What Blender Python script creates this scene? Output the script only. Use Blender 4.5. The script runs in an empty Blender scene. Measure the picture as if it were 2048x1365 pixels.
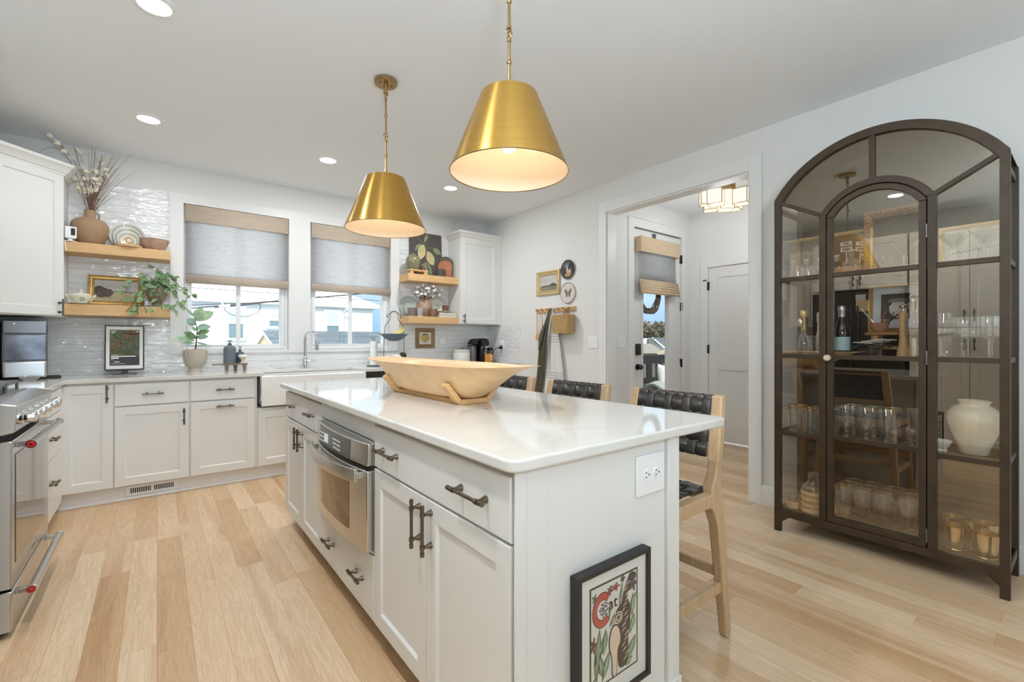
import bpy, bmesh, math, random
from mathutils import Vector, Matrix, Euler
PI = math.pi
random.seed(7)
scene = bpy.context.scene
COL = scene.collection

# ------------------------------------------------------------------ camera
cam_data = bpy.data.cameras.new('camera')
cam_data.sensor_width = 36.0
cam_data.lens = 911.5 / 2048 * 36.0
cam_data.clip_start = 0.03
camera = bpy.data.objects.new('camera', cam_data)
COL.objects.link(camera)
camera.location = (0, 0, 1.185)
camera.rotation_euler = (PI / 2, 0, -math.radians(37.9))
scene.camera = camera

# ------------------------------------------------------------------ view, world, sun
vs = scene.view_settings
vs.view_transform = 'Standard'
vs.look = 'None'
vs.gamma = 1.0
vs.use_curve_mapping = False
vs.exposure = 0.02
cy = scene.cycles
cy.use_denoising = True
cy.max_bounces = 8
cy.diffuse_bounces = 5
cy.glossy_bounces = 4
cy.transmission_bounces = 6
cy.transparent_max_bounces = 32
cy.sample_clamp_indirect = 6.0
cy.caustics_reflective = False
cy.caustics_refractive = False

world = bpy.data.worlds.new('sky')
scene.world = world
world.use_nodes = True
wn = world.node_tree
wn.nodes.clear()
w_out = wn.nodes.new('ShaderNodeOutputWorld')
w_bg = wn.nodes.new('ShaderNodeBackground')
w_bg.inputs['Strength'].default_value = 2.0
w_tc = wn.nodes.new('ShaderNodeTexCoord')
w_sep = wn.nodes.new('ShaderNodeSeparateXYZ')
w_rmp = wn.nodes.new('ShaderNodeValToRGB')
w_rmp.color_ramp.elements[0].position = 0.0
w_rmp.color_ramp.elements[0].color = (0.17, 0.32, 0.48, 1)
w_rmp.color_ramp.elements[1].position = 0.45
w_rmp.color_ramp.elements[1].color = (0.88, 0.95, 1.0, 1)
wn.links.new(w_tc.outputs['Generated'], w_sep.inputs[0])
wn.links.new(w_sep.outputs['Z'], w_rmp.inputs[0])
wn.links.new(w_rmp.outputs[0], w_bg.inputs['Color'])
wn.links.new(w_bg.outputs[0], w_out.inputs[0])

def add_light(name, kind, loc, rot=(0, 0, 0), energy=10, color=(1, 1, 1), size=0.1, size_y=None, parent=None, spread=None, shape=None):
    d = bpy.data.lights.new(name, kind)
    d.energy = energy
    d.color = color
    if kind == 'AREA':
        d.shape = shape or ('RECTANGLE' if size_y else 'DISK')
        d.size = size
        if size_y:
            d.size_y = size_y
        if spread:
            d.spread = spread
    elif kind == 'POINT':
        d.shadow_soft_size = size
    elif kind == 'SUN':
        d.angle = size
    o = bpy.data.objects.new(name, d)
    COL.objects.link(o)
    if parent is not None:
        o.parent = parent
    o.location = loc
    o.rotation_euler = rot
    return o

# sun behind the camera, high on the left: it lights the neighbour's house front
sun_dir = Vector((0.35, 0.62, -0.75))
add_light('sun', 'SUN', (0, -10, 12), sun_dir.to_track_quat('-Z', 'Y').to_euler(), 4.6, (1.0, 0.97, 0.92), math.radians(1.5))
WARM = (1.0, 0.90, 0.78)
NEUT = (0.92, 0.96, 1.0)
# first light shows in the cabinet glass, the rest are added ceiling fill
for lx, ly, lw in ((0.0, 1.31, 19.0), (2.3, 0.0, 2.0), (0.0, -0.2, 2.5), (2.3, -1.8, 1.0), (0.0, -1.8, 1.0)):
    add_light('downlight_and_fill', 'AREA', (lx, ly, 2.72), (0, 0, 0), lw, NEUT, 0.12)
# added area light in place of unseen windows behind the camera
add_light('rear_fill', 'AREA', (1.2, -3.4, 1.5), (PI / 2 + 0.7, 0, 0), 22.0, (0.80, 0.91, 1.0), 3.0, 1.9)
# added upward fill behind the camera, brightens the ceiling
add_light('upward_fill', 'AREA', (0.0, -0.7, 1.7), (PI - 0.62, 0, -0.45), 62.0, (0.74, 0.88, 1.0), 0.5)

# ------------------------------------------------------------------ materials
def srgb(r, g, b):
    f = lambda c: (c / 255 / 12.92) if c / 255 <= 0.04045 else ((c / 255 + 0.055) / 1.055) ** 2.4
    return (f(r), f(g), f(b), 1)

class NT:
    def __init__(self, name):
        self.m = bpy.data.materials.new(name)
        self.m.use_nodes = True
        self.t = self.m.node_tree
        self.t.nodes.clear()
        self.out = self.n('ShaderNodeOutputMaterial')
    def n(self, typ, **kw):
        nd = self.t.nodes.new(typ)
        for k, v in kw.items():
            if k.startswith('i_'):
                nd.inputs[k[2:].replace('_', ' ')].default_value = v
            else:
                setattr(nd, k, v)
        return nd
    def l(self, a, b):
        self.t.links.new(a, b)
    def bsdf(self, color=None, rough=0.5, metal=0.0, spec=0.5, coat=0.0):
        p = self.n('ShaderNodeBsdfPrincipled')
        if color is not None:
            p.inputs['Base Color'].default_value = color
        p.inputs['Roughness'].default_value = rough
        p.inputs['Metallic'].default_value = metal
        p.inputs['Specular IOR Level'].default_value = spec
        p.inputs['Coat Weight'].default_value = coat
        self.l(p.outputs[0], self.out.inputs['Surface'])
        return p
    def coords(self, scale=(1, 1, 1), rot=(0, 0, 0), loc=(0, 0, 0)):
        tc = self.n('ShaderNodeTexCoord')
        mp = self.n('ShaderNodeMapping')
        mp.inputs['Scale'].default_value = scale
        mp.inputs['Rotation'].default_value = rot
        mp.inputs['Location'].default_value = loc
        self.l(tc.outputs['Object'], mp.inputs[0])
        return mp.outputs[0]
    def noise(self, vec, scale=5, detail=3, rough=0.5, dist=0.0):
        n = self.n('ShaderNodeTexNoise')
        n.inputs['Scale'].default_value = scale
        n.inputs['Detail'].default_value = detail
        n.inputs['Roughness'].default_value = rough
        n.inputs['Distortion'].default_value = dist
        if vec is not None:
            self.l(vec, n.inputs['Vector'])
        return n.outputs['Fac']
    def ramp(self, fac, stops):
        r = self.n('ShaderNodeValToRGB')
        el = r.color_ramp.elements
        while len(el) < len(stops):
            el.new(0.5)
        for e, (p, c) in zip(el, stops):
            e.position = p
            e.color = c
        self.l(fac, r.inputs[0])
        return r.outputs[0]
    def bump(self, p, height, strength=0.2, dist=0.01):
        b = self.n('ShaderNodeBump')
        b.inputs['Strength'].default_value = strength
        b.inputs['Distance'].default_value = dist
        self.l(height, b.inputs['Height'])
        self.l(b.outputs[0], p.inputs['Normal'])
    def math(self, op, a, b=None):
        m = self.n('ShaderNodeMath', operation=op)
        for i, v in enumerate((a, b)):
            if v is None:
                continue
            if isinstance(v, (int, float)):
                m.inputs[i].default_value = v
            else:
                self.l(v, m.inputs[i])
        return m.outputs[0]
    def mix(self, fac, a, b, mode='MIX'):
        m = self.n('ShaderNodeMix', data_type='RGBA', blend_type=mode)
        for sock, v in ((m.inputs[0], fac), (m.inputs[6], a), (m.inputs[7], b)):
            if isinstance(v, (int, float, tuple)):
                sock.default_value = v
            else:
                self.l(v, sock)
        return m.outputs[2]

def plain(name, rgb, rough=0.5, metal=0.0, spec=0.5, coat=0.0, bump=0.0, bscale=60, vary=0.0, vscale=8):
    k = NT(name)
    c = srgb(*rgb)
    p = k.bsdf(c, rough, metal, spec, coat)
    if vary:
        v = k.coords()
        d = tuple(x * (1 - vary) for x in c[:3]) + (1,)
        e = tuple(min(1, x * (1 + vary)) for x in c[:3]) + (1,)
        k.l(k.ramp(k.noise(v, vscale, 4), [(0.3, d), (0.7, e)]), p.inputs['Base Color'])
    if bump:
        v = k.coords()
        k.bump(p, k.noise(v, bscale, 2), bump, 0.004)
    return k.m

def emit(name, rgb, strength):
    k = NT(name)
    e = k.n('ShaderNodeEmission')
    e.inputs[0].default_value = srgb(*rgb)
    e.inputs[1].default_value = strength
    k.l(e.outputs[0], k.out.inputs['Surface'])
    return k.m

def wood(name, c1, c2, axis=0, scale=1.0, rough=0.5, rings=12.0):
    k = NT(name)
    s = [9.0 * scale] * 3
    s[axis] = 0.8 * scale
    v = k.coords(tuple(s))
    n1 = k.noise(v, 2.2, 5, 0.6, 0.8)
    n2 = k.noise(v, 9.0, 3, 0.6)
    f = k.math('ADD', k.math('MULTIPLY', n1, 0.75), k.math('MULTIPLY', n2, 0.25))
    p = k.bsdf(None, rough)
    k.l(k.ramp(f, [(0.3, srgb(*c1)), (0.7, srgb(*c2))]), p.inputs['Base Color'])
    k.bump(p, n2, 0.05, 0.002)
    return k.m

def glassy(name, tint=(0.95, 0.97, 0.97, 1), gloss=0.12, edge=0.75, rough=0.02, gcol=(1, 1, 1, 1), haze=0.0):
    """thin clear glass: see-through with a reflection that grows at the rim"""
    k = NT(name)
    t = k.n('ShaderNodeBsdfTransparent')
    t.inputs[0].default_value = tint
    g = k.n('ShaderNodeBsdfGlossy')
    g.inputs['Color'].default_value = gcol
    g.inputs['Roughness'].default_value = rough
    lw = k.n('ShaderNodeLayerWeight')
    lw.inputs['Blend'].default_value = 0.35
    fac = k.math('ADD', k.math('MULTIPLY', k.math('POWER', lw.outputs['Facing'], 1.8), edge), gloss)
    mx = k.n('ShaderNodeMixShader')
    k.l(fac, mx.inputs[0])
    k.l(t.outputs[0], mx.inputs[1])
    k.l(g.outputs[0], mx.inputs[2])
    if haze:
        d = k.n('ShaderNodeBsdfDiffuse')
        d.inputs[0].default_value = (0.9, 0.92, 0.93, 1)
        m2 = k.n('ShaderNodeMixShader')
        m2.inputs[0].default_value = haze
        k.l(mx.outputs[0], m2.inputs[1])
        k.l(d.outputs[0], m2.inputs[2])
        mx = m2
    k.l(mx.outputs[0], k.out.inputs['Surface'])
    return k.m

M = {}
M['wall'] = plain('wall_paint', (231, 230, 226), 0.75, bump=0.03, bscale=220)
M['ceiling'] = plain('ceiling_paint', (240, 243, 245), 0.85)
M['trim'] = plain('trim_paint', (234, 233, 230), 0.4)
M['cabinet'] = plain('cabinet_paint', (230, 229, 225), 0.38)
M['gap'] = plain('cabinet_inside', (120, 116, 110), 0.8)
M['bronze'] = plain('bronze', (112, 100, 86), 0.32, 0.9, vary=0.15, vscale=80)
M['steel'] = plain('stainless_steel', (205, 203, 200), 0.26, 1.0)
M['steel_dark'] = plain('dark_steel', (120, 120, 120), 0.35, 1.0)
M['chrome'] = plain('chrome', (225, 226, 228), 0.08, 1.0)
M['black'] = plain('black_plastic', (22, 22, 23), 0.35)
M['black_matte'] = plain('black_matte', (30, 29, 28), 0.7)
M['dark_glass'] = plain('dark_glass', (18, 18, 20), 0.05, 0.0, 0.8)
M['white_plastic'] = plain('white_plastic', (242, 242, 242), 0.4)
M['white_ceramic'] = plain('white_ceramic', (240, 240, 236), 0.15, coat=0.5)
M['cream_ceramic'] = plain('cream_ceramic', (232, 228, 206), 0.12, coat=0.6)
M['sink'] = plain('fireclay', (244, 243, 240), 0.15, coat=0.4)
M['clay'] = plain('brown_clay', (166, 136, 106), 0.85, vary=0.05)
M['greige_pot'] = plain('greige_stoneware', (186, 176, 160), 0.6)
M['soil'] = plain('soil', (70, 55, 45), 0.95, vary=0.3, vscale=90)
M['pebble'] = plain('pebble', (196, 172, 160), 0.8, vary=0.15, vscale=60)
M['gold'] = plain('gilt', (206, 172, 108), 0.4, 0.6, vary=0.12, vscale=30)
M['gold_pale'] = plain('pale_gilt', (206, 184, 136), 0.5, 0.35, vary=0.1, vscale=30)
M['gold_dark'] = plain('gilt_dark', (128, 92, 40), 0.45, 0.5)
M['red'] = plain('red_enamel', (196, 38, 40), 0.3)
M['slate'] = plain('slate_blue_ceramic', (104, 112, 120), 0.55)
M['black_paint'] = plain('black_frame', (44, 40, 37), 0.55)
M['mat_white'] = plain('mat_board', (232, 231, 225), 0.8)
M['paper'] = plain('paper', (226, 222, 212), 0.85)
M['rope'] = plain('wicker', (190, 156, 108), 0.9, bump=0.9, bscale=160, vary=0.3, vscale=120)
M['olive'] = plain('olive_linen', (94, 88, 70), 0.95, bump=0.25, bscale=260)
M['linen_white'] = plain('white_linen', (226, 224, 219), 0.95, bump=0.2, bscale=260)
M['linen_stripe'] = plain('grey_stripe', (150, 152, 152), 0.95)
M['green_ceramic'] = plain('olive_glaze', (128, 124, 92), 0.25, coat=0.4, vary=0.15, vscale=18)
M['tan_ceramic'] = plain('tan_glaze', (172, 140, 116), 0.45, vary=0.15, vscale=16)
M['leaf'] = plain('leaf_green', (122, 152, 104), 0.45, vary=0.3, vscale=25)
M['leaf_pale'] = plain('leaf_pale', (176, 204, 168), 0.45, vary=0.25, vscale=22)
M['leaf_dark'] = plain('leaf_dark', (64, 98, 62), 0.45, vary=0.25, vscale=30)
M['stem'] = plain('stem_brown', (92, 70, 54), 0.9)
M['twig'] = plain('twig', (122, 94, 78), 0.9)
M['petal'] = plain('petal_cream', (236, 228, 210), 0.8)
M['cotton'] = plain('cotton', (245, 243, 240), 0.95)
M['teak'] = wood('teak', (150, 96, 58), (186, 128, 82), 1)
M['oak_shelf'] = wood('oak_shelf', (206, 164, 112), (228, 188, 136), 0, 1.2, 0.55)
M['stool_wood'] = wood('stool_wood', (184, 152, 114), (206, 176, 138), 2, 1.6, 0.5)
M['pine'] = wood('pine', (206, 158, 100), (234, 192, 136), 0, 2.0, 0.5)
M['bowl_wood'] = wood('dough_bowl_wood', (226, 184, 132), (240, 206, 160), 0, 0.9, 0.4)
M['dark_oak'] = wood('stained_oak', (104, 70, 34), (140, 98, 54), 1, 1.2, 0.5)
M['walnut'] = wood('walnut', (92, 62, 42), (128, 90, 62), 0, 2.0, 0.5)
M['light_wood'] = wood('light_wood', (196, 156, 108), (222, 184, 136), 2, 3.0, 0.5)
M['grey_wood'] = wood('grey_wood', (120, 102, 86), (150, 130, 112), 0, 3.0, 0.6)
M['copper_wood'] = plain('terracotta_wood', (168, 96, 52), 0.5, vary=0.2, vscale=20)
M['leather'] = plain('black_leather', (62, 57, 54), 0.36, vary=0.2, vscale=14, bump=0.1, bscale=120)
M['rattan_pale'] = plain('pale_rattan', (214, 190, 152), 0.8, vary=0.15, vscale=60)
M['bulb'] = emit('bulb_glow', (255, 226, 180), 9.0)
M['lens'] = emit('downlight_lens', (255, 246, 232), 7.0)
M['lampglass'] = emit('lit_milk_glass', (255, 240, 218), 1.25)
M['shade_in'] = plain('shade_lining', (240, 226, 206), 0.6)
M['glass'] = glassy('clear_glass', (0.93, 0.95, 0.955, 1), 0.12, 0.75, haze=0.022, rough=0.0)
M['pane'] = glassy('window_glass', (0.985, 0.99, 0.99, 1), 0.03, 0.12)
M['cab_glass'] = glassy('bronze_tinted_glass', (0.99, 0.975, 0.95, 1), 0.125, 0.10, 0.0, (1.0, 0.88, 0.72, 1))
M['goldrim'] = plain('gold_rim', (222, 186, 110), 0.2, 1.0)
M['julep'] = plain('pale_gold_metal', (226, 206, 160), 0.16, 1.0)
M['silver'] = plain('silver', (220, 216, 208), 0.12, 1.0)
M['iron'] = plain('bronzed_iron', (70, 57, 43), 0.42, 0.35, vary=0.2, vscale=10)
M['cab_back'] = plain('cabinet_back_bronze', (30, 24, 17), 0.7)
M['bottle'] = plain('bottle_glass', (14, 18, 14), 0.06, 0, 0.8)
M['label_blue'] = plain('label_blue', (176, 206, 212), 0.6)
M['foil'] = plain('silver_foil', (205, 208, 212), 0.3, 0.8)
M['foil_gold'] = plain('gold_foil', (222, 190, 120), 0.3, 0.8)
M['orange'] = plain('orange_glaze', (214, 140, 52), 0.35)
M['banana'] = plain('banana', (222, 206, 120), 0.6)
M['wire'] = plain('grey_iron', (96, 100, 102), 0.5, 0.6)
M['basket_blue'] = plain('blue_grey_enamel', (104, 120, 130), 0.5)
M['paper_towel'] = plain('paper_towel', (246, 246, 246), 0.95, bump=0.2, bscale=150)
M['cloud_white'] = plain('siding_white', (236, 240, 244), 0.8)
M['roof_white'] = plain('metal_roof', (206, 214, 222), 0.6)
M['shingle'] = plain('grey_shingle', (92, 106, 114), 0.9, vary=0.25, vscale=3)
M['yellow_siding'] = plain('yellow_siding', (240, 214, 160), 0.8)
M['house_pane'] = plain('house_window', (112, 138, 146), 0.15)
M['house_blind'] = plain('house_blind', (186, 204, 206), 0.5)
M['deck'] = plain('dark_stained_deck', (40, 30, 24), 0.7, vary=0.2)
M['lawn'] = plain('lawn', (128, 130, 112), 0.95, vary=0.3, vscale=2)
M['bush'] = plain('winter_tree', (104, 98, 76), 0.95, vary=0.3, vscale=1)
M['cushion'] = plain('cushion_linen', (188, 190, 186), 0.95, bump=0.2, bscale=120)
M['fridge'] = plain('black_stainless', (58, 54, 50), 0.35, 0.4)

# floor: white oak planks running away from the camera
def floor_mat():
    k = NT('oak_floor')
    tc = k.n('ShaderNodeTexCoord')
    sp = k.n('ShaderNodeSeparateXYZ')
    k.l(tc.outputs['Object'], sp.inputs[0])
    W, L = 0.112, 1.25
    xs = k.math('DIVIDE', sp.outputs[0], W)
    ix = k.math('FLOOR', xs)
    fx = k.math('FRACT', xs)
    wn1 = k.n('ShaderNodeTexWhiteNoise', noise_dimensions='1D')
    k.l(ix, wn1.inputs['W'])
    off = k.math('MULTIPLY', wn1.outputs['Value'], 7.3)
    ys = k.math('ADD', k.math('DIVIDE', sp.outputs[1], L), off)
    iy = k.math('FLOOR', ys)
    fy = k.math('FRACT', ys)
    cid = k.n('ShaderNodeCombineXYZ')
    k.l(ix, cid.inputs[0])
    k.l(iy, cid.inputs[1])
    wn2 = k.n('ShaderNodeTexWhiteNoise', noise_dimensions='2D')
    k.l(cid.outputs[0], wn2.inputs['Vector'])
    rnd = wn2.outputs['Value']
    base = k.ramp(rnd, [(0.0, srgb(216, 180, 138)), (0.25, srgb(226, 194, 154)), (0.62, srgb(234, 206, 170)), (1.0, srgb(242, 218, 184))])
    # grain, shifted per plank
    cv = k.n('ShaderNodeCombineXYZ')
    k.l(k.math('ADD', k.math('MULTIPLY', sp.outputs[0], 14.0), k.math('MULTIPLY', rnd, 91.0)), cv.inputs[0])
    k.l(k.math('MULTIPLY', sp.outputs[1], 0.9), cv.inputs[1])
    k.l(k.math('MULTIPLY', rnd, 37.0), cv.inputs[2])
    g1 = k.noise(cv.outputs[0], 1.1, 4, 0.55, 1.6)
    wv = k.math('FRACT', k.math('MULTIPLY', g1, 9.0))
    ring = k.math('ABSOLUTE', k.math('SUBTRACT', wv, 0.5))
    g2 = k.noise(cv.outputs[0], 8.0, 3, 0.6)
    grain = k.math('ADD', k.math('MULTIPLY', ring, 0.5), k.math('MULTIPLY', g2, 0.5))
    gcol = k.ramp(grain, [(0.2, srgb(214, 196, 176)), (0.6, (1, 1, 1, 1))])
    c = k.mix(0.55, base, gcol, 'MULTIPLY')
    g3 = k.noise(cv.outputs[0], 0.5, 2)
    streak = k.ramp(g3, [(0.58, (1, 1, 1, 1)), (0.72, srgb(214, 186, 158))])
    c = k.mix(0.6, c, streak, 'MULTIPLY')
    # knots
    vz = k.n('ShaderNodeTexVoronoi')
    vz.inputs['Scale'].default_value = 1.7
    cv2 = k.n('ShaderNodeCombineXYZ')
    k.l(k.math('MULTIPLY', sp.outputs[0], 3.2), cv2.inputs[0])
    k.l(sp.outputs[1], cv2.inputs[1])
    k.l(cv2.outputs[0], vz.inputs['Vector'])
    kn = k.ramp(vz.outputs['Distance'], [(0.0, srgb(150, 104, 66)), (0.07, (1, 1, 1, 1))])
    c = k.mix(0.45, c, kn, 'MULTIPLY')
    ex = k.math('MINIMUM', fx, k.math('SUBTRACT', 1.0, fx))
    ey = k.math('MULTIPLY', k.math('MINIMUM', fy, k.math('SUBTRACT', 1.0, fy)), L / W)
    seam = k.math('MINIMUM', ex, ey)
    sc = k.ramp(seam, [(0.0, srgb(206, 176, 142)), (0.014, (1, 1, 1, 1))])
    c = k.mix(0.8, c, sc, 'MULTIPLY')
    p = k.bsdf(None, 0.33, 0, 0.45)
    k.l(c, p.inputs['Base Color'])
    k.bump(p, g2, 0.03, 0.002)
    return k.m
M['floor'] = floor_mat()

def tile_mat():
    k = NT('glossy_subway_tile')
    tc = k.n('ShaderNodeTexCoord')
    sp = k.n('ShaderNodeSeparateXYZ')
    k.l(tc.outputs['Object'], sp.inputs[0])
    cb = k.n('ShaderNodeCombineXYZ')
    k.l(k.math('ADD', sp.outputs[0], sp.outputs[1]), cb.inputs[0])
    k.l(sp.outputs[2], cb.inputs[1])
    br = k.n('ShaderNodeTexBrick')
    br.offset = 0.37
    br.inputs['Scale'].default_value = 1.0
    br.inputs['Brick Width'].default_value = 0.245
    br.inputs['Row Height'].default_value = 0.055
    br.inputs['Mortar Size'].default_value = 0.0016
    br.inputs['Mortar Smooth'].default_value = 0.3
    br.inputs['Color1'].default_value = srgb(240, 240, 239)
    br.inputs['Color2'].default_value = srgb(233, 233, 232)
    br.inputs['Mortar'].default_value = srgb(228, 227, 225)
    k.l(cb.outputs[0], br.inputs['Vector'])
    p = k.bsdf(None, 0.06, 0, 0.6)
    k.l(br.outputs['Color'], p.inputs['Base Color'])
    mp = k.n('ShaderNodeMapping')
    mp.inputs['Scale'].default_value = (1.0, 3.2, 1.0)
    k.l(cb.outputs[0], mp.inputs[0])
    n = k.noise(mp.outputs[0], 11.0, 2, 0.5, 0.4)
    h = k.math('ADD', k.math('MULTIPLY', n, 1.0), k.math('MULTIPLY', br.outputs['Fac'], -0.25))
    k.bump(p, h, 1.0, 0.011)
    return k.m
M['tile'] = tile_mat()

def quartz_mat():
    k = NT('white_quartz')
    v = k.coords()
    n = k.noise(v, 3.0, 6, 0.6, 1.2)
    c = k.ramp(n, [(0.35, srgb(224, 221, 214)), (0.62, srgb(218, 214, 206)), (0.72, srgb(208, 203, 195)), (0.78, srgb(220, 216, 209))])
    v2 = k.n('ShaderNodeTexVoronoi')
    v2.inputs['Scale'].default_value = 60
    k.l(v, v2.inputs['Vector'])
    sp = k.ramp(v2.outputs['Distance'], [(0.0, srgb(206, 200, 192)), (0.12, (1, 1, 1, 1))])
    p = k.bsdf(None, 0.055, 0, 0.5)
    k.l(k.mix(0.35, c, sp, 'MULTIPLY'), p.inputs['Base Color'])
    return k.m
M['quartz'] = quartz_mat()

def brass_mat():
    k = NT('brushed_brass')
    v = k.coords((1, 1, 60))
    n = k.noise(v, 6, 3)
    p = k.bsdf(srgb(212, 170, 92), 0.27, 1.0)
    k.l(k.ramp(n, [(0.3, srgb(204, 160, 80)), (0.7, srgb(214, 172, 92))]), p.inputs['Base Color'])
    p.inputs['Anisotropic'].default_value = 0.8
    p.inputs['Anisotropic Rotation'].default_value = 0.25
    tg = k.n('ShaderNodeTangent', direction_type='RADIAL', axis='Z')
    k.l(tg.outputs[0], p.inputs['Tangent'])
    return k.m
M['brass'] = brass_mat()
M['brass_old'] = plain('antique_brass', (176, 148, 104), 0.32, 1.0)

def woven_mat(name, c1, c2, transl):
    k = NT(name)
    v = k.coords((2.2, 2.2, 95))
    n = k.noise(v, 3.0, 4, 0.65)
    v2 = k.coords((7, 7, 120))
    n2 = k.noise(v2, 2.0, 2)
    slub = k.ramp(n2, [(0.27, srgb(120, 112, 104)), (0.36, (1, 1, 1, 1))])
    c = k.mix(0.42, k.ramp(n, [(0.3, srgb(*c1)), (0.7, srgb(*c2))]), slub, 'MULTIPLY')
    d = k.n('ShaderNodeBsdfDiffuse')
    k.l(c, d.inputs[0])
    if transl:
        tr = k.n('ShaderNodeBsdfTranslucent')
        k.l(c, tr.inputs[0])
        mx = k.n('ShaderNodeMixShader')
        mx.inputs[0].default_value = transl
        k.l(d.outputs[0], mx.inputs[1])
        k.l(tr.outputs[0], mx.inputs[2])
        k.l(mx.outputs[0], k.out.inputs['Surface'])
    else:
        k.l(d.outputs[0], k.out.inputs['Surface'])
    return k.m
M['shade_cloth'] = woven_mat('woven_shade_cloth', (228, 226, 226), (252, 251, 252), 0.8)
M['shade_fold'] = woven_mat('woven_shade_fold', (200, 184, 166), (226, 212, 196), 0.25)
M['shade_band'] = woven_mat('woven_shade_band', (192, 174, 154), (220, 204, 184), 0.04)  # tan copy of the shade cloth: lack of daylight behind put into its colour

def board_siding():
    k = NT('white_lap_siding')
    tc = k.n('ShaderNodeTexCoord')
    sp = k.n('ShaderNodeSeparateXYZ')
    k.l(tc.outputs['Object'], sp.inputs[0])
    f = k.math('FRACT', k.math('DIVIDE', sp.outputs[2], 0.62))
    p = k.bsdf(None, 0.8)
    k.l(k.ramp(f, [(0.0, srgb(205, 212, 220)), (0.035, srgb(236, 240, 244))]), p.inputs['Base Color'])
    return k.m
M['siding'] = board_siding()

def shingle_mat():
    k = NT('grey_roof_shingles')
    v = k.coords((1, 1, 1))
    br = k.n('ShaderNodeTexBrick')
    br.inputs['Scale'].default_value = 1.0
    br.inputs['Brick Width'].default_value = 0.3
    br.inputs['Row Height'].default_value = 0.11
    br.inputs['Mortar Size'].default_value = 0.008
    br.inputs['Color1'].default_value = srgb(84, 96, 104)
    br.inputs['Color2'].default_value = srgb(102, 114, 121)
    br.inputs['Mortar'].default_value = srgb(66, 78, 86)
    k.l(v, br.inputs['Vector'])
    p = k.bsdf(None, 0.9)
    k.l(br.outputs['Color'], p.inputs['Base Color'])
    return k.m
M['shingle'] = shingle_mat()

def rug_weave(name, c1, c2, sx, sz):
    k = NT(name)
    v = k.coords((sx, sx, sz))
    ck = k.n('ShaderNodeTexChecker')
    ck.inputs['Scale'].default_value = 1.0
    ck.inputs['Color1'].default_value = srgb(*c1)
    ck.inputs['Color2'].default_value = srgb(*c2)
    k.l(v, ck.inputs[0])
    p = k.bsdf(None, 0.8)
    k.l(ck.outputs[0], p.inputs['Base Color'])
    k.bump(p, ck.outputs[1], 0.5, 0.003)
    return k.m
def seagrass():
    k = NT('seagrass_weave')
    n = k.noise(k.coords((70, 70, 190)), 1.0, 3, 0.6, 0.6)
    p = k.bsdf(None, 0.9)
    k.l(k.ramp(n, [(0.32, srgb(140, 106, 62)), (0.55, srgb(196, 162, 110)), (0.72, srgb(222, 192, 142))]), p.inputs['Base Color'])
    k.bump(p, n, 0.9, 0.006)
    return k.m
M['seagrass'] = seagrass()
M['basketweave'] = rug_weave('basket_weave', (170, 134, 86), (206, 174, 124), 90, 90)

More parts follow.
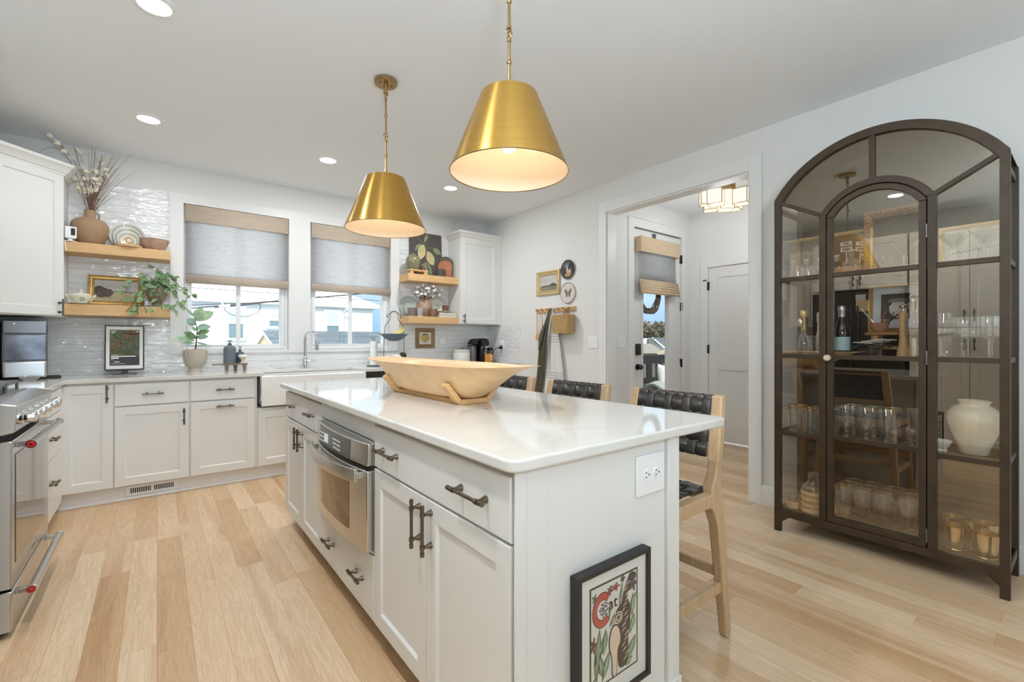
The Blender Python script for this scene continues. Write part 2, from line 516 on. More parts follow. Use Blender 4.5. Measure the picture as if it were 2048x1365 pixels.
# ------------------------------------------------------------------ mesh builder
class MB:
    def __init__(self):
        self.v, self.f, self.mi = [], [], []
    def add(self, vs, fs, m=0):
        o = len(self.v)
        self.v += [tuple(x) for x in vs]
        self.f += [tuple(i + o for i in q) for q in fs]
        self.mi += [m] * len(fs)
        return self
    def box(self, x0, x1, y0, y1, z0, z1, m=0):
        vs = [(x, y, z) for z in (z0, z1) for y in (y0, y1) for x in (x0, x1)]
        return self.add(vs, [(0, 2, 3, 1), (4, 5, 7, 6), (0, 1, 5, 4), (2, 6, 7, 3), (0, 4, 6, 2), (1, 3, 7, 5)], m)
    def bar(self, p0, p1, w, h, up=(0, 0, 1), m=0, w1=None, h1=None):
        """rectangular bar between two points, w across and h along up"""
        p0, p1, up = Vector(p0), Vector(p1), Vector(up)
        d = (p1 - p0).normalized()
        s = d.cross(up)
        if s.length < 1e-6:
            s = d.cross(Vector((1, 0, 0)))
        s.normalize()
        u = s.cross(d).normalized()
        w1 = w if w1 is None else w1
        h1 = h if h1 is None else h1
        vs = []
        for p, a, b in ((p0, w, h), (p1, w1, h1)):
            for i, j in ((-1, -1), (1, -1), (1, 1), (-1, 1)):
                vs.append(p + s * (a / 2 * i) + u * (b / 2 * j))
        return self.add(vs, [(3, 2, 1, 0), (4, 5, 6, 7), (0, 1, 5, 4), (1, 2, 6, 5), (2, 3, 7, 6), (3, 0, 4, 7)], m)
    def cyl(self, p0, p1, r0, r1=None, n=20, m=0, caps=True):
        return self.tube([p0, p1], [r0, r0 if r1 is None else r1], n, m, caps)
    def tube(self, pts, r, n=8, m=0, caps=True, closed=False):
        pts = [Vector(p) for p in pts]
        k = len(pts)
        rs = [r] * k if isinstance(r, (int, float)) else list(r)
        vs, fs = [], []
        prev = None
        for i, p in enumerate(pts):
            a = pts[(i - 1) % k] if (closed or i > 0) else p
            b = pts[(i + 1) % k] if (closed or i < k - 1) else p
            d = (b - a)
            d = d.normalized() if d.length > 1e-9 else Vector((0, 0, 1))
            if prev is None:
                s = d.cross(Vector((0, 0, 1)))
                if s.length < 1e-3:
                    s = d.cross(Vector((1, 0, 0)))
            else:
                s = prev - d * prev.dot(d)
                if s.length < 1e-6:
                    s = d.cross(Vector((0, 0, 1)))
            s.normalize()
            prev = s
            u = d.cross(s)
            for j in range(n):
                t = 2 * PI * j / n
                vs.append(p + (s * math.cos(t) + u * math.sin(t)) * rs[i])
        rings = k if closed else k - 1
        for i in range(rings):
            i2 = (i + 1) % k
            for j in range(n):
                j2 = (j + 1) % n
                fs.append((i * n + j, i * n + j2, i2 * n + j2, i2 * n + j))
        if caps and not closed:
            fs.append(tuple(range(n - 1, -1, -1)))
            fs.append(tuple((k - 1) * n + j for j in range(n)))
        return self.add(vs, fs, m)
    def lathe(self, prof, c=(0, 0, 0), n=32, m=0, axis='z', a0=0.0, a1=2 * PI, sx=1.0, sy=1.0):
        """prof: (radius, height) pairs"""
        full = abs(a1 - a0 - 2 * PI) < 1e-6
        k = n if full else n + 1
        vs, fs = [], []
        for (r, h) in prof:
            for j in range(k):
                t = a0 + (a1 - a0) * j / n
                x, y = r * math.cos(t) * sx, r * math.sin(t) * sy
                if axis == 'z':
                    vs.append((c[0] + x, c[1] + y, c[2] + h))
                elif axis == 'x':
                    vs.append((c[0] + h, c[1] + x, c[2] + y))
                else:
                    vs.append((c[0] + x, c[1] + h, c[2] + y))
        for i in range(len(prof) - 1):
            for j in range(n):
                j2 = (j + 1) % k
                fs.append((i * k + j, i * k + j2, (i + 1) * k + j2, (i + 1) * k + j))
        return self.add(vs, fs, m)
    def sphere(self, c, r, n=14, m=0, s=(1, 1, 1)):
        k = max(5, n // 2)
        prof = [(r * math.sin(PI * i / k), -r * math.cos(PI * i / k)) for i in range(k + 1)]
        prof[0] = (1e-5, -r)
        prof[-1] = (1e-5, r)
        o = len(self.v)
        self.lathe(prof, (0, 0, 0), n, m)
        for i in range(o, len(self.v)):
            x, y, z = self.v[i]
            self.v[i] = (c[0] + x * s[0], c[1] + y * s[1], c[2] + z * s[2])
        return self
    def prism(self, poly, axis, a0, a1, m=0):
        n = len(poly)
        def P(p, a):
            return {'x': (a, p[0], p[1]), 'y': (p[0], a, p[1]), 'z': (p[0], p[1], a)}[axis]
        vs = [P(p, a0) for p in poly] + [P(p, a1) for p in poly]
        fs = [tuple(range(n)), tuple(range(2 * n - 1, n - 1, -1))]
        fs += [(i, i + n, (i + 1) % n + n, (i + 1) % n) for i in range(n)]
        return self.add(vs, fs, m)
    def rect_loops(self, loops, m=0, cap=True, back=False):
        """loops: (x0, x1, z0, z1, y) rectangles joined one after another (mouldings, shaker doors)"""
        vs, fs = [], []
        for (x0, x1, z0, z1, y) in loops:
            vs += [(x0, y, z0), (x1, y, z0), (x1, y, z1), (x0, y, z1)]
        for i in range(len(loops) - 1):
            for j in range(4):
                j2 = (j + 1) % 4
                fs.append((i * 4 + j, i * 4 + j2, i * 4 + 4 + j2, i * 4 + 4 + j))
        if cap:
            e = (len(loops) - 1) * 4
            fs.append((e, e + 1, e + 2, e + 3))
        if back:
            fs.append((3, 2, 1, 0))
        return self.add(vs, fs, m)
    def grid(self, fn, nu, nv, m=0, closed_u=False):
        vs = [fn(i / nu, j / nv) for j in range(nv + 1) for i in range(nu + (0 if closed_u else 1))]
        w = nu if closed_u else nu + 1
        fs = [(j * w + i, j * w + (i + 1) % w, (j + 1) * w + (i + 1) % w, (j + 1) * w + i) for j in range(nv) for i in range(nu)]
        return self.add(vs, fs, m)
    def transform(self, mat, start=0):
        for i in range(start, len(self.v)):
            self.v[i] = tuple(mat @ Vector(self.v[i]))
        return self

def wm(o):
    m = o.matrix_basis.copy()
    while o.parent is not None:
        o = o.parent
        m = o.matrix_basis @ m
    return m

def link(name, me, parent=None):
    o = bpy.data.objects.new(name, me)
    COL.objects.link(o)
    if parent is not None:
        o.parent = parent
    return o

def obj(name, mb, mats, parent=None, world=False, bevel=0.0, angle=38, flat=False, solid=0.0, subsurf=0, segs=2):
    """ONE mesh object; world=True means the builder holds room coordinates"""
    me = bpy.data.meshes.new(name)
    me.from_pydata(mb.v, [], mb.f)
    bm = bmesh.new()
    bm.from_mesh(me)
    bmesh.ops.remove_doubles(bm, verts=bm.verts, dist=1e-6)
    bmesh.ops.recalc_face_normals(bm, faces=bm.faces)
    bm.to_mesh(me)
    bm.free()
    if not isinstance(mats, (list, tuple)):
        mats = [mats]
    for m in mats:
        me.materials.append(M[m] if isinstance(m, str) else m)
    if len(mats) > 1 and len(me.polygons) == len(mb.mi):
        me.polygons.foreach_set('material_index', mb.mi)
    if world and parent is not None:
        me.transform(wm(parent).inverted())
    if not flat:
        me.polygons.foreach_set('use_smooth', [True] * len(me.polygons))
        me.set_sharp_from_angle(angle=math.radians(angle))
    o = link(name, me, parent)
    if solid:
        md = o.modifiers.new('solid', 'SOLIDIFY')
        md.thickness = solid
        md.offset = 0
    if subsurf:
        md = o.modifiers.new('sub', 'SUBSURF')
        md.levels = md.render_levels = subsurf
    if bevel:
        md = o.modifiers.new('bevel', 'BEVEL')
        md.width = bevel
        md.segments = segs
        md.limit_method = 'ANGLE'
        md.angle_limit = math.radians(40)
    return o

def tag(o, label, cat, group=None):
    o['label'] = label
    o['category'] = cat
    if group:
        o['group'] = group
    return o

def thing(name, label, cat, loc=(0, 0, 0), rz=0.0, group=None, rot=None):
    o = bpy.data.objects.new(name, None)
    o.empty_display_size = 0.05
    COL.objects.link(o)
    o.location = loc
    o.rotation_euler = rot or (0, 0, rz)
    return tag(o, label, cat, group)

def single(name, label, cat, mb, mats, group=None, **kw):
    return tag(obj(name, mb, mats, **kw), label, cat, group)

def struct(name, mb, mats, parent=None, **kw):
    o = obj(name, mb, mats, parent, world=True, **kw)
    if parent is None:
        o['kind'] = 'structure'
    return o

def dup(root, loc, rz=None, label=None, group=None):
    def cp(o, par):
        c = o.copy()
        COL.objects.link(c)
        c.parent = par
        for ch in list(o.children):
            cp(ch, c)
        return c
    r = cp(root, None)
    r.location = loc
    if rz is not None:
        r.rotation_euler = (0, 0, rz)
    if label:
        r['label'] = label
    if group:
        r['group'] = group
    return r

def text_mesh(name, body, size, mat, parent, loc, rot, align='CENTER', extrude=0.0004, shear=0.0, bold=0.0):
    cu = bpy.data.curves.new(name, 'FONT')
    cu.body = body
    cu.size = size
    cu.align_x = align
    cu.align_y = 'CENTER'
    cu.extrude = extrude
    cu.shear = shear
    cu.offset = bold * size
    cu.materials.append(M[mat] if isinstance(mat, str) else mat)
    tmp = bpy.data.objects.new(name, cu)
    COL.objects.link(tmp)
    dg = bpy.context.evaluated_depsgraph_get()
    me = bpy.data.meshes.new_from_object(tmp.evaluated_get(dg))
    bpy.data.objects.remove(tmp)
    bpy.data.curves.remove(cu)
    if not me.materials:
        me.materials.append(M[mat] if isinstance(mat, str) else mat)
    o = link(name, me, parent)
    o.location = loc
    o.rotation_euler = rot
    return o

# picture frame in local XZ, facing -Y, back at y=0; prof = (inset, depth)
def frame_loops(w, h, prof):
    return [(-w / 2 + a, w / 2 - a, a, h - a, -d) for a, d in prof]

def picture(name, label, cat, loc, rz, w, h, prof, fmat, art, tilt=0.0, group=None, matw=None):
    """art: list of (builder function, material); returns the thing"""
    t = thing(name, label, cat, loc, group=group, rot=(tilt, 0, rz))
    mb = MB()
    loops = [(-w / 2, w / 2, 0, h, 0.0)] + frame_loops(w, h, prof)
    mb.rect_loops(loops, cap=False)
    obj('frame', mb, fmat, t, angle=30)
    a, d = prof[-1]
    pb = MB()
    pb.box(-w / 2 + a - 0.002, w / 2 - a + 0.002, -d - 0.0005 + 0.002, -0.001, a - 0.002, h - a + 0.002)
    obj('picture', pb, art, t)
    return t, a, d

def poly_art(parent, name, pts, mat, y, thick=0.0006):
    """flat shape painted on a picture, in the picture's XZ plane"""
    mb = MB()
    mb.prism(pts, 'y', y - thick, y)
    return obj(name, mb, mat, parent, flat=True)

def blob(cx, cz, rx, rz, n=18, wob=0.0, seed=0, rot=0.0):
    rr = random.Random(seed)
    out = []
    for i in range(n):
        t = 2 * PI * i / n
        q = 1 + wob * (rr.random() - 0.5)
        x, z = rx * q * math.cos(t), rz * q * math.sin(t)
        out.append((cx + x * math.cos(rot) - z * math.sin(rot), cz + x * math.sin(rot) + z * math.cos(rot)))
    return out

def leaf_shape(mb, base, tip, width, droop=0.0, normal=None, m=0, n=5, cup=0.15):
    """curved leaf blade from base to tip"""
    b, t = Vector(base), Vector(tip)
    d = t - b
    L = d.length
    if L < 1e-6:
        return
    d.normalize()
    nrm = Vector(normal) if normal is not None else Vector((0, 0, 1))
    s = d.cross(nrm)
    if s.length < 1e-3:
        s = d.cross(Vector((0, 1, 0)))
    s.normalize()
    u = s.cross(d)
    def fn(a, v):
        w = width * (math.sin(PI * min(1, v * 0.97 + 0.02)) ** 0.75) * 0.5
        k = (a - 0.5) * 2
        p = b + d * (L * v) + s * (w * k) + u * (cup * w * k * k)
        p = p + Vector((0, 0, -droop * L * v * v))
        return tuple(p)
    mb.grid(fn, 4, n, m)

def bez(p0, p1, p2, n=8):
    p0, p1, p2 = Vector(p0), Vector(p1), Vector(p2)
    return [tuple(p0 * (1 - t) ** 2 + p1 * 2 * t * (1 - t) + p2 * t * t) for t in [i / n for i in range(n + 1)]]

# ------------------------------------------------------------------ cabinet kit (local: front faces -Y at y=0, x to the right)
def pull(parent, cx, cz, kind, y=-0.02, L=0.125, name='handle'):
    mb = MB()
    ax = Vector((1, 0, 0)) if kind == 'h' else Vector((0, 0, 1))
    c = Vector((cx, y - 0.03, cz))
    mb.tube([c - ax * (L / 2), c + ax * (L / 2)], 0.0052, 10)
    for s in (-1, 1):
        e = c + ax * (s * L / 2)
        mb.tube([e - ax * (0.012 * s), e + ax * (0.001 * s)], 0.0066, 10)
        q = c + ax * (s * (L / 2 - 0.026))
        mb.tube([q - ax * 0.006, q + ax * 0.006], 0.0075, 10)
        mb.tube([q, q + Vector((0, 0.012, 0)), q + Vector((0, 0.024, 0)), q + Vector((0, 0.03, 0))], [0.0052, 0.0052, 0.009, 0.0105], 10)
    return obj(name, mb, 'bronze', parent)

def shaker_mb(x0, x1, z0, z1, rail=0.058, t=0.02, rec=0.009):
    mb = MB()
    e = 0.0015
    mb.rect_loops([(x0, x1, z0, z1, 0.0), (x0, x1, z0, z1, -t + e), (x0 + e, x1 - e, z0 + e, z1 - e, -t),
                   (x0 + rail, x1 - rail, z0 + rail, z1 - rail, -t), (x0 + rail + 0.007, x1 - rail - 0.007, z0 + rail + 0.007, z1 - rail - 0.007, -t + rec)], back=True)
    return mb

def slab_mb(x0, x1, z0, z1, t=0.02):
    mb = MB()
    e = 0.003
    mb.rect_loops([(x0, x1, z0, z1, 0.0), (x0, x1, z0, z1, -t + e), (x0 + e, x1 - e, z0 + e, z1 - e, -t)], back=True)
    return mb

def cabinet(name, label, loc, rz, w, d, z0, z1, fronts, cat='cabinet', group=None, toe=None, mat='cabinet', body_mat=None):
    t = thing(name, label, cat, loc, rz, group)
    body = MB().box(0.0, w, 0.001, d, z0, z1)
    obj('body', body, body_mat or mat, t)
    if toe:
        obj('toe_kick', MB().box(0.0, w, toe[0], toe[0] + 0.015, 0.0, z0), toe[1], t)
    for f in fronts:
        kind, x0, x1, a, b = f[:5]
        mb = shaker_mb(x0, x1, a, b) if kind == 'door' else slab_mb(x0, x1, a, b)
        p = obj(kind, mb, mat, t, angle=30)
        for h in f[5:]:
            pull(p, h[1], h[2], h[0], L=h[3] if len(h) > 3 else 0.125)
    return t

# ------------------------------------------------------------------ room shell
XL, XR, YB, H = -1.165, 3.473, 5.0, 2.735
struct('floor', MB().box(XL - 0.15, 5.35, -3.5, YB, -0.06, 0.0), 'floor')
struct('ceiling', MB().box(XL - 0.15, 5.35, -6.2, YB + 0.15, H, H + 0.1), 'ceiling')  # runs on past the rear wall as an added overhang to keep sun out
W1 = (0.185, 1.042, 1.09, 2.41)
W2 = (1.246, 2.114, 1.09, 2.41)
b = MB()
b.box(XL - 0.15, W1[0], YB, YB + 0.15, 0, H)
b.box(W1[1], W2[0], YB, YB + 0.15, 0, H)
b.box(W2[1], XR + 0.12, YB, YB + 0.15, 0, H)
for w in (W1, W2):
    b.box(w[0], w[1], YB, YB + 0.15, 0, w[2])
    b.box(w[0], w[1], YB, YB + 0.15, w[3], H)
wall_back = struct('wall_back', b, 'wall')
struct('wall_left', MB().box(XL - 0.15, XL, -3.5, YB, 0, H), 'wall')
b = MB()
b.box(XL - 0.15, 0.1, -3.65, -3.5, 0, H)
b.box(2.7, XR + 0.12, -3.65, -3.5, 0, H)
b.box(0.1, 2.7, -3.65, -3.5, 0, 0.35)
b.box(0.1, 2.7, -3.65, -3.5, 2.2, H)
struct('wall_rear', b, 'wall')
OY0, OY1, OZ = 1.585, 2.948, 2.445
b = MB()
b.box(XR, XR + 0.12, -3.5, OY0, 0, H)
b.box(XR, XR + 0.12, OY1, YB, 0, H)
b.box(XR, XR + 0.12, OY0, OY1, OZ, H)
wall_right = struct('wall_right', b, 'wall')
# tile field
b = MB()
b.box(XL, 0.089, YB - 0.009, YB, 0.914, 2.49)
b.box(0.089, 2.22, YB - 0.009, YB, 0.914, 1.072)
b.box(2.22, XR, YB - 0.009, YB, 0.914, 1.40)
b.box(2.22, 2.875, YB - 0.009, YB, 1.40, 2.49)
struct('backsplash_tile', b, 'tile', wall_back)
struct('backsplash_tile', MB().box(XR - 0.009, XR, 4.294, YB - 0.009, 0.914, 1.378), 'tile', wall_right)
struct('backsplash_tile', MB().box(XL, XL + 0.009, 2.4, YB - 0.01, 0.914, 1.37), 'tile', bpy.data.objects['wall_left'])

# window casing round the pair of windows
b = MB()
y0, y1 = YB - 0.022, YB
for x0, x1 in ((0.089, W1[0]), (W1[1], W2[0]), (W2[1], 2.22)):
    b.box(x0, x1, y0, y1, 1.072, 2.49)
for w in (W1, W2):
    b.box(w[0], w[1], y0, y1, W1[3], 2.49)
    b.box(w[0], w[1], y0, y1, 1.072, w[2])
struct('trim_1', b, 'trim')
for i, w in enumerate((W1, W2)):
    root = bpy.data.objects.new('window_%d' % (i + 1), None)
    COL.objects.link(root)
    root.location = ((w[0] + w[1]) / 2, YB + 0.07, w[2])
    root['kind'] = 'structure'
    x0, x1, z0, z1 = w
    b = MB()
    q0, q1 = YB + 0.045, YB + 0.11
    b.box(x0, x0 + 0.062, q0, q1, z0, z1)
    b.box(x1 - 0.068, x1, q0, q1, z0, z1)
    b.box(x0 + 0.062, x1 - 0.068, q0, q1, z0, z0 + 0.064)
    b.box(x0 + 0.062, x1 - 0.068, q0, q1, z1 - 0.06, z1)
    b.box(x0 + 0.03, x0 + 0.062, q0 - 0.012, q0, z0 + 0.05, z1)
    b.box(x1 - 0.06, x1 - 0.03, q0 - 0.012, q0, z0 + 0.05, z1)
    b.box(x0 + 0.03, x1 - 0.03, q0 - 0.012, q0, z0 + 0.02, z0 + 0.05)
    struct('window_frame', b, 'white_plastic', root, bevel=0.002)
    xm = (x0 + x1) / 2
    struct('window_mullion', MB().box(xm - 0.018, xm + 0.018, YB + 0.055, YB + 0.085, z0 + 0.064, z1 - 0.06).box(x0 + 0.06, x1 - 0.066, YB + 0.05, YB + 0.09, 1.74, 1.78), 'white_plastic', root, bevel=0.002)
    struct('window_pane', MB().box(x0 + 0.062, x1 - 0.068, YB + 0.09, YB + 0.094, z0 + 0.064, z1 - 0.06), 'pane', root)
    struct('window_sill', MB().box(x0, x1, YB - 0.02, YB + 0.045, z0 - 0.012, z0 + 0.004), 'trim', root)

# doorway casing in the right wall, jambs and header
b = MB()
x0, x1 = XR - 0.018, XR
b.box(x0, x1, OY1, OY1 + 0.095, 0, 2.55)
b.box(x0, x1, OY0 - 0.09, OY0, 0, 2.55)
b.box(x0, x1, OY0, OY1, OZ, 2.55)
struct('trim_2', b, 'trim', bevel=0.002)
b = MB()
b.box(XR, XR + 0.12, OY1 - 0.012, OY1, 0, OZ)
b.box(XR, XR + 0.12, OY0, OY0 + 0.012, 0, OZ)
b.box(XR, XR + 0.12, OY0 + 0.012, OY1 - 0.012, OZ - 0.012, OZ)
struct('trim_3', b, 'trim')
b = MB()
b.prism([(XR, 0), (XR - 0.016, 0), (XR - 0.016, 0.13), (XR - 0.008, 0.142), (XR, 0.142)], 'y', -3.5, OY0 - 0.09)
b.prism([(XR, 0), (XR - 0.016, 0), (XR - 0.016, 0.13), (XR - 0.008, 0.142), (XR, 0.142)], 'y', OY1 + 0.095, 4.36)
struct('baseboard_right', b, 'trim')

# ------------------------------------------------------------------ entry hall behind the doorway
FX, FY = 5.2, 3.1
DX0, DX1, DZ = 4.079, 4.998, 2.43
b = MB()
b.box(XR + 0.12, DX0, FY, FY + 0.14, 0, H)
b.box(DX1, FX + 0.12, FY, FY + 0.14, 0, H)
b.box(DX0, DX1, FY, FY + 0.14, DZ, H)
struct('wall_entry', b, 'wall')
CY0, CY1, CZ = 2.0, 2.857, 2.06
b = MB()
b.box(FX, FX + 0.12, -0.5, CY0, 0, H)
b.box(FX, FX + 0.12, CY1, FY, 0, H)
b.box(FX, FX + 0.12, CY0, CY1, CZ, H)
struct('wall_closet', b, 'wall')
struct('wall_hall', MB().box(XR + 0.12, FX, -0.6, -0.5, 0, H), 'wall')
b = MB()
y0 = FY - 0.018
b.box(DX0 - 0.088, DX0, y0, FY, 0, 2.53)
b.box(DX1, DX1 + 0.088, y0, FY, 0, 2.53)
b.box(DX0, DX1, y0, FY, DZ, 2.53)
struct('trim_4', b, 'trim', bevel=0.002)
b = MB()
b.box(FX - 0.018, FX, CY1, CY1 + 0.09, 0, CZ + 0.1)
b.box(FX - 0.018, FX, CY0 - 0.09, CY0, 0, CZ + 0.1)
b.box(FX - 0.018, FX, CY0, CY1, CZ, CZ + 0.1)
struct('trim_5', b, 'trim', bevel=0.002)
b = MB()
b.box(XR + 0.12, DX0 - 0.088, FY - 0.014, FY, 0, 0.14)
b.box(FX - 0.014, FX, CY1 + 0.09, FY, 0, 0.14)
struct('baseboard_entry', b, 'trim')
# glazed entry door
d = bpy.data.objects.new('door_1', None)
COL.objects.link(d)
d.location = (DX1, FY, 0)
d['kind'] = 'structure'
gx0, gx1, gz0, gz1 = 4.252, 4.747, 0.22, 2.28
b = MB()
y0, y1 = FY + 0.004, FY + 0.05
b.box(DX0 + 0.003, gx0, y0, y1, 0.012, DZ - 0.003)
b.box(gx1, DX1 - 0.003, y0, y1, 0.012, DZ - 0.003)
b.box(gx0, gx1, y0, y1, 0.012, gz0)
b.box(gx0, gx1, y0, y1, gz1, DZ - 0.003)
for a0, a1, c0, c1 in ((gx0 - 0.03, gx0, gz0 - 0.03, gz1 + 0.03), (gx1, gx1 + 0.03, gz0 - 0.03, gz1 + 0.03)):
    b.box(a0, a1, y0 - 0.012, y0, c0, c1)
b.box(gx0, gx1, y0 - 0.012, y0, gz0 - 0.03, gz0)
b.box(gx0, gx1, y0 - 0.012, y0, gz1, gz1 + 0.03)
struct('door_frame', b, 'trim', d, bevel=0.002)
struct('door_pane', MB().box(gx0, gx1, FY + 0.024, FY + 0.03, gz0, gz1), 'pane', d)
for z in (0.3, 0.92, 1.6, 2.17):
    struct('door_hinge', MB().box(DX1 - 0.012, DX1 + 0.010, FY - 0.022, FY - 0.004 + 0.01, z - 0.05, z + 0.05), 'black', d, bevel=0.002)
struct('door_deadbolt', MB().box(4.158 - 0.034, 4.158 + 0.034, FY - 0.026, FY + 0.004, 1.03, 1.155), 'black', d, bevel=0.008)
b = MB().lathe([(0.0001, -0.062), (0.02, -0.062), (0.03, -0.05), (0.03, -0.036), (0.014, -0.026), (0.012, -0.012), (0.034, -0.008), (0.034, 0.004)], (4.158, FY, 0.9), 20, axis='y')
struct('door_knob', b, 'black', d)
b = MB().box(DX0 + 0.02, DX1 - 0.02, FY - 0.004, FY + 0.003, 2.418, 2.424)  # dark strip standing in for the shadow gap along the door head
b.box(4.43, 4.48, FY - 0.014, FY + 0.004, 2.33, 2.40)
struct('door_shadow_and_latch', b, 'steel_dark', d)
# closet door, two recessed panels, hinged on its far edge
d = bpy.data.objects.new('door_2', None)
COL.objects.link(d)
d.location = (FX, CY1, 0)
d['kind'] = 'structure'
b = MB()
def px(y0, y1, z0, z1, t=0.0):
    return (y0, y1, z0, z1)
st = 0.115
zs = [(0.25, 0.847), (1.029, 1.93)]
X0 = FX + 0.002
b.box(X0, X0 + 0.035, CY0 + 0.003, CY0 + st, 0.015, CZ - 0.003)
b.box(X0, X0 + 0.035, CY1 - st, CY1 - 0.003, 0.015, CZ - 0.003)
b.box(X0, X0 + 0.035, CY0 + st, CY1 - st, 0.015, 0.25)
b.box(X0, X0 + 0.035, CY0 + st, CY1 - st, 0.847, 1.029)
b.box(X0, X0 + 0.035, CY0 + st, CY1 - st, 1.93, CZ - 0.003)
struct('door_leaf', b, 'trim', d, bevel=0.003)
struct('door_panel', MB().box(X0 + 0.010, X0 + 0.025, CY0 + st, CY1 - st, 0.25, 0.847), 'trim', d)
struct('door_panel', MB().box(X0 + 0.010, X0 + 0.025, CY0 + st, CY1 - st, 1.029, 1.93), 'trim', d)
for z in (0.3, 1.09, 1.84):
    struct('door_hinge', MB().box(FX - 0.02, FX + 0.004, CY1 - 0.012, CY1 + 0.008, z - 0.05, z + 0.05), 'black', d, bevel=0.002)
struct('door_stop', MB().box(FX - 0.03, FX - 0.018, CY1 + 0.01, CY1 + 0.055, 1.905, 1.915), 'black', d)

# ------------------------------------------------------------------ outside: neighbour's house, garage roof, wires
GZ = -2.4
struct('ground', MB().box(-40, 60, 5.6, 70, GZ - 0.2, GZ), 'lawn')
t = thing('neighbour_house', 'white two storey house with pale metal roof outside the kitchen windows', 'house', (0, 16, GZ))
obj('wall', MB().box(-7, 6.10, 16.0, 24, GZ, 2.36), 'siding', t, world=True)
b = MB()
e0, e1, ez = -7.4, 6.32, 2.34
b.add([(e0, 15.92, ez), (e1, 15.92, ez), (e1, 24.4, ez), (e0, 24.4, ez), (-3.2, 20, 4.1), (3.6, 20, 4.1),
       (e0, 15.92, ez + 0.14), (e1, 15.92, ez + 0.14), (e1, 24.4, ez + 0.14), (e0, 24.4, ez + 0.14)],
      [(0, 1, 2, 3), (0, 1, 7, 6), (1, 2, 8, 7), (2, 3, 9, 8), (3, 0, 6, 9), (6, 7, 5, 4), (7, 8, 5), (8, 9, 4, 5), (9, 6, 4)])
obj('roof', b, 'roof_white', t, world=True, flat=True)
obj('gutter', MB().box(e0, e1, 15.86, 15.92, ez - 0.02, ez + 0.12), 'cloud_white', t, world=True, bevel=0.03)
for k, (x0, x1, z0, z1) in enumerate(((1.69, 2.06, 1.28, 2.16), (2.78, 4.02, 1.66, 2.02), (4.52, 4.90, 1.28, 2.16))):
    f = obj('window', MB().box(x0 - 0.09, x1 + 0.09, 15.95, 16.02, z0 - 0.09, z1 + 0.09).box(x0, x1, 15.93, 15.96, (z0 + z1) / 2 - 0.02, (z0 + z1) / 2 + 0.02), 'cloud_white', t, world=True)
    obj('pane', MB().box(x0, x1, 15.945, 15.955, z0, (z0 + z1) / 2), 'house_pane', f, world=True)
    obj('blind', MB().box(x0, x1, 15.944, 15.954, (z0 + z1) / 2, z1), 'house_blind', f, world=True)
obj('downpipe', MB().tube([(5.12, 15.7, 2.3), (5.04, 15.93, 2.12), (5.04, 15.93, GZ)], 0.035, 8), 'cloud_white', t, world=True)
t = thing('garage', 'small yellow garage with grey shingle gable roof below the white house', 'building', (3.4, 9.6, GZ))
obj('wall', MB().prism([(6.7, GZ), (6.7, 0.70), (9.0, 1.315), (11.3, 0.70), (11.3, GZ)], 'x', 1.50, 6.2), 'yellow_siding', t, world=True, flat=True)
for s in (-1, 1):
    b = MB()
    b.add([(1.475, 9.0, 1.372), (6.4, 9.0, 1.372), (6.4, 9.0 + s * 2.6, 0.672), (1.475, 9.0 + s * 2.6, 0.672),
           (1.475, 9.0, 1.33), (6.4, 9.0, 1.33), (6.4, 9.0 + s * 2.6, 0.63), (1.475, 9.0 + s * 2.6, 0.63)],
          [(0, 1, 2, 3), (7, 6, 5, 4), (0, 4, 5, 1), (1, 5, 6, 2), (2, 6, 7, 3), (3, 7, 4, 0)])
    obj('roof', b, 'shingle', t, world=True, flat=True)
    b = MB().bar((1.478, 9.0, 1.325), (1.478, 9.0 + s * 2.6, 0.625), 0.03, 0.05)
    obj('fascia', b, 'cloud_white', t, world=True)
obj('vent_pipe', MB().cyl((1.75, 9.02, 1.3), (1.75, 9.02, 1.50), 0.014, n=8), 'black', t, world=True)
t = thing('utility_wires', 'black utility wires with a white insulator strung outside the windows', 'wire', (1.0, 8, 1.6))
def wire(p0, p1, sag, r, n=14):
    p0, p1 = Vector(p0), Vector(p1)
    return MB().tube([tuple(p0.lerp(p1, i / n) - Vector((0, 0, sag * 4 * (i / n) * (1 - i / n)))) for i in range(n + 1)], r, 6)
obj('cable', wire((-2.5, 8, 1.225), (6.5, 8, 2.566), 0.0, 0.010), 'black', t, world=True)
obj('cable', wire((-2.5, 8.02, 1.45), (1.7, 8.02, 1.83), 0.01, 0.006), 'black', t, world=True)
obj('cable', wire((-2.5, 8.1, 2.02), (6.5, 8.1, 1.90), 0.02, 0.004), 'black', t, world=True)
obj('thick_splice', MB().tube([(0.66, 7.99, 1.675), (0.80, 7.99, 1.705), (1.0, 7.99, 1.732), (1.45, 7.99, 1.812)], [0.008, 0.017, 0.015, 0.008], 8), 'black', t, world=True)
lp = [(0.79, 8, 1.70), (0.80, 8, 1.63), (0.93, 8, 1.555), (1.125, 8, 1.562), (1.26, 8, 1.655), (1.275, 8, 1.74), (1.21, 8, 1.79)]
sm = []
for i in range(1, len(lp) - 1):
    m0 = tuple((Vector(lp[i - 1]) + Vector(lp[i])) / 2)
    m1 = tuple((Vector(lp[i]) + Vector(lp[i + 1])) / 2)
    sm += bez(m0, lp[i], m1, 5)[:-1]
obj('loop', MB().tube([lp[0]] + sm + [lp[-1]], 0.0055, 6), 'black', t, world=True)
obj('insulator', MB().sphere((0.765, 7.98, 1.775), 0.022).tube([(0.765, 7.98, 1.70), (0.765, 7.98, 1.775)], 0.014, 8).tube([(0.72, 7.97, 1.693), (0.86, 7.97, 1.716)], 0.024, 8), 'cloud_white', t, world=True)

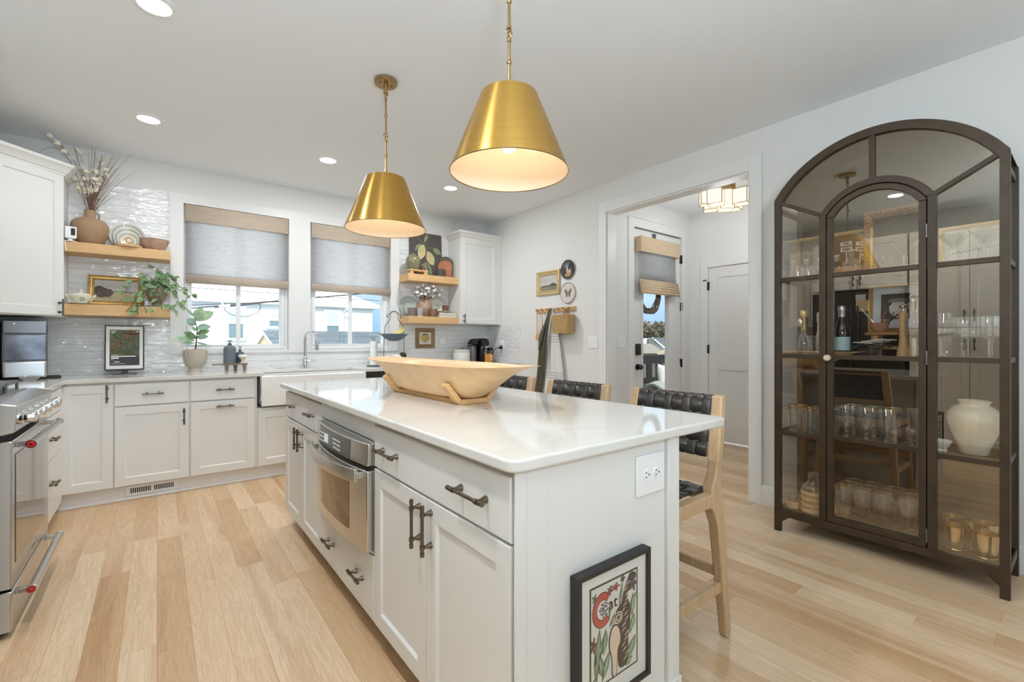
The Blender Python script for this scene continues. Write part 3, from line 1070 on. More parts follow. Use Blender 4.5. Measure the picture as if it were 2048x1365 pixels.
# ------------------------------------------------------------------ outside the entry door: porch, cushion chair, street
struct('porch_floor', MB().box(3.62, 9.5, FY + 0.14, 5.6, -0.12, -0.03), 'deck')
t = thing('porch_railing', 'dark stained wooden porch railing outside the glazed entry door', 'railing', (6.6, 5.2, -0.03))
obj('top_rail', MB().box(4.6, 9.4, 5.13, 5.27, 0.88, 0.92).box(4.6, 9.4, 5.16, 5.24, 0.76, 0.88), 'deck', t, world=True)
obj('bottom_rail', MB().box(4.6, 9.4, 5.16, 5.24, 0.39, 0.50), 'deck', t, world=True)
for x in (4.65, 7.0, 9.35):
    obj('post', MB().box(x - 0.05, x + 0.05, 5.15, 5.25, -0.03, 0.88), 'deck', t, world=True)
for i in range(15):
    x = 4.85 + i * 0.31
    obj('baluster', MB().box(x - 0.075, x + 0.075, 5.185, 5.215, 0.50, 0.76), 'deck', t, world=True)
t = thing('porch_chair', 'porch chair with pale linen cushions seen through the entry door glass', 'chair', (6.9, 4.35, -0.03))
obj('frame', MB().box(6.2, 7.6, 4.0, 4.9, 0.10, 0.2).box(6.2, 7.6, 4.82, 4.9, 0.2, 0.42).box(6.2, 6.26, 4.0, 4.06, -0.03, 0.2).box(7.54, 7.6, 4.0, 4.06, -0.03, 0.2).box(6.2, 6.26, 4.84, 4.9, -0.03, 0.2).box(7.54, 7.6, 4.84, 4.9, -0.03, 0.2), 'deck', t, world=True)
obj('seat_cushion', MB().box(6.24, 7.56, 4.0, 4.8, 0.2, 0.32), 'cushion', t, world=True, bevel=0.05, segs=4)
def pillow(c, w, h, th, tilt):
    b = MB()
    def fn(s):
        def g(u, v):
            a, q = 2 * u - 1, 2 * v - 1
            k = (1 - a ** 4) * (1 - q ** 4)
            pin = 1 - 0.10 * (1 - abs(a) ** 2) * abs(q) ** 3
            pin2 = 1 - 0.10 * (1 - abs(q) ** 2) * abs(a) ** 3
            return (a * w / 2 * pin2, s * th / 2 * max(0, k) ** 0.6, q * h / 2 * pin)
        return g
    b.grid(fn(1), 14, 14)
    b.grid(fn(-1), 14, 14)
    b.transform(Matrix.Translation(c) @ Euler(tilt).to_matrix().to_4x4())
    return b
p = single('throw_pillow', 'pale linen throw pillow standing upright on the porch chair', 'pillow', pillow((7.02, 4.62, 0.545), 0.50, 0.46, 0.18, (-0.25, 0.14, 0.1)), 'cushion', angle=60)
b = MB().grid(lambda u, v: (6.40 + 0.30 * u, 4.3 + 0.4 * v, 0.35 + 0.03 * math.sin(u * 9 + v * 4) + 0.10 * math.sin(v * 3) + 0.05 * u), 12, 12)
single('blanket', 'crumpled sage green blanket on the porch chair seat', 'blanket', b, plain('sage_cloth', (150, 156, 148), 0.95), solid=0.02, angle=80)
# grapevine wreath hanging on the outside of the entry door
b = MB()
rr = random.Random(3)
for k in range(26):
    ph, am, ro, dy = rr.random() * 6.28, 0.02 + rr.random() * 0.03, 0.185 + (rr.random() - 0.5) * 0.05, (rr.random() - 0.5) * 0.05
    pts = []
    for i in range(40):
        a = 2 * PI * i / 40
        q = ro + am * math.sin(a * 5 + ph) * 0.5
        pts.append((4.50 + q * math.cos(a), FY + 0.095 + dy + 0.02 * math.sin(a * 4 + ph), 1.72 + q * math.sin(a)))
    b.tube(pts, 0.0055, 5, closed=True)
single('wreath', 'dark twig wreath hanging outside the entry door glass', 'wreath', b, 'twig')
struct('porch_roof', MB().box(3.62, 9.6, FY + 0.14, 5.75, 2.62, 2.72), 'trim')
t = thing('street_house', 'white gabled house with grey roof and dark chimney across the street', 'house', (31.9, 22.0, GZ), -math.radians(37.9))
G0 = GZ
def hz(v):
    return (1.185 - (v - 682.5) * 0.0405) - G0
obj('wall', MB().prism([(-2.6, 0), (-2.6, hz(700)), (-0.42, hz(677)), (0.95, hz(703)), (3.4, hz(703)), (3.4, 0)], 'y', 0.0, 6.0), 'cloud_white', t, flat=True)
obj('roof', MB().prism([(-0.42, hz(676)), (3.8, hz(676)), (3.8, hz(702)), (0.98, hz(702))], 'y', -0.3, -0.02), 'shingle', t, flat=True)
obj('rake_board', MB().prism([(-0.46, hz(676)), (-0.36, hz(675.5)), (1.02, hz(702)), (0.92, hz(704))], 'y', -0.36, -0.3), 'cloud_white', t, flat=True)
obj('chimney', MB().box(-0.72, -0.28, -0.5, -0.05, hz(697), hz(677.5)), plain('chimney_grey', (92, 100, 98), 0.9), t)
obj('front_roof', MB().prism([(-2.8, hz(686)), (-1.0, hz(688)), (-0.1, hz(704)), (-0.1, hz(706)), (-2.8, hz(706))], 'y', -2.2, -0.55), plain('tan_shingle', (150, 146, 136), 0.9), t, flat=True)
obj('porch_gable', MB().prism([(-0.62, hz(706)), (0.02, hz(697.5)), (0.72, hz(706)), (0.72, hz(708)), (-0.62, hz(708))], 'y', -2.8, -2.2), plain('tan_gable', (164, 148, 124), 0.9), t, flat=True)
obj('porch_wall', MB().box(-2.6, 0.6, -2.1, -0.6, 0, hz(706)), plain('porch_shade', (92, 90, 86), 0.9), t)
obj('porch_post', MB().box(0.60, 0.70, -2.7, -2.6, 0, hz(706)).box(-0.66, -0.54, -2.7, -2.6, 0, hz(706)), 'cloud_white', t)
rr = random.Random(5)
for k, (x, y, h) in enumerate(((46, 34.5, 6.0), (48.5, 33.5, 6.3), (50, 34.5, 5.8), (52.5, 34.5, 6.2), (54, 37, 5.9), (50.5, 37, 6.4))):
    tt = thing('bare_tree', ('bare brown winter tree behind the street houses, %s in the row' % ('first', 'second', 'third', 'fourth', 'fifth', 'sixth')[k]), 'tree', (x, y, GZ), group='winter trees beyond the street')
    tb = MB()
    cr = MB()
    def branch(p, d, L, r, n):
        q = p + d * L
        tb.tube([p, (p + q) / 2 + Vector((0.05, 0, 0)) * L * 0.2, q], [r, r * 0.8, r * 0.6], 5)
        if n == 0:
            for _ in range(16):
                e = q + Vector((rr.uniform(-1, 1), rr.uniform(-1, 1), rr.uniform(-0.7, 0.8))) * 0.9
                cr.tube([q, (q + e) / 2 + Vector((0, 0, 0.1)), e], [0.03, 0.02, 0.008], 4)
                for _ in range(4):
                    lf = e + Vector((rr.uniform(-1, 1), rr.uniform(-1, 1), rr.uniform(-1, 1))) * 0.5
                    leaf_shape(cr, lf, lf + Vector((rr.uniform(-1, 1), rr.uniform(-1, 1), rr.uniform(-1, 1))) * 0.5, 0.24, n=2)
            return
        for _ in range(4):
            dd = (d + Vector((rr.uniform(-1, 1), rr.uniform(-1, 1), rr.uniform(-0.1, 0.7))) * 0.8).normalized()
            branch(q, dd, L * 0.72, r * 0.6, n - 1)
    branch(Vector((0, 0, 0)), Vector((0, 0, 1)), h * 0.36, 0.22, 2)
    obj('trunk', tb, 'twig', tt)
    obj('crown', cr, 'bush', tt, flat=True)

# ------------------------------------------------------------------ back wall base units (fronts at y = 4.405, faces -Y)
YF = 4.405
Z0, Z1 = 0.115, 0.884
BW = YB - 0.012 - YF
cabinet('base_cabinet', 'narrow white base cabinet with one tall door in the corner beside the range run', (-0.535, YF, 0), 0, 0.285, BW, Z0, Z1,
        [('door', 0.004, 0.281, 0.118, 0.868, ('v', 0.25, 0.805))], group='white base cabinets under the window counter')
cabinet('base_cabinet', 'white base cabinet with drawer above door with upright handle, above the floor vent', (-0.25, YF, 0), 0, 0.452, BW, Z0, Z1,
        [('drawer', 0.006, 0.446, 0.708, 0.868, ('h', 0.226, 0.79)), ('door', 0.006, 0.446, 0.118, 0.698, ('v', 0.415, 0.60))], group='white base cabinets under the window counter')
cabinet('base_cabinet', 'white base cabinet next to the apron sink, drawer and pull-out front both with level handles', (0.202, YF, 0), 0, 0.47, BW, Z0, Z1,
        [('drawer', 0.006, 0.452, 0.708, 0.868, ('h', 0.235, 0.79)), ('door', 0.006, 0.452, 0.118, 0.698, ('h', 0.235, 0.655))], group='white base cabinets under the window counter')
cabinet('sink_cabinet', 'white cabinet with two doors below the apron front sink', (0.672, YF, 0), 0, 0.93, BW, Z0, 0.61,
        [('door', 0.006, 0.464, 0.118, 0.585), ('door', 0.468, 0.924, 0.118, 0.585)])
cabinet('base_cabinet', 'white two door base cabinet in the far corner behind the island', (2.215, YF, 0), 0, XR - 0.012 - 2.215, BW, Z0, Z1,
        [('drawer', 0.006, 0.62, 0.708, 0.868, ('h', 0.31, 0.79)), ('drawer', 0.626, 1.236, 0.708, 0.868, ('h', 0.93, 0.79)), ('door', 0.006, 0.62, 0.118, 0.698, ('v', 0.58, 0.6)), ('door', 0.626, 1.236, 0.118, 0.698, ('v', 0.67, 0.6))])
t = thing('dishwasher', 'dishwasher with dark control strip between sink and corner cabinet', 'dishwasher', (1.91, YF, 0.1))
obj('body', MB().box(1.606, 2.211, YF, YB - 0.02, 0.1, 0.878), 'steel_dark', t, world=True)
obj('door', MB().box(1.61, 2.207, YF - 0.03, YF, 0.115, 0.79), 'steel', t, world=True, bevel=0.004)
obj('control_strip', MB().box(1.61, 2.207, YF - 0.03, YF, 0.795, 0.872), 'fridge', t, world=True, bevel=0.004)
# plinth along the floor, with its little quarter round
b = MB()
b.box(-0.60, XR - 0.02, 4.46, 4.475, 0.0, Z0)
b.prism([(4.46, 0), (4.445, 0), (4.447, 0.009), (4.453, 0.016), (4.46, 0.018)], 'x', -0.60, XR - 0.02)
b.box(-0.615, -0.60, 3.43, 4.46, 0.0, Z0)
struct('trim_6', b, 'trim')
t = thing('floor_vent', 'white slotted air vent set in the plinth below the cabinets', 'vent', (-0.03, 4.46, 0.06))
b = MB().box(-0.185, 0.128, 4.452, 4.4595, 0.022, 0.098)
obj('plate', b, 'white_plastic', t, world=True, bevel=0.002)
for x0 in (-0.158, -0.018):
    b = MB()
    for i in range(10):
        b.box(x0 + i * 0.0125, x0 + i * 0.0125 + 0.0072, 4.4505, 4.4515, 0.042, 0.079)
    obj('slots', b, 'black_matte', t, world=True)
for x in (-0.176, 0.119):
    obj('screw', MB().cyl((x, 4.4505, 0.06), (x, 4.4525, 0.06), 0.004, n=10), 'white_plastic', t, world=True)

# ------------------------------------------------------------------ left run
LXF = -0.52
cabinet('drawer_cabinet', 'narrow white cabinet of three drawers between range and corner', (LXF, 3.425, 0), PI / 2, 0.958, LXF - XL - 0.01, Z0, Z1,
        [('drawer', 0.01, 0.80, 0.735, 0.868, ('h', 0.40, 0.80)), ('drawer', 0.01, 0.80, 0.47, 0.727, ('h', 0.40, 0.60)), ('drawer', 0.01, 0.80, 0.118, 0.462, ('h', 0.40, 0.335))])
# worktop: one L-shaped slab with a notch for the sink
t = thing('worktop', 'white quartz worktop running under the windows and round the corner', 'worktop', (0, 4.7, Z1))
poly = [(XL + 0.01, 3.418), (-0.498, 3.418), (-0.498, 4.365), (0.718, 4.365), (0.718, 4.80), (1.59, 4.80), (1.59, 4.365), (XR - 0.011, 4.365), (XR - 0.011, YB - 0.011), (XL + 0.01, YB - 0.011)]
obj('slab', MB().prism(poly, 'z', Z1 + 0.0005, 0.914), 'quartz', t, world=True, bevel=0.003)
single('worktop', 'short piece of white worktop on the near side of the range', 'worktop', MB().box(XL + 0.01, -0.498, 2.40, 2.642, Z1 + 0.0005, 0.914), 'quartz', bevel=0.003)
cabinet('base_cabinet', 'slim white base cabinet on the near side of the range', (LXF, 2.40, 0), PI / 2, 0.24, LXF - XL - 0.01, 0.0, Z1, [('door', 0.004, 0.236, 0.118, 0.868)])

# ------------------------------------------------------------------ apron sink and tap
t = thing('apron_sink', 'white fireclay apron front sink below the windows', 'sink', (1.15, 4.58, 0.62))
x0, x1, y0, y1, zt = 0.698, 1.598, 4.352, 4.795, 0.8838
b = MB()
b.box(x0, x1, y0, y0 + 0.028, 0.626, zt)
b.box(x0, x1, y1 - 0.028, y1, 0.66, zt)
b.box(x0, x0 + 0.028, y0 + 0.028, y1 - 0.028, 0.66, zt)
b.box(x1 - 0.028, x1, y0 + 0.028, y1 - 0.028, 0.66, zt)
b.box(x0, x1, y0 + 0.028, y1, 0.636, 0.66)
obj('basin', b, 'sink', t, world=True, bevel=0.008, segs=3)
obj('drain', MB().cyl((1.15, 4.58, 0.66), (1.15, 4.58, 0.664), 0.045), 'chrome', t, world=True)
fx, fy = 1.165, 4.86
t = thing('kitchen_tap', 'tall chrome gooseneck kitchen tap behind the apron sink', 'tap', (fx, fy, 0.914))
obj('body', MB().lathe([(0.0001, 0), (0.028, 0), (0.028, 0.006), (0.021, 0.012), (0.021, 0.11), (0.0155, 0.118), (0.0001, 0.118)], (fx, fy, 0.9145), 20), 'chrome', t, world=True)
arc = [(fx, fy, 1.02), (fx, fy, 1.19)]
dxn, dyn = 0.42, -0.91
for i in range(1, 13):
    a = PI * i / 12
    q = 0.085 * (1 - math.cos(a))
    arc.append((fx + dxn * q, fy + dyn * q, 1.19 + 0.095 * math.sin(a)))
obj('spout', MB().tube(arc, 0.0135, 14), 'chrome', t, world=True)
e = arc[-1]
obj('spray_head', MB().tube([(e[0], e[1], 1.195), (e[0], e[1], 1.12), (e[0], e[1], 1.095)], [0.016, 0.018, 0.015], 14), 'chrome', t, world=True)
obj('lever', MB().tube([(fx + 0.018, fy, 0.985), (fx + 0.05, fy - 0.01, 0.985), (fx + 0.105, fy - 0.02, 0.992)], [0.012, 0.008, 0.005], 10), 'chrome', t, world=True)
single('sink_button', 'small round steel air switch in the counter beside the tap', 'button', MB().lathe([(0.0001, 0.008), (0.016, 0.008), (0.02, 0.0)], (0.93, 4.862, 0.9145), 18), 'steel')

# ------------------------------------------------------------------ range
RY0, RY1, RX = 2.65, 3.41, -0.455
t = thing('range', 'stainless steel gas range with red-tipped handles in the corner run', 'range', (-0.8, 3.03, 0))
obj('body', MB().box(XL + 0.02, -0.49, RY0 + 0.004, RY1 - 0.004, 0.012, 0.80), 'black_matte', t, world=True)
lit_range_side = plain('range_end_lit_grey', (196, 192, 185), 0.45, 0.25)  # paler than the steel parts: the lit look of this side put into its colour
obj('end_cap', MB().prism([(-0.52, 0.808), (-0.4495, 0.821), (-0.4415, 0.923), (-0.52, 0.936)], 'y', RY0 - 0.002, RY0), lit_range_side, t, world=True)
obj('side_panel', MB().box(-0.50, RX - 0.006, RY0 - 0.001, RY0 + 0.002, 0.20, 0.78).box(-0.50, RX - 0.006, RY0 - 0.001, RY0 + 0.002, 0.03, 0.185), lit_range_side, t, world=True)
b = MB().prism([(-0.50, 0.805), (-0.448, 0.819), (-0.440, 0.925), (-0.50, 0.94), (XL + 0.02, 0.94), (XL + 0.02, 0.805)], 'y', RY0, RY1)
obj('control_panel', b, 'steel', t, world=True, bevel=0.004, flat=False)
cook = obj('cooktop', MB().box(XL + 0.03, -0.53, RY0 + 0.02, RY1 - 0.02, 0.9405, 0.945), 'steel', t, world=True, bevel=0.002)
for y in (2.79, 3.03, 3.27):
    for x in (-0.70, -1.0):
        obj('burner', MB().lathe([(0.0001, 0.022), (0.035, 0.022), (0.04, 0.012), (0.055, 0.010), (0.058, 0)], (x, y, 0.9445), 20), 'black_matte', cook, world=True)
for k, yc in enumerate((2.79, 3.03, 3.27)):
    b = MB()
    w = 0.11
    for y in (yc - w, yc - 0.037, yc + 0.037, yc + w):
        b.box(XL + 0.06, -0.56, y - 0.006, y + 0.006, 0.972, 0.986)
    for x in (XL + 0.06, -0.85, -0.57):
        b.box(x, x + 0.012, yc - w, yc + w, 0.972, 0.986)
        for y in (yc - w, yc + w):
            b.box(x, x + 0.012, y - 0.006, y + 0.006, 0.945, 0.972)
    obj('grate', b, 'steel_dark' if k else 'black_matte', t, world=True, bevel=0.002)
def mid(y):
    return y
dr = obj('oven_door', MB().box(-0.49, RX, RY0 + 0.002, RY1 - 0.002, 0.197, 0.785), 'steel', t, world=True, bevel=0.004)
obj('door_window', MB().box(RX, RX + 0.0025, RY0 + 0.05, RY1 - 0.13, 0.285, 0.725), plain('oven_window', (150, 146, 140), 0.06, 0.85), dr, world=True, bevel=0.002)
obj('logo_badge', MB().box(RX, RX + 0.002, 3.0, 3.07, 0.228, 0.250), 'chrome', dr, world=True)
dw = obj('warming_drawer', MB().box(-0.49, RX, RY0 + 0.002, RY1 - 0.002, 0.028, 0.187), 'steel', t, world=True, bevel=0.004)
for par, z in ((dr, 0.762), (dw, 0.165)):
    hx = -0.408
    h = obj('handle', MB().tube([(hx, RY0 + 0.04, z), (hx, RY1 - 0.04, z)], 0.0145, 18), 'steel', par, world=True)
    for y in (RY0 + 0.06, RY1 - 0.06):
        h2 = MB().box(RX, hx, y - 0.014, y + 0.014, z - 0.009, z + 0.009)
        obj('handle_bracket', h2, 'steel', par, world=True, bevel=0.002)
    for y, s in ((RY0 + 0.04, -1), (RY1 - 0.04, 1)):
        obj('end_ring', MB().lathe([(0.0001, 0.003 * s), (0.0165, 0.003 * s), (0.0172, 0.001 * s), (0.0172, -0.012 * s), (0.0145, -0.014 * s)], (hx, y, z), 20, axis='y'), 'chrome', h, world=True)
        obj('red_medallion', MB().lathe([(0.0045, 0.0062 * s), (0.006, 0.0046 * s), (0.0125, 0.0046 * s), (0.0138, 0.003 * s)], (hx, y, z), 20, axis='y'), 'red', h, world=True)
for y in (2.70, 2.80, 2.92, 3.06, 3.19, 3.32):
    b = MB().lathe([(0.027, 0.0), (0.027, 0.012), (0.021, 0.016), (0.021, 0.046), (0.0185, 0.05), (0.0001, 0.05)], (-0.444, y, 0.872), 22, axis='x')
    b.box(-0.40, -0.392, y - 0.002, y + 0.002, 0.872, 0.893)
    obj('knob', b, 'chrome', t, world=True)
for y in (RY0 + 0.06, RY1 - 0.06):
    obj('foot', MB().cyl((-0.56, y, 0), (-0.56, y, 0.03), 0.02), 'black', t, world=True)
    obj('foot', MB().cyl((-1.08, y, 0), (-1.08, y, 0.03), 0.02), 'black', t, world=True)

# ------------------------------------------------------------------ upper cabinets and crowns
S2 = math.sqrt(0.5)
def crown_mb(path, z, prof):
    """crown moulding swept along a plan path (list of (x, y)) with outward normals to the right of travel"""
    n = len(path)
    vs, fs = [], []
    for i, p in enumerate(path):
        d0 = Vector(path[i]) - Vector(path[i - 1]) if i else Vector(path[1]) - Vector(path[0])
        d1 = Vector(path[i + 1]) - Vector(path[i]) if i < n - 1 else d0
        n0 = Vector((d0.y, -d0.x)).normalized()
        n1 = Vector((d1.y, -d1.x)).normalized()
        nb = (n0 + n1).normalized()
        k = 1 / max(0.4, nb.dot(n0))
        for (o, h) in prof:
            q = Vector(p) + nb * (o * k)
            vs.append((q.x, q.y, z + h))
    m = len(prof)
    for i in range(n - 1):
        for j in range(m):
            j2 = (j + 1) % m
            fs.append((i * m + j, i * m + j2, (i + 1) * m + j2, (i + 1) * m + j))
    fs.append(tuple(range(m)))
    fs.append(tuple((n - 1) * m + j for j in range(m - 1, -1, -1)))
    return MB().add(vs, fs)
CROWN = [(-0.02, 0.0), (0.004, 0.0), (0.006, 0.012), (0.014, 0.016), (0.022, 0.032), (0.036, 0.052), (0.050, 0.062), (0.050, 0.082), (-0.02, 0.082)]
# diagonal corner wall cabinet
t = thing('corner_wall_cabinet', 'white diagonal corner wall cabinet above the ice maker', 'cabinet', (-0.86, 4.69, 1.364))
A, Bp = (XL + 0.305, 4.39), (-0.553, 4.695)
body = [(XL, 4.39), A, Bp, (-0.553, YB - 0.01), (XL, YB - 0.01)]
obj('body', MB().prism(body, 'z', 1.364, 2.43), 'cabinet', t, world=True)
dl = (Vector(Bp) - Vector(A)).length
mb = shaker_mb(0.004, dl - 0.004, 1.372, 2.405, 0.06)
R45 = Matrix.Translation((A[0], A[1], 0)) @ Matrix.Rotation(PI / 4, 4, 'Z')
mb.transform(R45)
dd = obj('door', mb, 'cabinet', t, world=True, angle=30)
hb = pull(None, dl - 0.034, 1.43, 'v', L=0.12)
hb.data.transform(R45)
hb.data.transform(wm(dd).inverted())
hb.parent = dd
obj('crown', crown_mb([(XL + 0.30, 3.9), (XL + 0.305 + 0.004, 4.388 - 0.008), (Bp[0] + 0.016, Bp[1] - 0.012), (-0.55, YB - 0.01)], 2.405, CROWN), 'cabinet', t, world=True, angle=25)
# wall cabinet right of the windows
t = thing('wall_cabinet', 'white wall cabinet with one door in the far corner above the coffee machine', 'cabinet', (3.17, 4.85, 1.39))
obj('body', MB().box(2.876, XR - 0.002, 4.70, YB - 0.01, 1.39, 2.45), 'cabinet', t, world=True)
mb = shaker_mb(0.004, 0.535, 1.396, 2.43, 0.06)
mb.transform(Matrix.Translation((2.876, 4.70, 0)))
dd = obj('door', mb, 'cabinet', t, world=True, angle=30)
obj('filler', MB().box(3.414, XR - 0.002, 4.684, 4.70, 1.39, 2.45), 'cabinet', t, world=True)
hb = pull(None, 0.034, 1.455, 'v', L=0.11)
hb.data.transform(Matrix.Translation((2.876, 4.70, 0)))
hb.data.transform(wm(dd).inverted())
hb.parent = dd
obj('crown', crown_mb([(2.876, YB - 0.01), (2.876, 4.684), (XR - 0.002, 4.684)], 2.425, CROWN), 'cabinet', t, world=True, angle=25)

# ------------------------------------------------------------------ oak shelves
def shelf(label, x0, x1, z0, z1):
    return single('floating_shelf', label, 'shelf', MB().box(x0, x1, 4.742, YB - 0.0095, z0, z1), 'oak_shelf', bevel=0.002)
shelf('thick oak floating shelf carrying the brown vase, upper one beside the corner cabinet', -0.55, 0.087, 1.859, 1.936)
shelf('thick oak floating shelf carrying the trailing plant, lower one beside the corner cabinet', -0.55, 0.087, 1.382, 1.466)
shelf('thick oak floating shelf carrying the lemon painting, upper one by the far wall cabinet', 2.222, 2.873, 1.868, 1.948)
shelf('thick oak floating shelf carrying the cotton stems, lower one by the far wall cabinet', 2.222, 2.873, 1.388, 1.468)

# ------------------------------------------------------------------ island (fronts face -X at x = 0.655)
IX = 0.675
toe = (0.075, 'dark_oak')
cabinet('island_cabinet', 'island cabinet at the near end with one wide drawer over two doors', (IX, 1.702, 0), -PI / 2, 0.857, 0.6, 0.10, Z1,
        [('drawer', 0.004, 0.854, 0.706, 0.862, ('h', 0.155, 0.785, 0.17), ('h', 0.695, 0.785, 0.17)),
         ('door', 0.004, 0.427, 0.105, 0.698, ('v', 0.388, 0.615, 0.15)), ('door', 0.431, 0.854, 0.105, 0.698, ('v', 0.462, 0.615, 0.15))],
        group='white island cabinets', toe=toe)
t = cabinet('island_cabinet', 'middle island cabinet holding the built-in oven above a two-handled drawer', (IX, 2.415, 0), -PI / 2, 0.713, 0.6, 0.10, 0.36,
        [('drawer', 0.004, 0.709, 0.105, 0.355, ('h', 0.175, 0.228), ('h', 0.558, 0.228))], group='white island cabinets', toe=toe)
b = MB()
b.box(0.0, 0.014, 0.0, 0.6, 0.36, Z1)
b.box(0.699, 0.713, 0.0, 0.6, 0.36, Z1)
b.box(0.014, 0.699, 0.585, 0.6, 0.36, Z1)
obj('housing', b, 'cabinet', t)
obj('top_rail', MB().box(0.0, 0.713, -0.018, 0.02, 0.80, Z1), 'cabinet', t, bevel=0.002)
cabinet('island_cabinet', 'far island cabinet with one drawer over two doors, nearest the sink', (IX, 3.225, 0), -PI / 2, 0.81, 0.6, 0.10, Z1,
        [('drawer', 0.004, 0.806, 0.706, 0.862, ('h', 0.21, 0.79), ('h', 0.635, 0.79)),
         ('door', 0.004, 0.403, 0.105, 0.698, ('v', 0.365, 0.62)), ('door', 0.407, 0.806, 0.105, 0.698, ('v', 0.44, 0.62))],
        group='white island cabinets', toe=toe)
# end panel, stiles, post and seating-side panel
t = thing('island_end_panel', 'white panelled end of the island with corner post, facing the camera', 'panel', (1.0, 0.85, 0))
obj('board', MB().box(0.662, 1.262, 0.838, 0.8435, 0.0, Z1), 'cabinet', t, world=True)
obj('stile', MB().box(0.657, 0.690, 0.830, 0.8375, 0.0, Z1).box(0.692, 0.757, 0.832, 0.8375, 0.0, Z1), 'cabinet', t, world=True, bevel=0.001)
obj('corner_post', MB().box(1.266, 1.325, 0.826, 0.90, 0.0, Z1), 'cabinet', t, world=True, bevel=0.002)
obj('post_foot', MB().box(1.260, 1.331, 0.820, 0.905, 0.0, 0.11), 'cabinet', t, world=True, bevel=0.003)
single('island_back_panel', 'white flat panel along the stool side of the island', 'panel', MB().box(1.28, 1.298, 0.906, 3.225, 0.0, Z1), 'cabinet')
single('island_far_panel', 'white flat panel closing the island end nearest the sink', 'panel', MB().box(0.680, 1.298, 3.2265, 3.24, 0.10, Z1), 'cabinet')
# quartz top with rounded corners and eased edges
def round_poly(x0, x1, y0, y1, r, n=6):
    out = []
    for cx, cyy, a in ((x1 - r, y1 - r, 0), (x0 + r, y1 - r, PI / 2), (x0 + r, y0 + r, PI), (x1 - r, y0 + r, 3 * PI / 2)):
        for i in range(n + 1):
            q = a + PI / 2 * i / n
            out.append((cx + r * math.cos(q), cyy + r * math.sin(q)))
    return out
single('island_worktop', 'thick white quartz island top with rounded corners', 'worktop', MB().prism(round_poly(0.625, 1.597, 0.803, 3.27, 0.035), 'z', Z1 + 0.0005, 0.9145), 'quartz', bevel=0.006, segs=3)
# wall socket on the end panel
t = thing('socket_plate', 'white double socket plate on the end of the island', 'socket', (1.18, 0.83, 0.785))
obj('plate', MB().box(1.112, 1.252, 0.831, 0.8375, 0.722, 0.842), 'white_plastic', t, world=True, bevel=0.003)
for x in (1.158, 1.208):
    s = obj('socket', MB().lathe([(0.0001, -0.003), (0.0165, -0.003), (0.018, 0.0)], (x, 0.831, 0.783), 20, axis='y'), 'white_plastic', t, world=True)
    bb = MB()
    bb.box(x - 0.008, x - 0.0015, 0.8273, 0.829, 0.789, 0.7915)
    bb.box(x - 0.008, x - 0.0015, 0.8273, 0.829, 0.776, 0.7785)
    bb.cyl((x + 0.009, 0.8273, 0.783), (x + 0.009, 0.829, 0.783), 0.0028, n=10)
    obj('slots', bb, 'black_matte', s, world=True)

# ------------------------------------------------------------------ built-in oven in the island (faces -X)
t = thing('built_in_oven', 'stainless built-in oven with curved handle in the middle of the island', 'oven', (0.66, 2.06, 0.36))
oy0, oy1 = 1.712, 2.398
obj('trim_flange', MB().box(0.656, 0.6595, 1.7065, 2.4115, 0.362, 0.798), 'steel', t, world=True)
obj('case', MB().box(0.66, 1.24, oy0 + 0.005, oy1 - 0.005, 0.366, 0.79), 'black_matte', t, world=True)
def bow(y, d=0.045):
    k = (y - (oy0 + oy1) / 2) / ((oy1 - oy0) / 2)
    return d * (1 - k * k)
def bowed(y0, y1, z0, z1, xf, thick, d, n=18, lean=0.0):
    ys = [y0 + (y1 - y0) * i / n for i in range(n + 1)]
    b = MB()
    vs, fs = [], []
    for y in ys:
        f = xf - bow(y, d)
        vs += [(f, y, z0), (f + lean, y, z1), (xf + thick, y, z1), (xf + thick, y, z0)]
    for i in range(n):
        for j in range(4):
            j2 = (j + 1) % 4
            fs.append((i * 4 + j, i * 4 + j2, i * 4 + 4 + j2, i * 4 + 4 + j))
    fs += [(0, 1, 2, 3), (n * 4 + 3, n * 4 + 2, n * 4 + 1, n * 4)]
    return b.add(vs, fs)
od = obj('door', bowed(oy0, oy1, 0.372, 0.685, 0.632, 0.026, 0.028), 'steel', t, world=True, bevel=0.004, angle=50)
obj('door_window', bowed(oy0 + 0.15, oy1 - 0.13, 0.425, 0.655, 0.6305, 0.01, 0.028), plain('oven_glass', (128, 112, 92), 0.07, 0.8), od, world=True, angle=50)
b = MB()
pts = []
for i in range(17):
    y = oy0 + 0.03 + (oy1 - oy0 - 0.06) * i / 16
    pts.append((0.612 - bow(y, 0.05), y, 0.668))
b2 = MB()
vs, fs = [], []
for (x, y, z) in pts:
    vs += [(x - 0.010, y, z - 0.026), (x - 0.013, y, z), (x - 0.010, y, z + 0.026), (x + 0.004, y, z + 0.026), (x + 0.004, y, z - 0.026)]
for i in range(len(pts) - 1):
    for j in range(5):
        j2 = (j + 1) % 5
        fs.append((i * 5 + j, i * 5 + j2, i * 5 + 5 + j2, i * 5 + 5 + j))
fs += [(0, 1, 2, 3, 4), tuple(len(vs) - 1 - i for i in range(5))]
b2.add(vs, fs)
for y in (oy0 + 0.035, oy1 - 0.035):
    b2.box(0.60, 0.64, y - 0.008, y + 0.008, 0.655, 0.68)
obj('handle', b2, 'steel', od, world=True, bevel=0.002, angle=50)
obj('vent_gap', bowed(oy0 + 0.01, oy1 - 0.01, 0.685, 0.704, 0.640, 0.02, 0.022), 'black', t, world=True)
obj('control_housing', bowed(oy0, oy1, 0.704, 0.790, 0.632, 0.028, 0.026, lean=0.004), 'steel', t, world=True, bevel=0.004, angle=50)
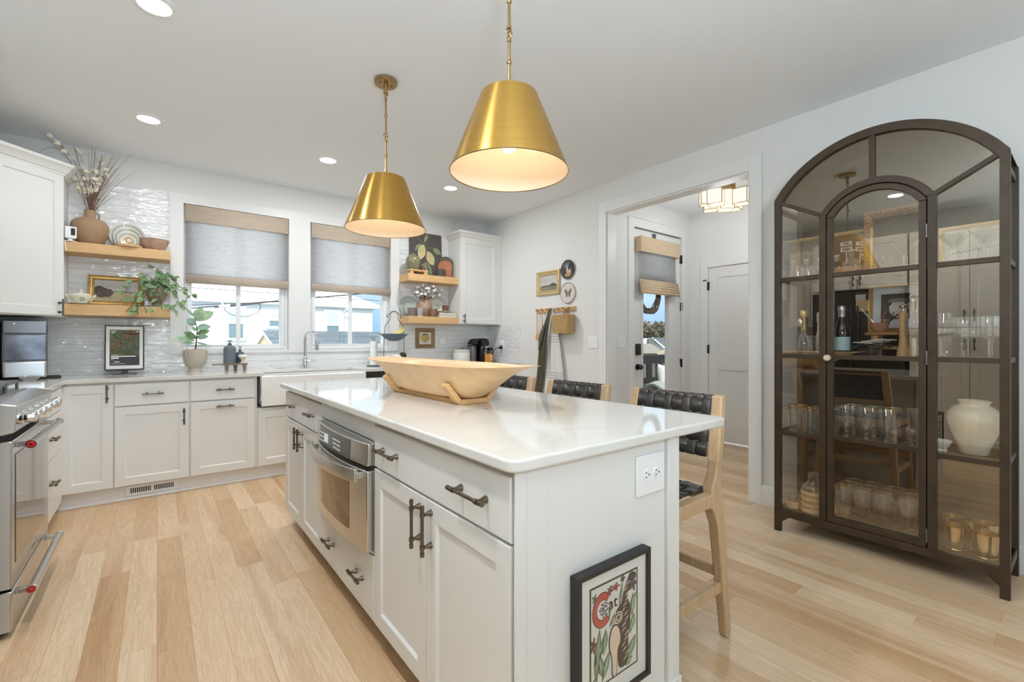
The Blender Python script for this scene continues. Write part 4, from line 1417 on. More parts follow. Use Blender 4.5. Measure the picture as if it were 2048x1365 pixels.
cp = obj('control_panel', bowed(oy0 + 0.15, oy1 - 0.10, 0.706, 0.784, 0.6295, 0.008, 0.027, lean=0.004), plain('grey_touch_panel', (112, 106, 100), 0.3, 0.5), t, world=True, angle=50)
obj('display', MB().box(0.6005, 0.603, 2.115, 2.165, 0.728, 0.766), emit('lcd', (226, 232, 236), 0.75), cp, world=True)
b = MB()
for i in range(4):
    for j in range(3):
        b.box(0.6015, 0.604, 1.95 + i * 0.026, 1.962 + i * 0.026, 0.722 + j * 0.018, 0.728 + j * 0.018)
for i in range(3):
    for j in range(3):
        b.box(0.604, 0.6065, 2.19 + i * 0.022, 2.204 + i * 0.022, 0.722 + j * 0.018, 0.726 + j * 0.018)
obj('buttons', b, 'white_plastic', cp, world=True)

# ------------------------------------------------------------------ pendants
def pendant(loc, label):
    t = thing('pendant_lamp', label, 'pendant lamp', (loc[0], loc[1], H))
    x, y = loc
    cn = obj('canopy', MB().lathe([(0.0001, -0.004), (0.062, -0.004), (0.066, -0.006), (0.066, -0.024), (0.062, -0.028), (0.0001, -0.028)], (x, y, H + 0.004), 36), 'brass_old', t, world=True)
    for s in (-1, 1):
        obj('screw', MB().cyl((x + 0.036 * s, y, H - 0.032), (x + 0.036 * s, y, H - 0.022), 0.006, n=10), 'brass_old', cn, world=True)
    b = MB()
    b.lathe([(0.0001, -0.024), (0.012, -0.024), (0.011, -0.06), (0.008, -0.074), (0.0001, -0.074)], (x, y, H), 16)
    obj('stem_cup', b, 'brass_old', t, world=True)
    def ring(z, r, ax):
        pts = [(x + (r * math.cos(a) if ax else 0), y + (0 if ax else r * math.cos(a)), z + r * 1.25 * math.sin(a)) for a in [2 * PI * i / 18 for i in range(18)]]
        return pts
    zt, zb = 2.65, 2.155
    joints = (zt, (zt + zb) / 2 - 0.005, zb + 0.015)
    for z in joints:
        obj('link', MB().tube(ring(z + 0.007, 0.0125, True), 0.0032, 8, closed=True).tube(ring(z - 0.007, 0.0125, False), 0.0032, 8, closed=True), 'brass_old', t, world=True)
    for za, zc in ((joints[0], joints[1]), (joints[1], joints[2])):
        b = MB().cyl((x, y, za - 0.022), (x, y, zc + 0.022), 0.0058, n=12)
        for z in (za - 0.026, zc + 0.026):
            b.cyl((x, y, z - 0.006), (x, y, z + 0.006), 0.0085, n=12)
        b.sphere((x, y, (za + zc) / 2), 0.0105, 12)
        obj('rod', b, 'brass_old', t, world=True)
    r0, r1, z0, z1 = 0.2335, 0.1125, 1.850, 2.150
    th = 0.0016
    sh = obj('shade', MB().lathe([(r0, z0), (r1, z1)], (x, y, 0), 72), 'brass', t, world=True)
    obj('shade_lining', MB().lathe([(r0 - th, z0), (r1 - th, z1 - 0.001)], (x, y, 0), 72), 'shade_in', sh, world=True)
    obj('shade_rim', MB().tube([(x + (r0 - th / 2) * math.cos(a), y + (r0 - th / 2) * math.sin(a), z0) for a in [2 * PI * i / 72 for i in range(72)]], 0.0022, 6, closed=True), 'brass_old', sh, world=True)
    b = MB()
    for k in range(3):
        a = 2 * PI * k / 3 + 0.5
        b.tube([(x, y, 2.146), (x + (r1 - 0.003) * math.cos(a), y + (r1 - 0.003) * math.sin(a), 2.146)], 0.003, 6)
    b.cyl((x, y, 2.02), (x, y, 2.155), 0.016, n=16)
    obj('lamp_holder', b, 'brass_old', t, world=True)
    obj('bulb', MB().lathe([(0.0001, -0.058), (0.02, -0.052), (0.031, -0.032), (0.031, -0.014), (0.02, 0.012), (0.014, 0.03), (0.0001, 0.03)], (x, y, 1.985), 20), 'bulb', t, world=True)
    add_light('pendant_bulb_light', 'POINT', (0, 0, 1.925 - H), energy=PEND_W, color=(1.0, 0.76, 0.52), size=0.035, parent=t)
PEND_W = 0.8
pendant((1.095, 1.425), 'brass cone pendant lamp, larger looking one hanging over the near half of the island')
pendant((1.073, 2.60), 'brass cone pendant lamp nearer the windows, hanging over the far half of the island')

# ------------------------------------------------------------------ recessed downlights
def downlight(x, y, label, watts):
    t = thing('recessed_downlight', label, 'ceiling light', (x, y, H), group='recessed ceiling lights')
    obj('trim_ring', MB().lathe([(0.062, -0.002), (0.066, -0.007), (0.09, -0.004), (0.092, 0.001)], (x, y, H), 40), 'white_plastic', t, world=True)
    obj('lens', MB().lathe([(0.0001, -0.003), (0.064, -0.003)], (x, y, H), 40), 'lens', t, world=True)
    add_light('downlight_beam', 'AREA', (0, 0, -0.012), energy=watts, color=NEUT, size=0.12, parent=t)
DOWN_W = 9.0
downlight(-0.048, 4.065, 'lit recessed ceiling light near the brown vase, first along the window wall', 6.0)
downlight(1.153, 4.045, 'lit recessed ceiling light in front of the window pair, middle of the far row', 11.0)
downlight(2.341, 4.02, 'lit recessed ceiling light by the far wall cabinet, last of the far row', 13.0)
downlight(-0.01, 2.67, 'lit recessed ceiling light cut by the top edge of the photo, above the range', 8.0)

# ------------------------------------------------------------------ entry hall lamp of milk glass cubes
t = thing('flush_ceiling_lamp', 'lit flush ceiling lamp of milk glass cubes with brass edges in the entry hall', 'ceiling lamp', (4.40, 2.24, H))
def cube_box(cx, cyy, z0, z1, w, rot):
    g, e = MB(), MB()
    c, s = math.cos(rot), math.sin(rot)
    P4 = [(cx + (a * c - q * s) * w / 2, cyy + (a * s + q * c) * w / 2) for a, q in ((-1, -1), (1, -1), (1, 1), (-1, 1))]
    g.prism(P4, 'z', z0, z1)
    for i in range(4):
        p, q = P4[i], P4[(i + 1) % 4]
        for z in (z0, z1):
            e.bar((p[0], p[1], z), (q[0], q[1], z), 0.006, 0.006)
        e.bar((p[0], p[1], z0), (p[0], p[1], z1), 0.006, 0.006)
    return g, e
for k, (dx, dy, z0, z1, w, r) in enumerate(((0.0, 0.0, 2.47, 2.66, 0.125, 0.75), (0.15, 0.0, 2.50, 2.64, 0.13, 0.1), (-0.15, 0.02, 2.50, 2.64, 0.13, 0.3), (0.0, 0.15, 2.50, 2.64, 0.13, 0.5), (0.02, -0.15, 2.50, 2.64, 0.13, 0.1), (0.12, -0.13, 2.53, 2.66, 0.1, 0.7), (-0.12, 0.14, 2.53, 2.66, 0.1, 0.7))):
    g, e = cube_box(4.40 + dx, 2.24 + dy, z0, z1, w, r)
    s = obj('glass_cube', g, 'lampglass', t, world=True, flat=True)
    obj('brass_edge', e, 'brass_old', s, world=True)
obj('ceiling_plate', MB().cyl((4.40, 2.24, 2.66), (4.40, 2.24, H + 0.002), 0.09), 'brass_old', t, world=True)
add_light('entry_lamp_light', 'POINT', (0, 0, -0.36), energy=15, color=(0.90, 0.95, 1.0), size=0.15, parent=t)

# ------------------------------------------------------------------ woven bar stools (back towards +X)
def loft_rect(secs):
    """secs: (x, y, z, wx, wy) horizontal rectangles joined upwards"""
    vs, fs = [], []
    for (x, y, z, a, c) in secs:
        vs += [(x - a / 2, y - c / 2, z), (x + a / 2, y - c / 2, z), (x + a / 2, y + c / 2, z), (x - a / 2, y + c / 2, z)]
    n = len(secs)
    for i in range(n - 1):
        for j in range(4):
            j2 = (j + 1) % 4
            fs.append((i * 4 + j, i * 4 + j2, i * 4 + 4 + j2, i * 4 + 4 + j))
    fs += [(3, 2, 1, 0), tuple((n - 1) * 4 + j for j in range(4))]
    return MB().add(vs, fs)

def weave(nu, nv, fn, wu=0.86, wv=0.9, amp=0.0045, over_ends=True):
    """two sets of flat straps woven over a surface fn(u, v, offset)"""
    b = MB()
    q = 6
    for i in range(nu):
        u0, u1 = (i + 0.5 - wu / 2) / nu, (i + 0.5 + wu / 2) / nu
        vs, fs = [], []
        N = nv * q
        for k in range(N + 1):
            v = k / N
            o = amp * math.cos(PI * (v * nv - 0.5 + i)) if True else 0
            vs += [fn(u0, v, o), fn(u1, v, o)]
        for k in range(N):
            fs.append((2 * k, 2 * k + 1, 2 * k + 3, 2 * k + 2))
        b.add(vs, fs)
    for j in range(nv):
        v0, v1 = (j + 0.5 - wv / 2) / nv, (j + 0.5 + wv / 2) / nv
        vs, fs = [], []
        N = nu * q
        for k in range(N + 1):
            u = k / N
            o = -amp * math.cos(PI * (u * nu - 0.5 + j))
            vs += [fn(u, v0, o), fn(u, v1, o)]
        for k in range(N):
            fs.append((2 * k, 2 * k + 1, 2 * k + 3, 2 * k + 2))
        b.add(vs, fs)
    return b

def make_stool(label):
    t = thing('bar_stool', label, 'stool', (0, 0, 0), group='woven leather bar stools along the island')
    def backx(z):
        return -0.012 + 0.072 * max(0, (z - 0.62) / 0.335) if z > 0.62 else -0.012 * z / 0.62
    for s in (-1, 1):
        secs = []
        for z, wx, wy in ((0.0, 0.026, 0.030), (0.02, 0.034, 0.036), (0.25, 0.044, 0.042), (0.45, 0.054, 0.046), (0.52, 0.075, 0.048), (0.56, 0.085, 0.048), (0.60, 0.066, 0.046), (0.65, 0.044, 0.044), (0.688, 0.036, 0.042), (0.70, 0.040, 0.050), (0.80, 0.040, 0.050), (0.957, 0.038, 0.046)):
            y = s * (0.262 - 0.040 * min(1, z / 0.58) - 0.018 * max(0, (z - 0.58) / 0.38))
            x = backx(z) - (0.018 if 0.5 < z < 0.62 else 0)
            secs.append((x, y, z, wx, wy))
        obj('leg', loft_rect(secs), 'stool_wood', t, bevel=0.007, segs=2)
    for s in (-1, 1):
        secs = [(-0.455 + 0.03 * z / 0.58, s * (0.255 - 0.03 * z / 0.58), z, wx, wy) for z, wx, wy in ((0.0, 0.026, 0.03), (0.02, 0.034, 0.036), (0.3, 0.042, 0.040), (0.50, 0.055, 0.042), (0.572, 0.07, 0.042))]
        obj('leg', loft_rect(secs), 'stool_wood', t, bevel=0.007)
        # seat rail with swept corners into the legs
        y0, y1 = s * 0.226 - 0.020, s * 0.226 + 0.020
        pts = [(-0.44, 0.575), (-0.03, 0.578), (-0.01, 0.60), (0.0, 0.60), (0.0, 0.46), (-0.035, 0.47), (-0.05, 0.505), (-0.08, 0.525), (-0.38, 0.525), (-0.405, 0.505), (-0.42, 0.47), (-0.445, 0.46)]
        obj('seat_rail', MB().prism(pts, 'y', y0, y1), 'stool_wood', t, bevel=0.004)
        obj('stretcher', MB().bar((-0.436, s * 0.245, 0.20), (-0.004, s * 0.248, 0.20), 0.020, 0.040), 'stool_wood', t, bevel=0.003)
    obj('stretcher', MB().bar((-0.43, -0.245, 0.27), (-0.43, 0.245, 0.27), 0.026, 0.042), 'stool_wood', t, bevel=0.003)
    obj('stretcher', MB().bar((-0.006, -0.245, 0.25), (-0.006, 0.245, 0.25), 0.020, 0.038), 'stool_wood', t, bevel=0.003)
    obj('seat_rail', MB().bar((-0.425, -0.21, 0.555), (-0.425, 0.21, 0.555), 0.035, 0.04), 'stool_wood', t, bevel=0.003)
    obj('seat_rail', MB().bar((-0.03, -0.21, 0.555), (-0.03, 0.21, 0.555), 0.03, 0.04), 'stool_wood', t, bevel=0.003)
    obj('top_rail', MB().bar((backx(0.94), -0.19, 0.937), (backx(0.94), 0.19, 0.937), 0.022, 0.030), 'stool_wood', t, bevel=0.005)
    obj('top_rail', MB().bar((backx(0.71), -0.19, 0.720), (backx(0.71), 0.19, 0.720), 0.022, 0.028), 'stool_wood', t, bevel=0.005)
    def seat(u, v, o):
        y = -0.205 + 0.41 * u
        x = -0.435 + 0.41 * v
        dip = 0.018 * (1 - (2 * u - 1) ** 2) * (1 - (2 * v - 1) ** 2)
        return (x, y, 0.586 - dip + o)
    obj('seat', weave(7, 7, seat), 'leather', t, solid=0.0028, angle=60)
    # back straps wrap over the top and bottom rail
    def back(u, v, o):
        y = -0.186 + 0.372 * u
        L = v * 0.292
        if L < 0.014:
            return (backx(0.94) + 0.016, y, 0.938 + L)
        if L < 0.044:
            a = (L - 0.014) / 0.03
            return (backx(0.94) + 0.016 - 0.032 * a, y, 0.9555 + 0.001 * math.sin(PI * a))
        z = 0.953 - (L - 0.044) * 1.0
        return (backx(z) - 0.015 + o, y, z)
    obj('backrest', weave(8, 5, back, wu=0.84, wv=0.93), 'leather', t, solid=0.0026, angle=60)
    return t
stool = make_stool('woven black leather bar stool nearest the camera, beside the arched cabinet end of the island')
stool.location = (1.80, 1.180, 0)
dup(stool, (1.80, 1.785, 0), label='woven black leather bar stool in the middle of the island row of three')
dup(stool, (1.80, 2.39, 0), label='woven black leather bar stool farthest along the row, partly behind the wooden bowl')

# ------------------------------------------------------------------ dough bowl on its pine stand
BX, BY, BZ = 1.080, 1.985, 0.9375
t = thing('bowl_stand', 'pine cradle stand under the long wooden dough bowl', 'stand', (BX, BY, 0.9145))
for x in (-0.045, 0.045):
    obj('base_rail', MB().box(BX + x - 0.02, BX + x + 0.02, BY - 0.33, BY + 0.33, 0.9148, 0.9335), 'pine', t, world=True, bevel=0.002)
for y in (-0.315, 0.315):
    obj('cross_piece', MB().prism([(BX - 0.075, 0.9150), (BX + 0.075, 0.9150), (BX + 0.088, 0.93), (BX + 0.075, 0.936), (BX - 0.075, 0.936), (BX - 0.088, 0.93)], 'y', BY + y - 0.02, BY + y + 0.02), 'pine', t, world=True, bevel=0.002)
    for s in (-1, 1):
        p0, p1 = (BX + s * 0.072, BY + y, 0.927), (BX + s * 0.135, BY + y, 1.004)
        obj('arm', MB().bar(p0, p1, 0.042, 0.022, (s * -0.7, 0, 0.7)), 'pine', t, world=True, bevel=0.002)
def bowl_rim(h, th, inner=0.0):
    """point at angle th on the bowl wall at relative height h"""
    hh = max(0.0, h)
    lip = hh ** 9
    if inner:
        hh = max(0, hh)
    a = 0.33 + 0.275 * hh ** 0.8 + 0.105 * lip - inner
    w = 0.078 + 0.086 * hh ** 0.5 + 0.018 * lip - inner
    n = 2.6
    c, s = math.cos(th), math.sin(th)
    k = (abs(c) ** n + abs(s) ** n) ** (-1.0 / n)
    end = abs(s * k) ** 6
    z = hh * (0.144 + 0.010 * end)
    return (w * c * k, a * s * k, z)
b = MB()
NH, NT_ = 14, 96
outer = lambda u, v: bowl_rim(v, 2 * PI * u)
b.grid(outer, NT_, NH, closed_u=True)
def inner(u, v):
    x, y, z = bowl_rim(v, 2 * PI * u, 0.013 * (1 - 0.55 * v ** 6))
    return (x, y, z * (0.144 - 0.012) / 0.144 * 1.0 + 0.012 + (0.001 if v > 0.99 else 0))
st = len(b.v)
b.grid(inner, NT_, NH, closed_u=True)
# join the rim and close the two floors
top_o = NH * NT_
vs_n = len(b.v)
for i in range(NT_):
    j = (i + 1) % NT_
    b.f.append((top_o + i, top_o + j, st + top_o + j, st + top_o + i))
    b.mi.append(0)
b.f.append(tuple(range(NT_ - 1, -1, -1)))
b.mi.append(0)
b.f.append(tuple(st + i for i in range(NT_)))
b.mi.append(0)
bo = single('dough_bowl', 'very long carved wooden dough bowl with flared ends on the island', 'bowl', b, 'bowl_wood', angle=60)
bo.location = (BX, BY, BZ)

# ------------------------------------------------------------------ woven roman shades
def roman(label, x0, x1, dx=0.0):
    t = thing('roman_shade', label, 'window shade', ((x0 + x1) / 2, 4.99, 2.405), group='woven roman shades in the kitchen windows')
    y = 4.992
    def strip(prof, th=0.0):
        bb = MB()
        bb.grid(lambda u, v: (x0 + (x1 - x0) * u, prof[min(len(prof) - 1, int(round(v * (len(prof) - 1))))][0], prof[min(len(prof) - 1, int(round(v * (len(prof) - 1))))][1]), 2, len(prof) - 1)
        return bb
    prof = [(y + 0.008, 2.40 - 0.60 * i / 12) for i in range(13)] + [(y + 0.004, 1.79), (y - 0.008, 1.782), (y - 0.018, 1.775)]
    obj('shade_cloth', strip(prof), 'shade_cloth', t, world=True, solid=0.0015)
    obj('headrail', MB().box(x0 + 0.004, x1 - 0.004, y + 0.010, y + 0.04, 2.365, 2.402), 'white_plastic', t, world=True)
    prof = [(y + 0.012, 2.406), (y - 0.010, 2.405), (y - 0.013, 2.39), (y - 0.013, 2.268), (y - 0.012, 2.256), (y - 0.004, 2.254)]
    obj('valance', strip(prof), 'shade_band', t, world=True, solid=0.002)
    prof = [(y - 0.014, 1.779), (y - 0.026, 1.772), (y - 0.028, 1.758), (y - 0.023, 1.735), (y - 0.018, 1.71), (y - 0.012, 1.703), (y - 0.006, 1.706), (y - 0.006, 1.76)]
    obj('bottom_fold', strip(prof), 'shade_fold', t, world=True, solid=0.002)
    return t
roman('woven roman shade half lowered in the window behind the leafy potted plant', 0.197, 1.035)
roman('woven roman shade half lowered in the window behind the tap and hanging pendant', 1.256, 2.106)

# entry door shade (folded up bamboo)
t = thing('bamboo_shade', 'bamboo roman shade gathered up on the glazed entry door', 'window shade', (4.46, 3.0, 2.3))
x0, x1 = 4.10, 4.84
def strip2(prof, x0, x1):
    bb = MB()
    N = len(prof) - 1
    bb.grid(lambda u, v: (x0 + (x1 - x0) * u, prof[int(round(v * N))][0], prof[int(round(v * N))][1]), 2, N)
    return bb
obj('shade_cloth', strip2([(3.058, 2.30), (3.056, 2.1), (3.052, 1.95), (3.046, 1.86)], x0 + 0.02, x1 - 0.02), 'shade_cloth', t, world=True, solid=0.002)
bamb = woven_mat('bamboo_band', (204, 178, 146), (226, 204, 174), 0.06)
obj('valance', MB().box(x0, x1, 3.010, 3.022, 2.155, 2.32).box(x0, x0 + 0.012, 3.022, 3.08, 2.155, 2.32).box(x1 - 0.012, x1, 3.022, 3.08, 2.155, 2.32), bamb, t, world=True)
b = MB()
for k in range(5):
    z = 1.855 - 0.030 * k
    dy = 0.008 + 0.003 * k
    b.add(strip2([(3.052, z), (3.052 - dy * 1.5, z + 0.004), (3.05 - dy * 2.1, z - 0.014), (3.05 - dy * 1.6, z - 0.032), (3.052, z - 0.026)], x0 + 0.01, x1 + 0.01).v, strip2([(0, 0)] * 5, 0, 1).f)
obj('gathered_folds', b, bamb, t, world=True, solid=0.003)
b = MB()
pts = [(4.93, 3.07, 1.75), (4.912, 3.065, 1.2), (4.90, 3.06, 0.98), (4.925, 3.06, 0.865), (4.965, 3.06, 0.84), (5.0, 3.06, 0.87), (5.018, 3.06, 0.98), (5.0, 3.065, 1.2), (4.955, 3.07, 1.75)]
sm = []
for i in range(len(pts) - 1):
    sm += bez(pts[i], tuple((Vector(pts[i]) + Vector(pts[i + 1])) / 2), pts[i + 1], 4)[:-1]
sm.append(pts[-1])
obj('bead_cord', b.tube(sm, 0.0035, 6), 'white_plastic', t, world=True)

# ------------------------------------------------------------------ right wall: pictures, plates, peg rail, switches
gold_prof = [(0.0, 0.012), (0.004, 0.022), (0.016, 0.026), (0.024, 0.020), (0.034, 0.016), (0.044, 0.020), (0.05, 0.012), (0.056, 0.008)]
def field_art(name, sky1, sky2, ground1, ground2, horizon):
    k = NT(name)
    tc = k.n('ShaderNodeTexCoord')
    sp = k.n('ShaderNodeSeparateXYZ')
    k.l(tc.outputs['Object'], sp.inputs[0])
    n = k.noise(k.coords((14, 1, 40)), 1.0, 4, 0.6)
    h = k.math('ADD', sp.outputs[2], k.math('MULTIPLY', k.math('SUBTRACT', n, 0.5), 0.03))
    lo = k.ramp(n, [(0.35, srgb(*ground1)), (0.65, srgb(*ground2))])
    hi = k.ramp(k.noise(k.coords((5, 1, 14)), 1.2, 4), [(0.35, srgb(*sky1)), (0.65, srgb(*sky2))])
    st = k.math('GREATER_THAN', h, horizon)
    p = k.bsdf(None, 0.45)
    k.l(k.mix(st, lo, hi), p.inputs['Base Color'])
    return k.m
# wall pictures face -X: rotate -90 degrees
RW = -PI / 2
t, a, d = picture('framed_painting', 'gold framed landscape painting of a field hung on the wall above the peg rail', 'painting', (XR - 0.001, 3.788, 1.70), RW, 0.386, 0.274,
                  gold_prof, 'gold_pale', field_art('field_picture', (188, 186, 180), (206, 204, 198), (126, 116, 92), (166, 158, 132), 0.105))
poly_art(t, 'treeline', [(-0.135, 0.098), (-0.10, 0.110), (-0.06, 0.106), (-0.03, 0.112), (0.02, 0.108), (0.05, 0.125), (0.085, 0.132), (0.135, 0.112), (0.135, 0.098)], plain('painted_trees', (92, 84, 74), 0.7), -0.0085)
poly_art(t, 'field', [(-0.02, 0.06), (0.06, 0.10), (0.135, 0.098), (0.135, 0.06)], plain('painted_field', (138, 130, 112), 0.7), -0.0083)
def wall_plate(name, label, cy, cz, r, rim, mats, rxs=1.0):
    t = thing(name, label, 'plate', (XR, cy, cz))
    b = MB().lathe([(0.0001, -0.010), (r * 0.7, -0.011), (r * 0.96, -0.019), (r, -0.018), (r * 0.98, -0.012), (r * 0.6, -0.002), (0.0001, -0.002)], (XR, cy, cz), 48, axis='x', sx=rxs)
    obj('plate', b, mats, t, world=True)
    return t
t = wall_plate('wall_plate', 'dark painted plate hung on the wall above the butterfly plate', 3.474, 1.95, 0.104, None, plain('dark_painted_plate', (62, 60, 58), 0.25, coat=0.5, vary=0.5, vscale=22))
WB = lambda cy, cz: (lambda y, z: (cy - y, cz + z))
def wall_poly(t, name, cy, cz, pts, mat, off=0.0118):
    mb = MB()
    mb.prism([(cy - y, cz + z) for y, z in pts], 'x', XR - off - 0.0006, XR - off)
    return obj(name, mb, mat, t, world=True, flat=True)
cA, cB = 3.474, 1.95
wall_poly(t, 'painted_sky', cA, cB, blob(-0.02, 0.05, 0.05, 0.03, 14, 0.3, 1), plain('plate_blue', (86, 112, 132), 0.3))
wall_poly(t, 'painted_ground', cA, cB, blob(0.0, -0.066, 0.062, 0.026, 16, 0.3, 2), plain('plate_ochre', (186, 146, 90), 0.3))
wall_poly(t, 'painted_figures', cA, cB, blob(-0.012, -0.005, 0.016, 0.036, 12, 0.3, 3), plain('plate_cream', (206, 188, 166), 0.3), 0.0122)
wall_poly(t, 'painted_figures', cA, cB, blob(0.024, -0.022, 0.014, 0.026, 12, 0.3, 4), M['paper'], 0.0122)
wall_poly(t, 'painted_figures', cA, cB, blob(0.05, -0.02, 0.012, 0.04, 12, 0.4, 5), plain('plate_brown', (128, 92, 62), 0.3), 0.0122)
wall_poly(t, 'painted_figures', cA, cB, blob(-0.012, 0.038, 0.008, 0.010, 10, 0.1, 6), M['paper'], 0.0122)
cA, cB = 3.474, 1.70
t = thing('butterfly_plate', 'round plate printed with a butterfly hung below the dark painted plate', 'plate', (XR, cA, cB))
b = MB().lathe([(0.0001, -0.010), (0.100, -0.010), (0.106, -0.018), (0.110, -0.017), (0.108, -0.003), (0.0001, -0.002)], (XR, cA, cB), 48, axis='x')
obj('plate', b, plain('pale_pink_plate', (222, 212, 202), 0.4), t, world=True)
obj('rim', MB().tube([(XR - 0.016, cA + 0.109 * math.cos(a), cB + 0.109 * math.sin(a)) for a in [2 * PI * i / 48 for i in range(48)]], 0.003, 6, closed=True), 'grey_wood', t, world=True)
dk = plain('butterfly_brown', (92, 80, 74), 0.5)
lt = plain('butterfly_light', (160, 140, 122), 0.5)
for s in (-1, 1):
    wall_poly(t, 'butterfly_wing', cA, cB, [(s * 0.004, -0.002), (s * 0.018, 0.028), (s * 0.044, 0.044), (s * 0.050, 0.036), (s * 0.046, 0.008), (s * 0.034, -0.006), (s * 0.012, -0.008)], dk, 0.0108)
    wall_poly(t, 'butterfly_wing', cA, cB, [(s * 0.004, -0.006), (s * 0.030, -0.010), (s * 0.036, -0.026), (s * 0.026, -0.044), (s * 0.016, -0.046), (s * 0.008, -0.030)], dk, 0.0108)
    wall_poly(t, 'wing_spot', cA, cB, blob(s * 0.030, 0.018, 0.009, 0.014, 10, 0.1, 1, s * -0.5), lt, 0.0114)
    wall_poly(t, 'wing_spot', cA, cB, blob(s * 0.021, -0.027, 0.007, 0.010, 10), lt, 0.0114)
# peg rail
t = thing('peg_rail', 'narrow wooden peg rail on the wall below the field painting', 'rail', (XR, 3.672, 1.528))
obj('board', MB().box(XR - 0.018, XR - 0.001, 3.362, 3.982, 1.504, 1.552), 'light_wood', t, world=True, bevel=0.003)
pegs = [3.945, 3.858, 3.77, 3.685, 3.60, 3.515, 3.43]
for y in pegs:
    obj('peg', MB().tube([(XR - 0.016, y, 1.524), (XR - 0.055, y, 1.540)], [0.0055, 0.0065], 10), 'teak', t, world=True)
for y in (3.965, 3.38):
    obj('screw', MB().cyl((XR - 0.020, y, 1.528), (XR - 0.0175, y, 1.528), 0.005, n=10), 'brass_old', t, world=True)
def spoon(y, label):
    t = thing('wooden_spoon', label, 'spoon', (XR - 0.048, y, 1.52), group='wooden spoons on the peg rail')
    obj('handle', MB().tube([(XR - 0.04, y, 1.525), (XR - 0.038, y, 1.42), (XR - 0.034, y, 1.28)], [0.0045, 0.0055, 0.006], 8), 'light_wood', t, world=True)
    obj('loop', MB().tube([(XR - 0.05 + 0.012 * math.cos(a), y, 1.535 + 0.014 * math.sin(a)) for a in [2 * PI * i / 14 for i in range(14)]], 0.0015, 5, closed=True), 'rope', t, world=True)
    b = MB().sphere((XR - 0.030, y, 1.236), 0.04, 20, 0, (0.32, 0.86, 1.06))
    obj('spoon_bowl', b, 'light_wood', t, world=True)
spoon(3.945, 'wooden spoon hanging from the first peg, farthest from the doorway')
spoon(3.858, 'wooden spoon hanging from the second peg, next to the olive apron')
# basket
t = thing('wall_basket', 'small woven wicker basket hanging from the last peg near the light switch', 'basket', (XR - 0.07, 3.47, 1.27))
b = MB()
def bask(u, v):
    ang = 2 * PI * u
    n = 5.0
    c, s = math.cos(ang), math.sin(ang)
    k = (abs(c) ** n + abs(s) ** n) ** (-1 / n)
    sc = 0.90 + 0.10 * v
    return (XR - 0.085 + 0.070 * c * k * sc, 3.474 + 0.126 * s * k * sc, 1.268 + 0.185 * v)
b.grid(bask, 48, 10, closed_u=True)
b.f.append(tuple(range(47, -1, -1)))
b.mi.append(0)
obj('body', b, 'seagrass', t, world=True, solid=0.008, angle=50)
rim = [bask(i / 48, 1.0) for i in range(48)]
obj('rim', MB().tube(rim, 0.008, 6, closed=True), 'rope', t, world=True)
for dy in (-0.012, 0.012):
    obj('strap', MB().tube(bez((XR - 0.10, 3.45 + dy, 1.445), (XR - 0.055, 3.43 + dy, 1.60), (XR - 0.03, 3.45 + dy, 1.445), 10), 0.005, 6), 'teak', t, world=True)
# aprons hanging from the rail
def drape(y_top, w_top, w_bot, z0, z1, mat, label, name, phase, x_off, y_bot=None, pinch=0.0, waves=4):
    t = thing(name, label, 'apron', (XR - 0.05, y_top, z1))
    yb = y_top if y_bot is None else y_bot
    def fn(u, v):
        k = v ** 0.7
        w = w_top + (w_bot - w_top) * k
        yc = y_top + (yb - y_top) * v
        fold = 0.016 * math.sin(waves * 2 * PI * u + phase + v * 1.4) * (0.35 + 0.65 * v)
        return (XR - x_off - fold - 0.008 * math.sin(PI * u), yc + w * (u - 0.5), z1 + (z0 - z1) * v)
    obj('cloth', MB().grid(fn, 40, 24), mat, t, world=True, solid=0.003, angle=80)
    return t, fn
# white linen apron first, olive one in front of it
def strip_art(lst):
    pass
t, fn = drape(3.66, 0.05, 0.36, 0.50, 1.44, 'linen_white', 'white linen apron with grey stripes hanging on the wall', 'white_apron', 0.6, 0.042, 3.63, waves=3)
obj('neck_loop', MB().tube([(XR - 0.05, 3.685, 1.545), (XR - 0.046, 3.67, 1.48), (XR - 0.045, 3.66, 1.40)], [0.009, 0.014, 0.02], 8), 'linen_white', t, world=True)
for vv in (0.22, 0.25, 0.28, 0.64, 0.67, 0.70):
    b = MB()
    b.grid(lambda u, v, q=vv: (fn(u, q + 0.006 * v)[0] - 0.0022, fn(u, q + 0.006 * v)[1], fn(u, q + 0.006 * v)[2]), 40, 1)
    obj('stripe', b, 'linen_stripe', t, world=True)
t = thing('olive_apron', 'dark olive apron folded over the middle peg beside the white apron', 'apron', (XR - 0.07, 3.72, 1.53))
def fn2(u, v):
    zz = 1.545 - 0.95 * v
    w = 0.035 + 0.13 * min(1, v * 2.2) * (1 - 0.25 * v) if v > 0.03 else 0.035
    yc = 3.685 + 0.21 * v ** 0.9
    fold = 0.012 * math.sin(2.5 * 2 * PI * u + v * 3) * min(1, v * 3)
    return (XR - 0.068 - 0.02 * math.sin(PI * min(1, v * 1.3)) - fold, yc + w * (u - 0.5), zz)
obj('cloth', MB().grid(fn2, 30, 30), 'olive', t, world=True, solid=0.004, angle=80)
def fn3(u, v):
    zz = 1.36 - 0.28 * v
    w = 0.012 + 0.045 * math.sin(PI * min(1, v * 0.75 + 0.15))* (1 - v ** 3)
    yc = 3.75 + 0.09 * v
    return (XR - 0.105 - 0.01 * math.sin(PI * v), yc + w * (u - 0.5), zz)
obj('tie_flap', MB().grid(fn3, 8, 16), 'olive', t, world=True, solid=0.004, angle=80)
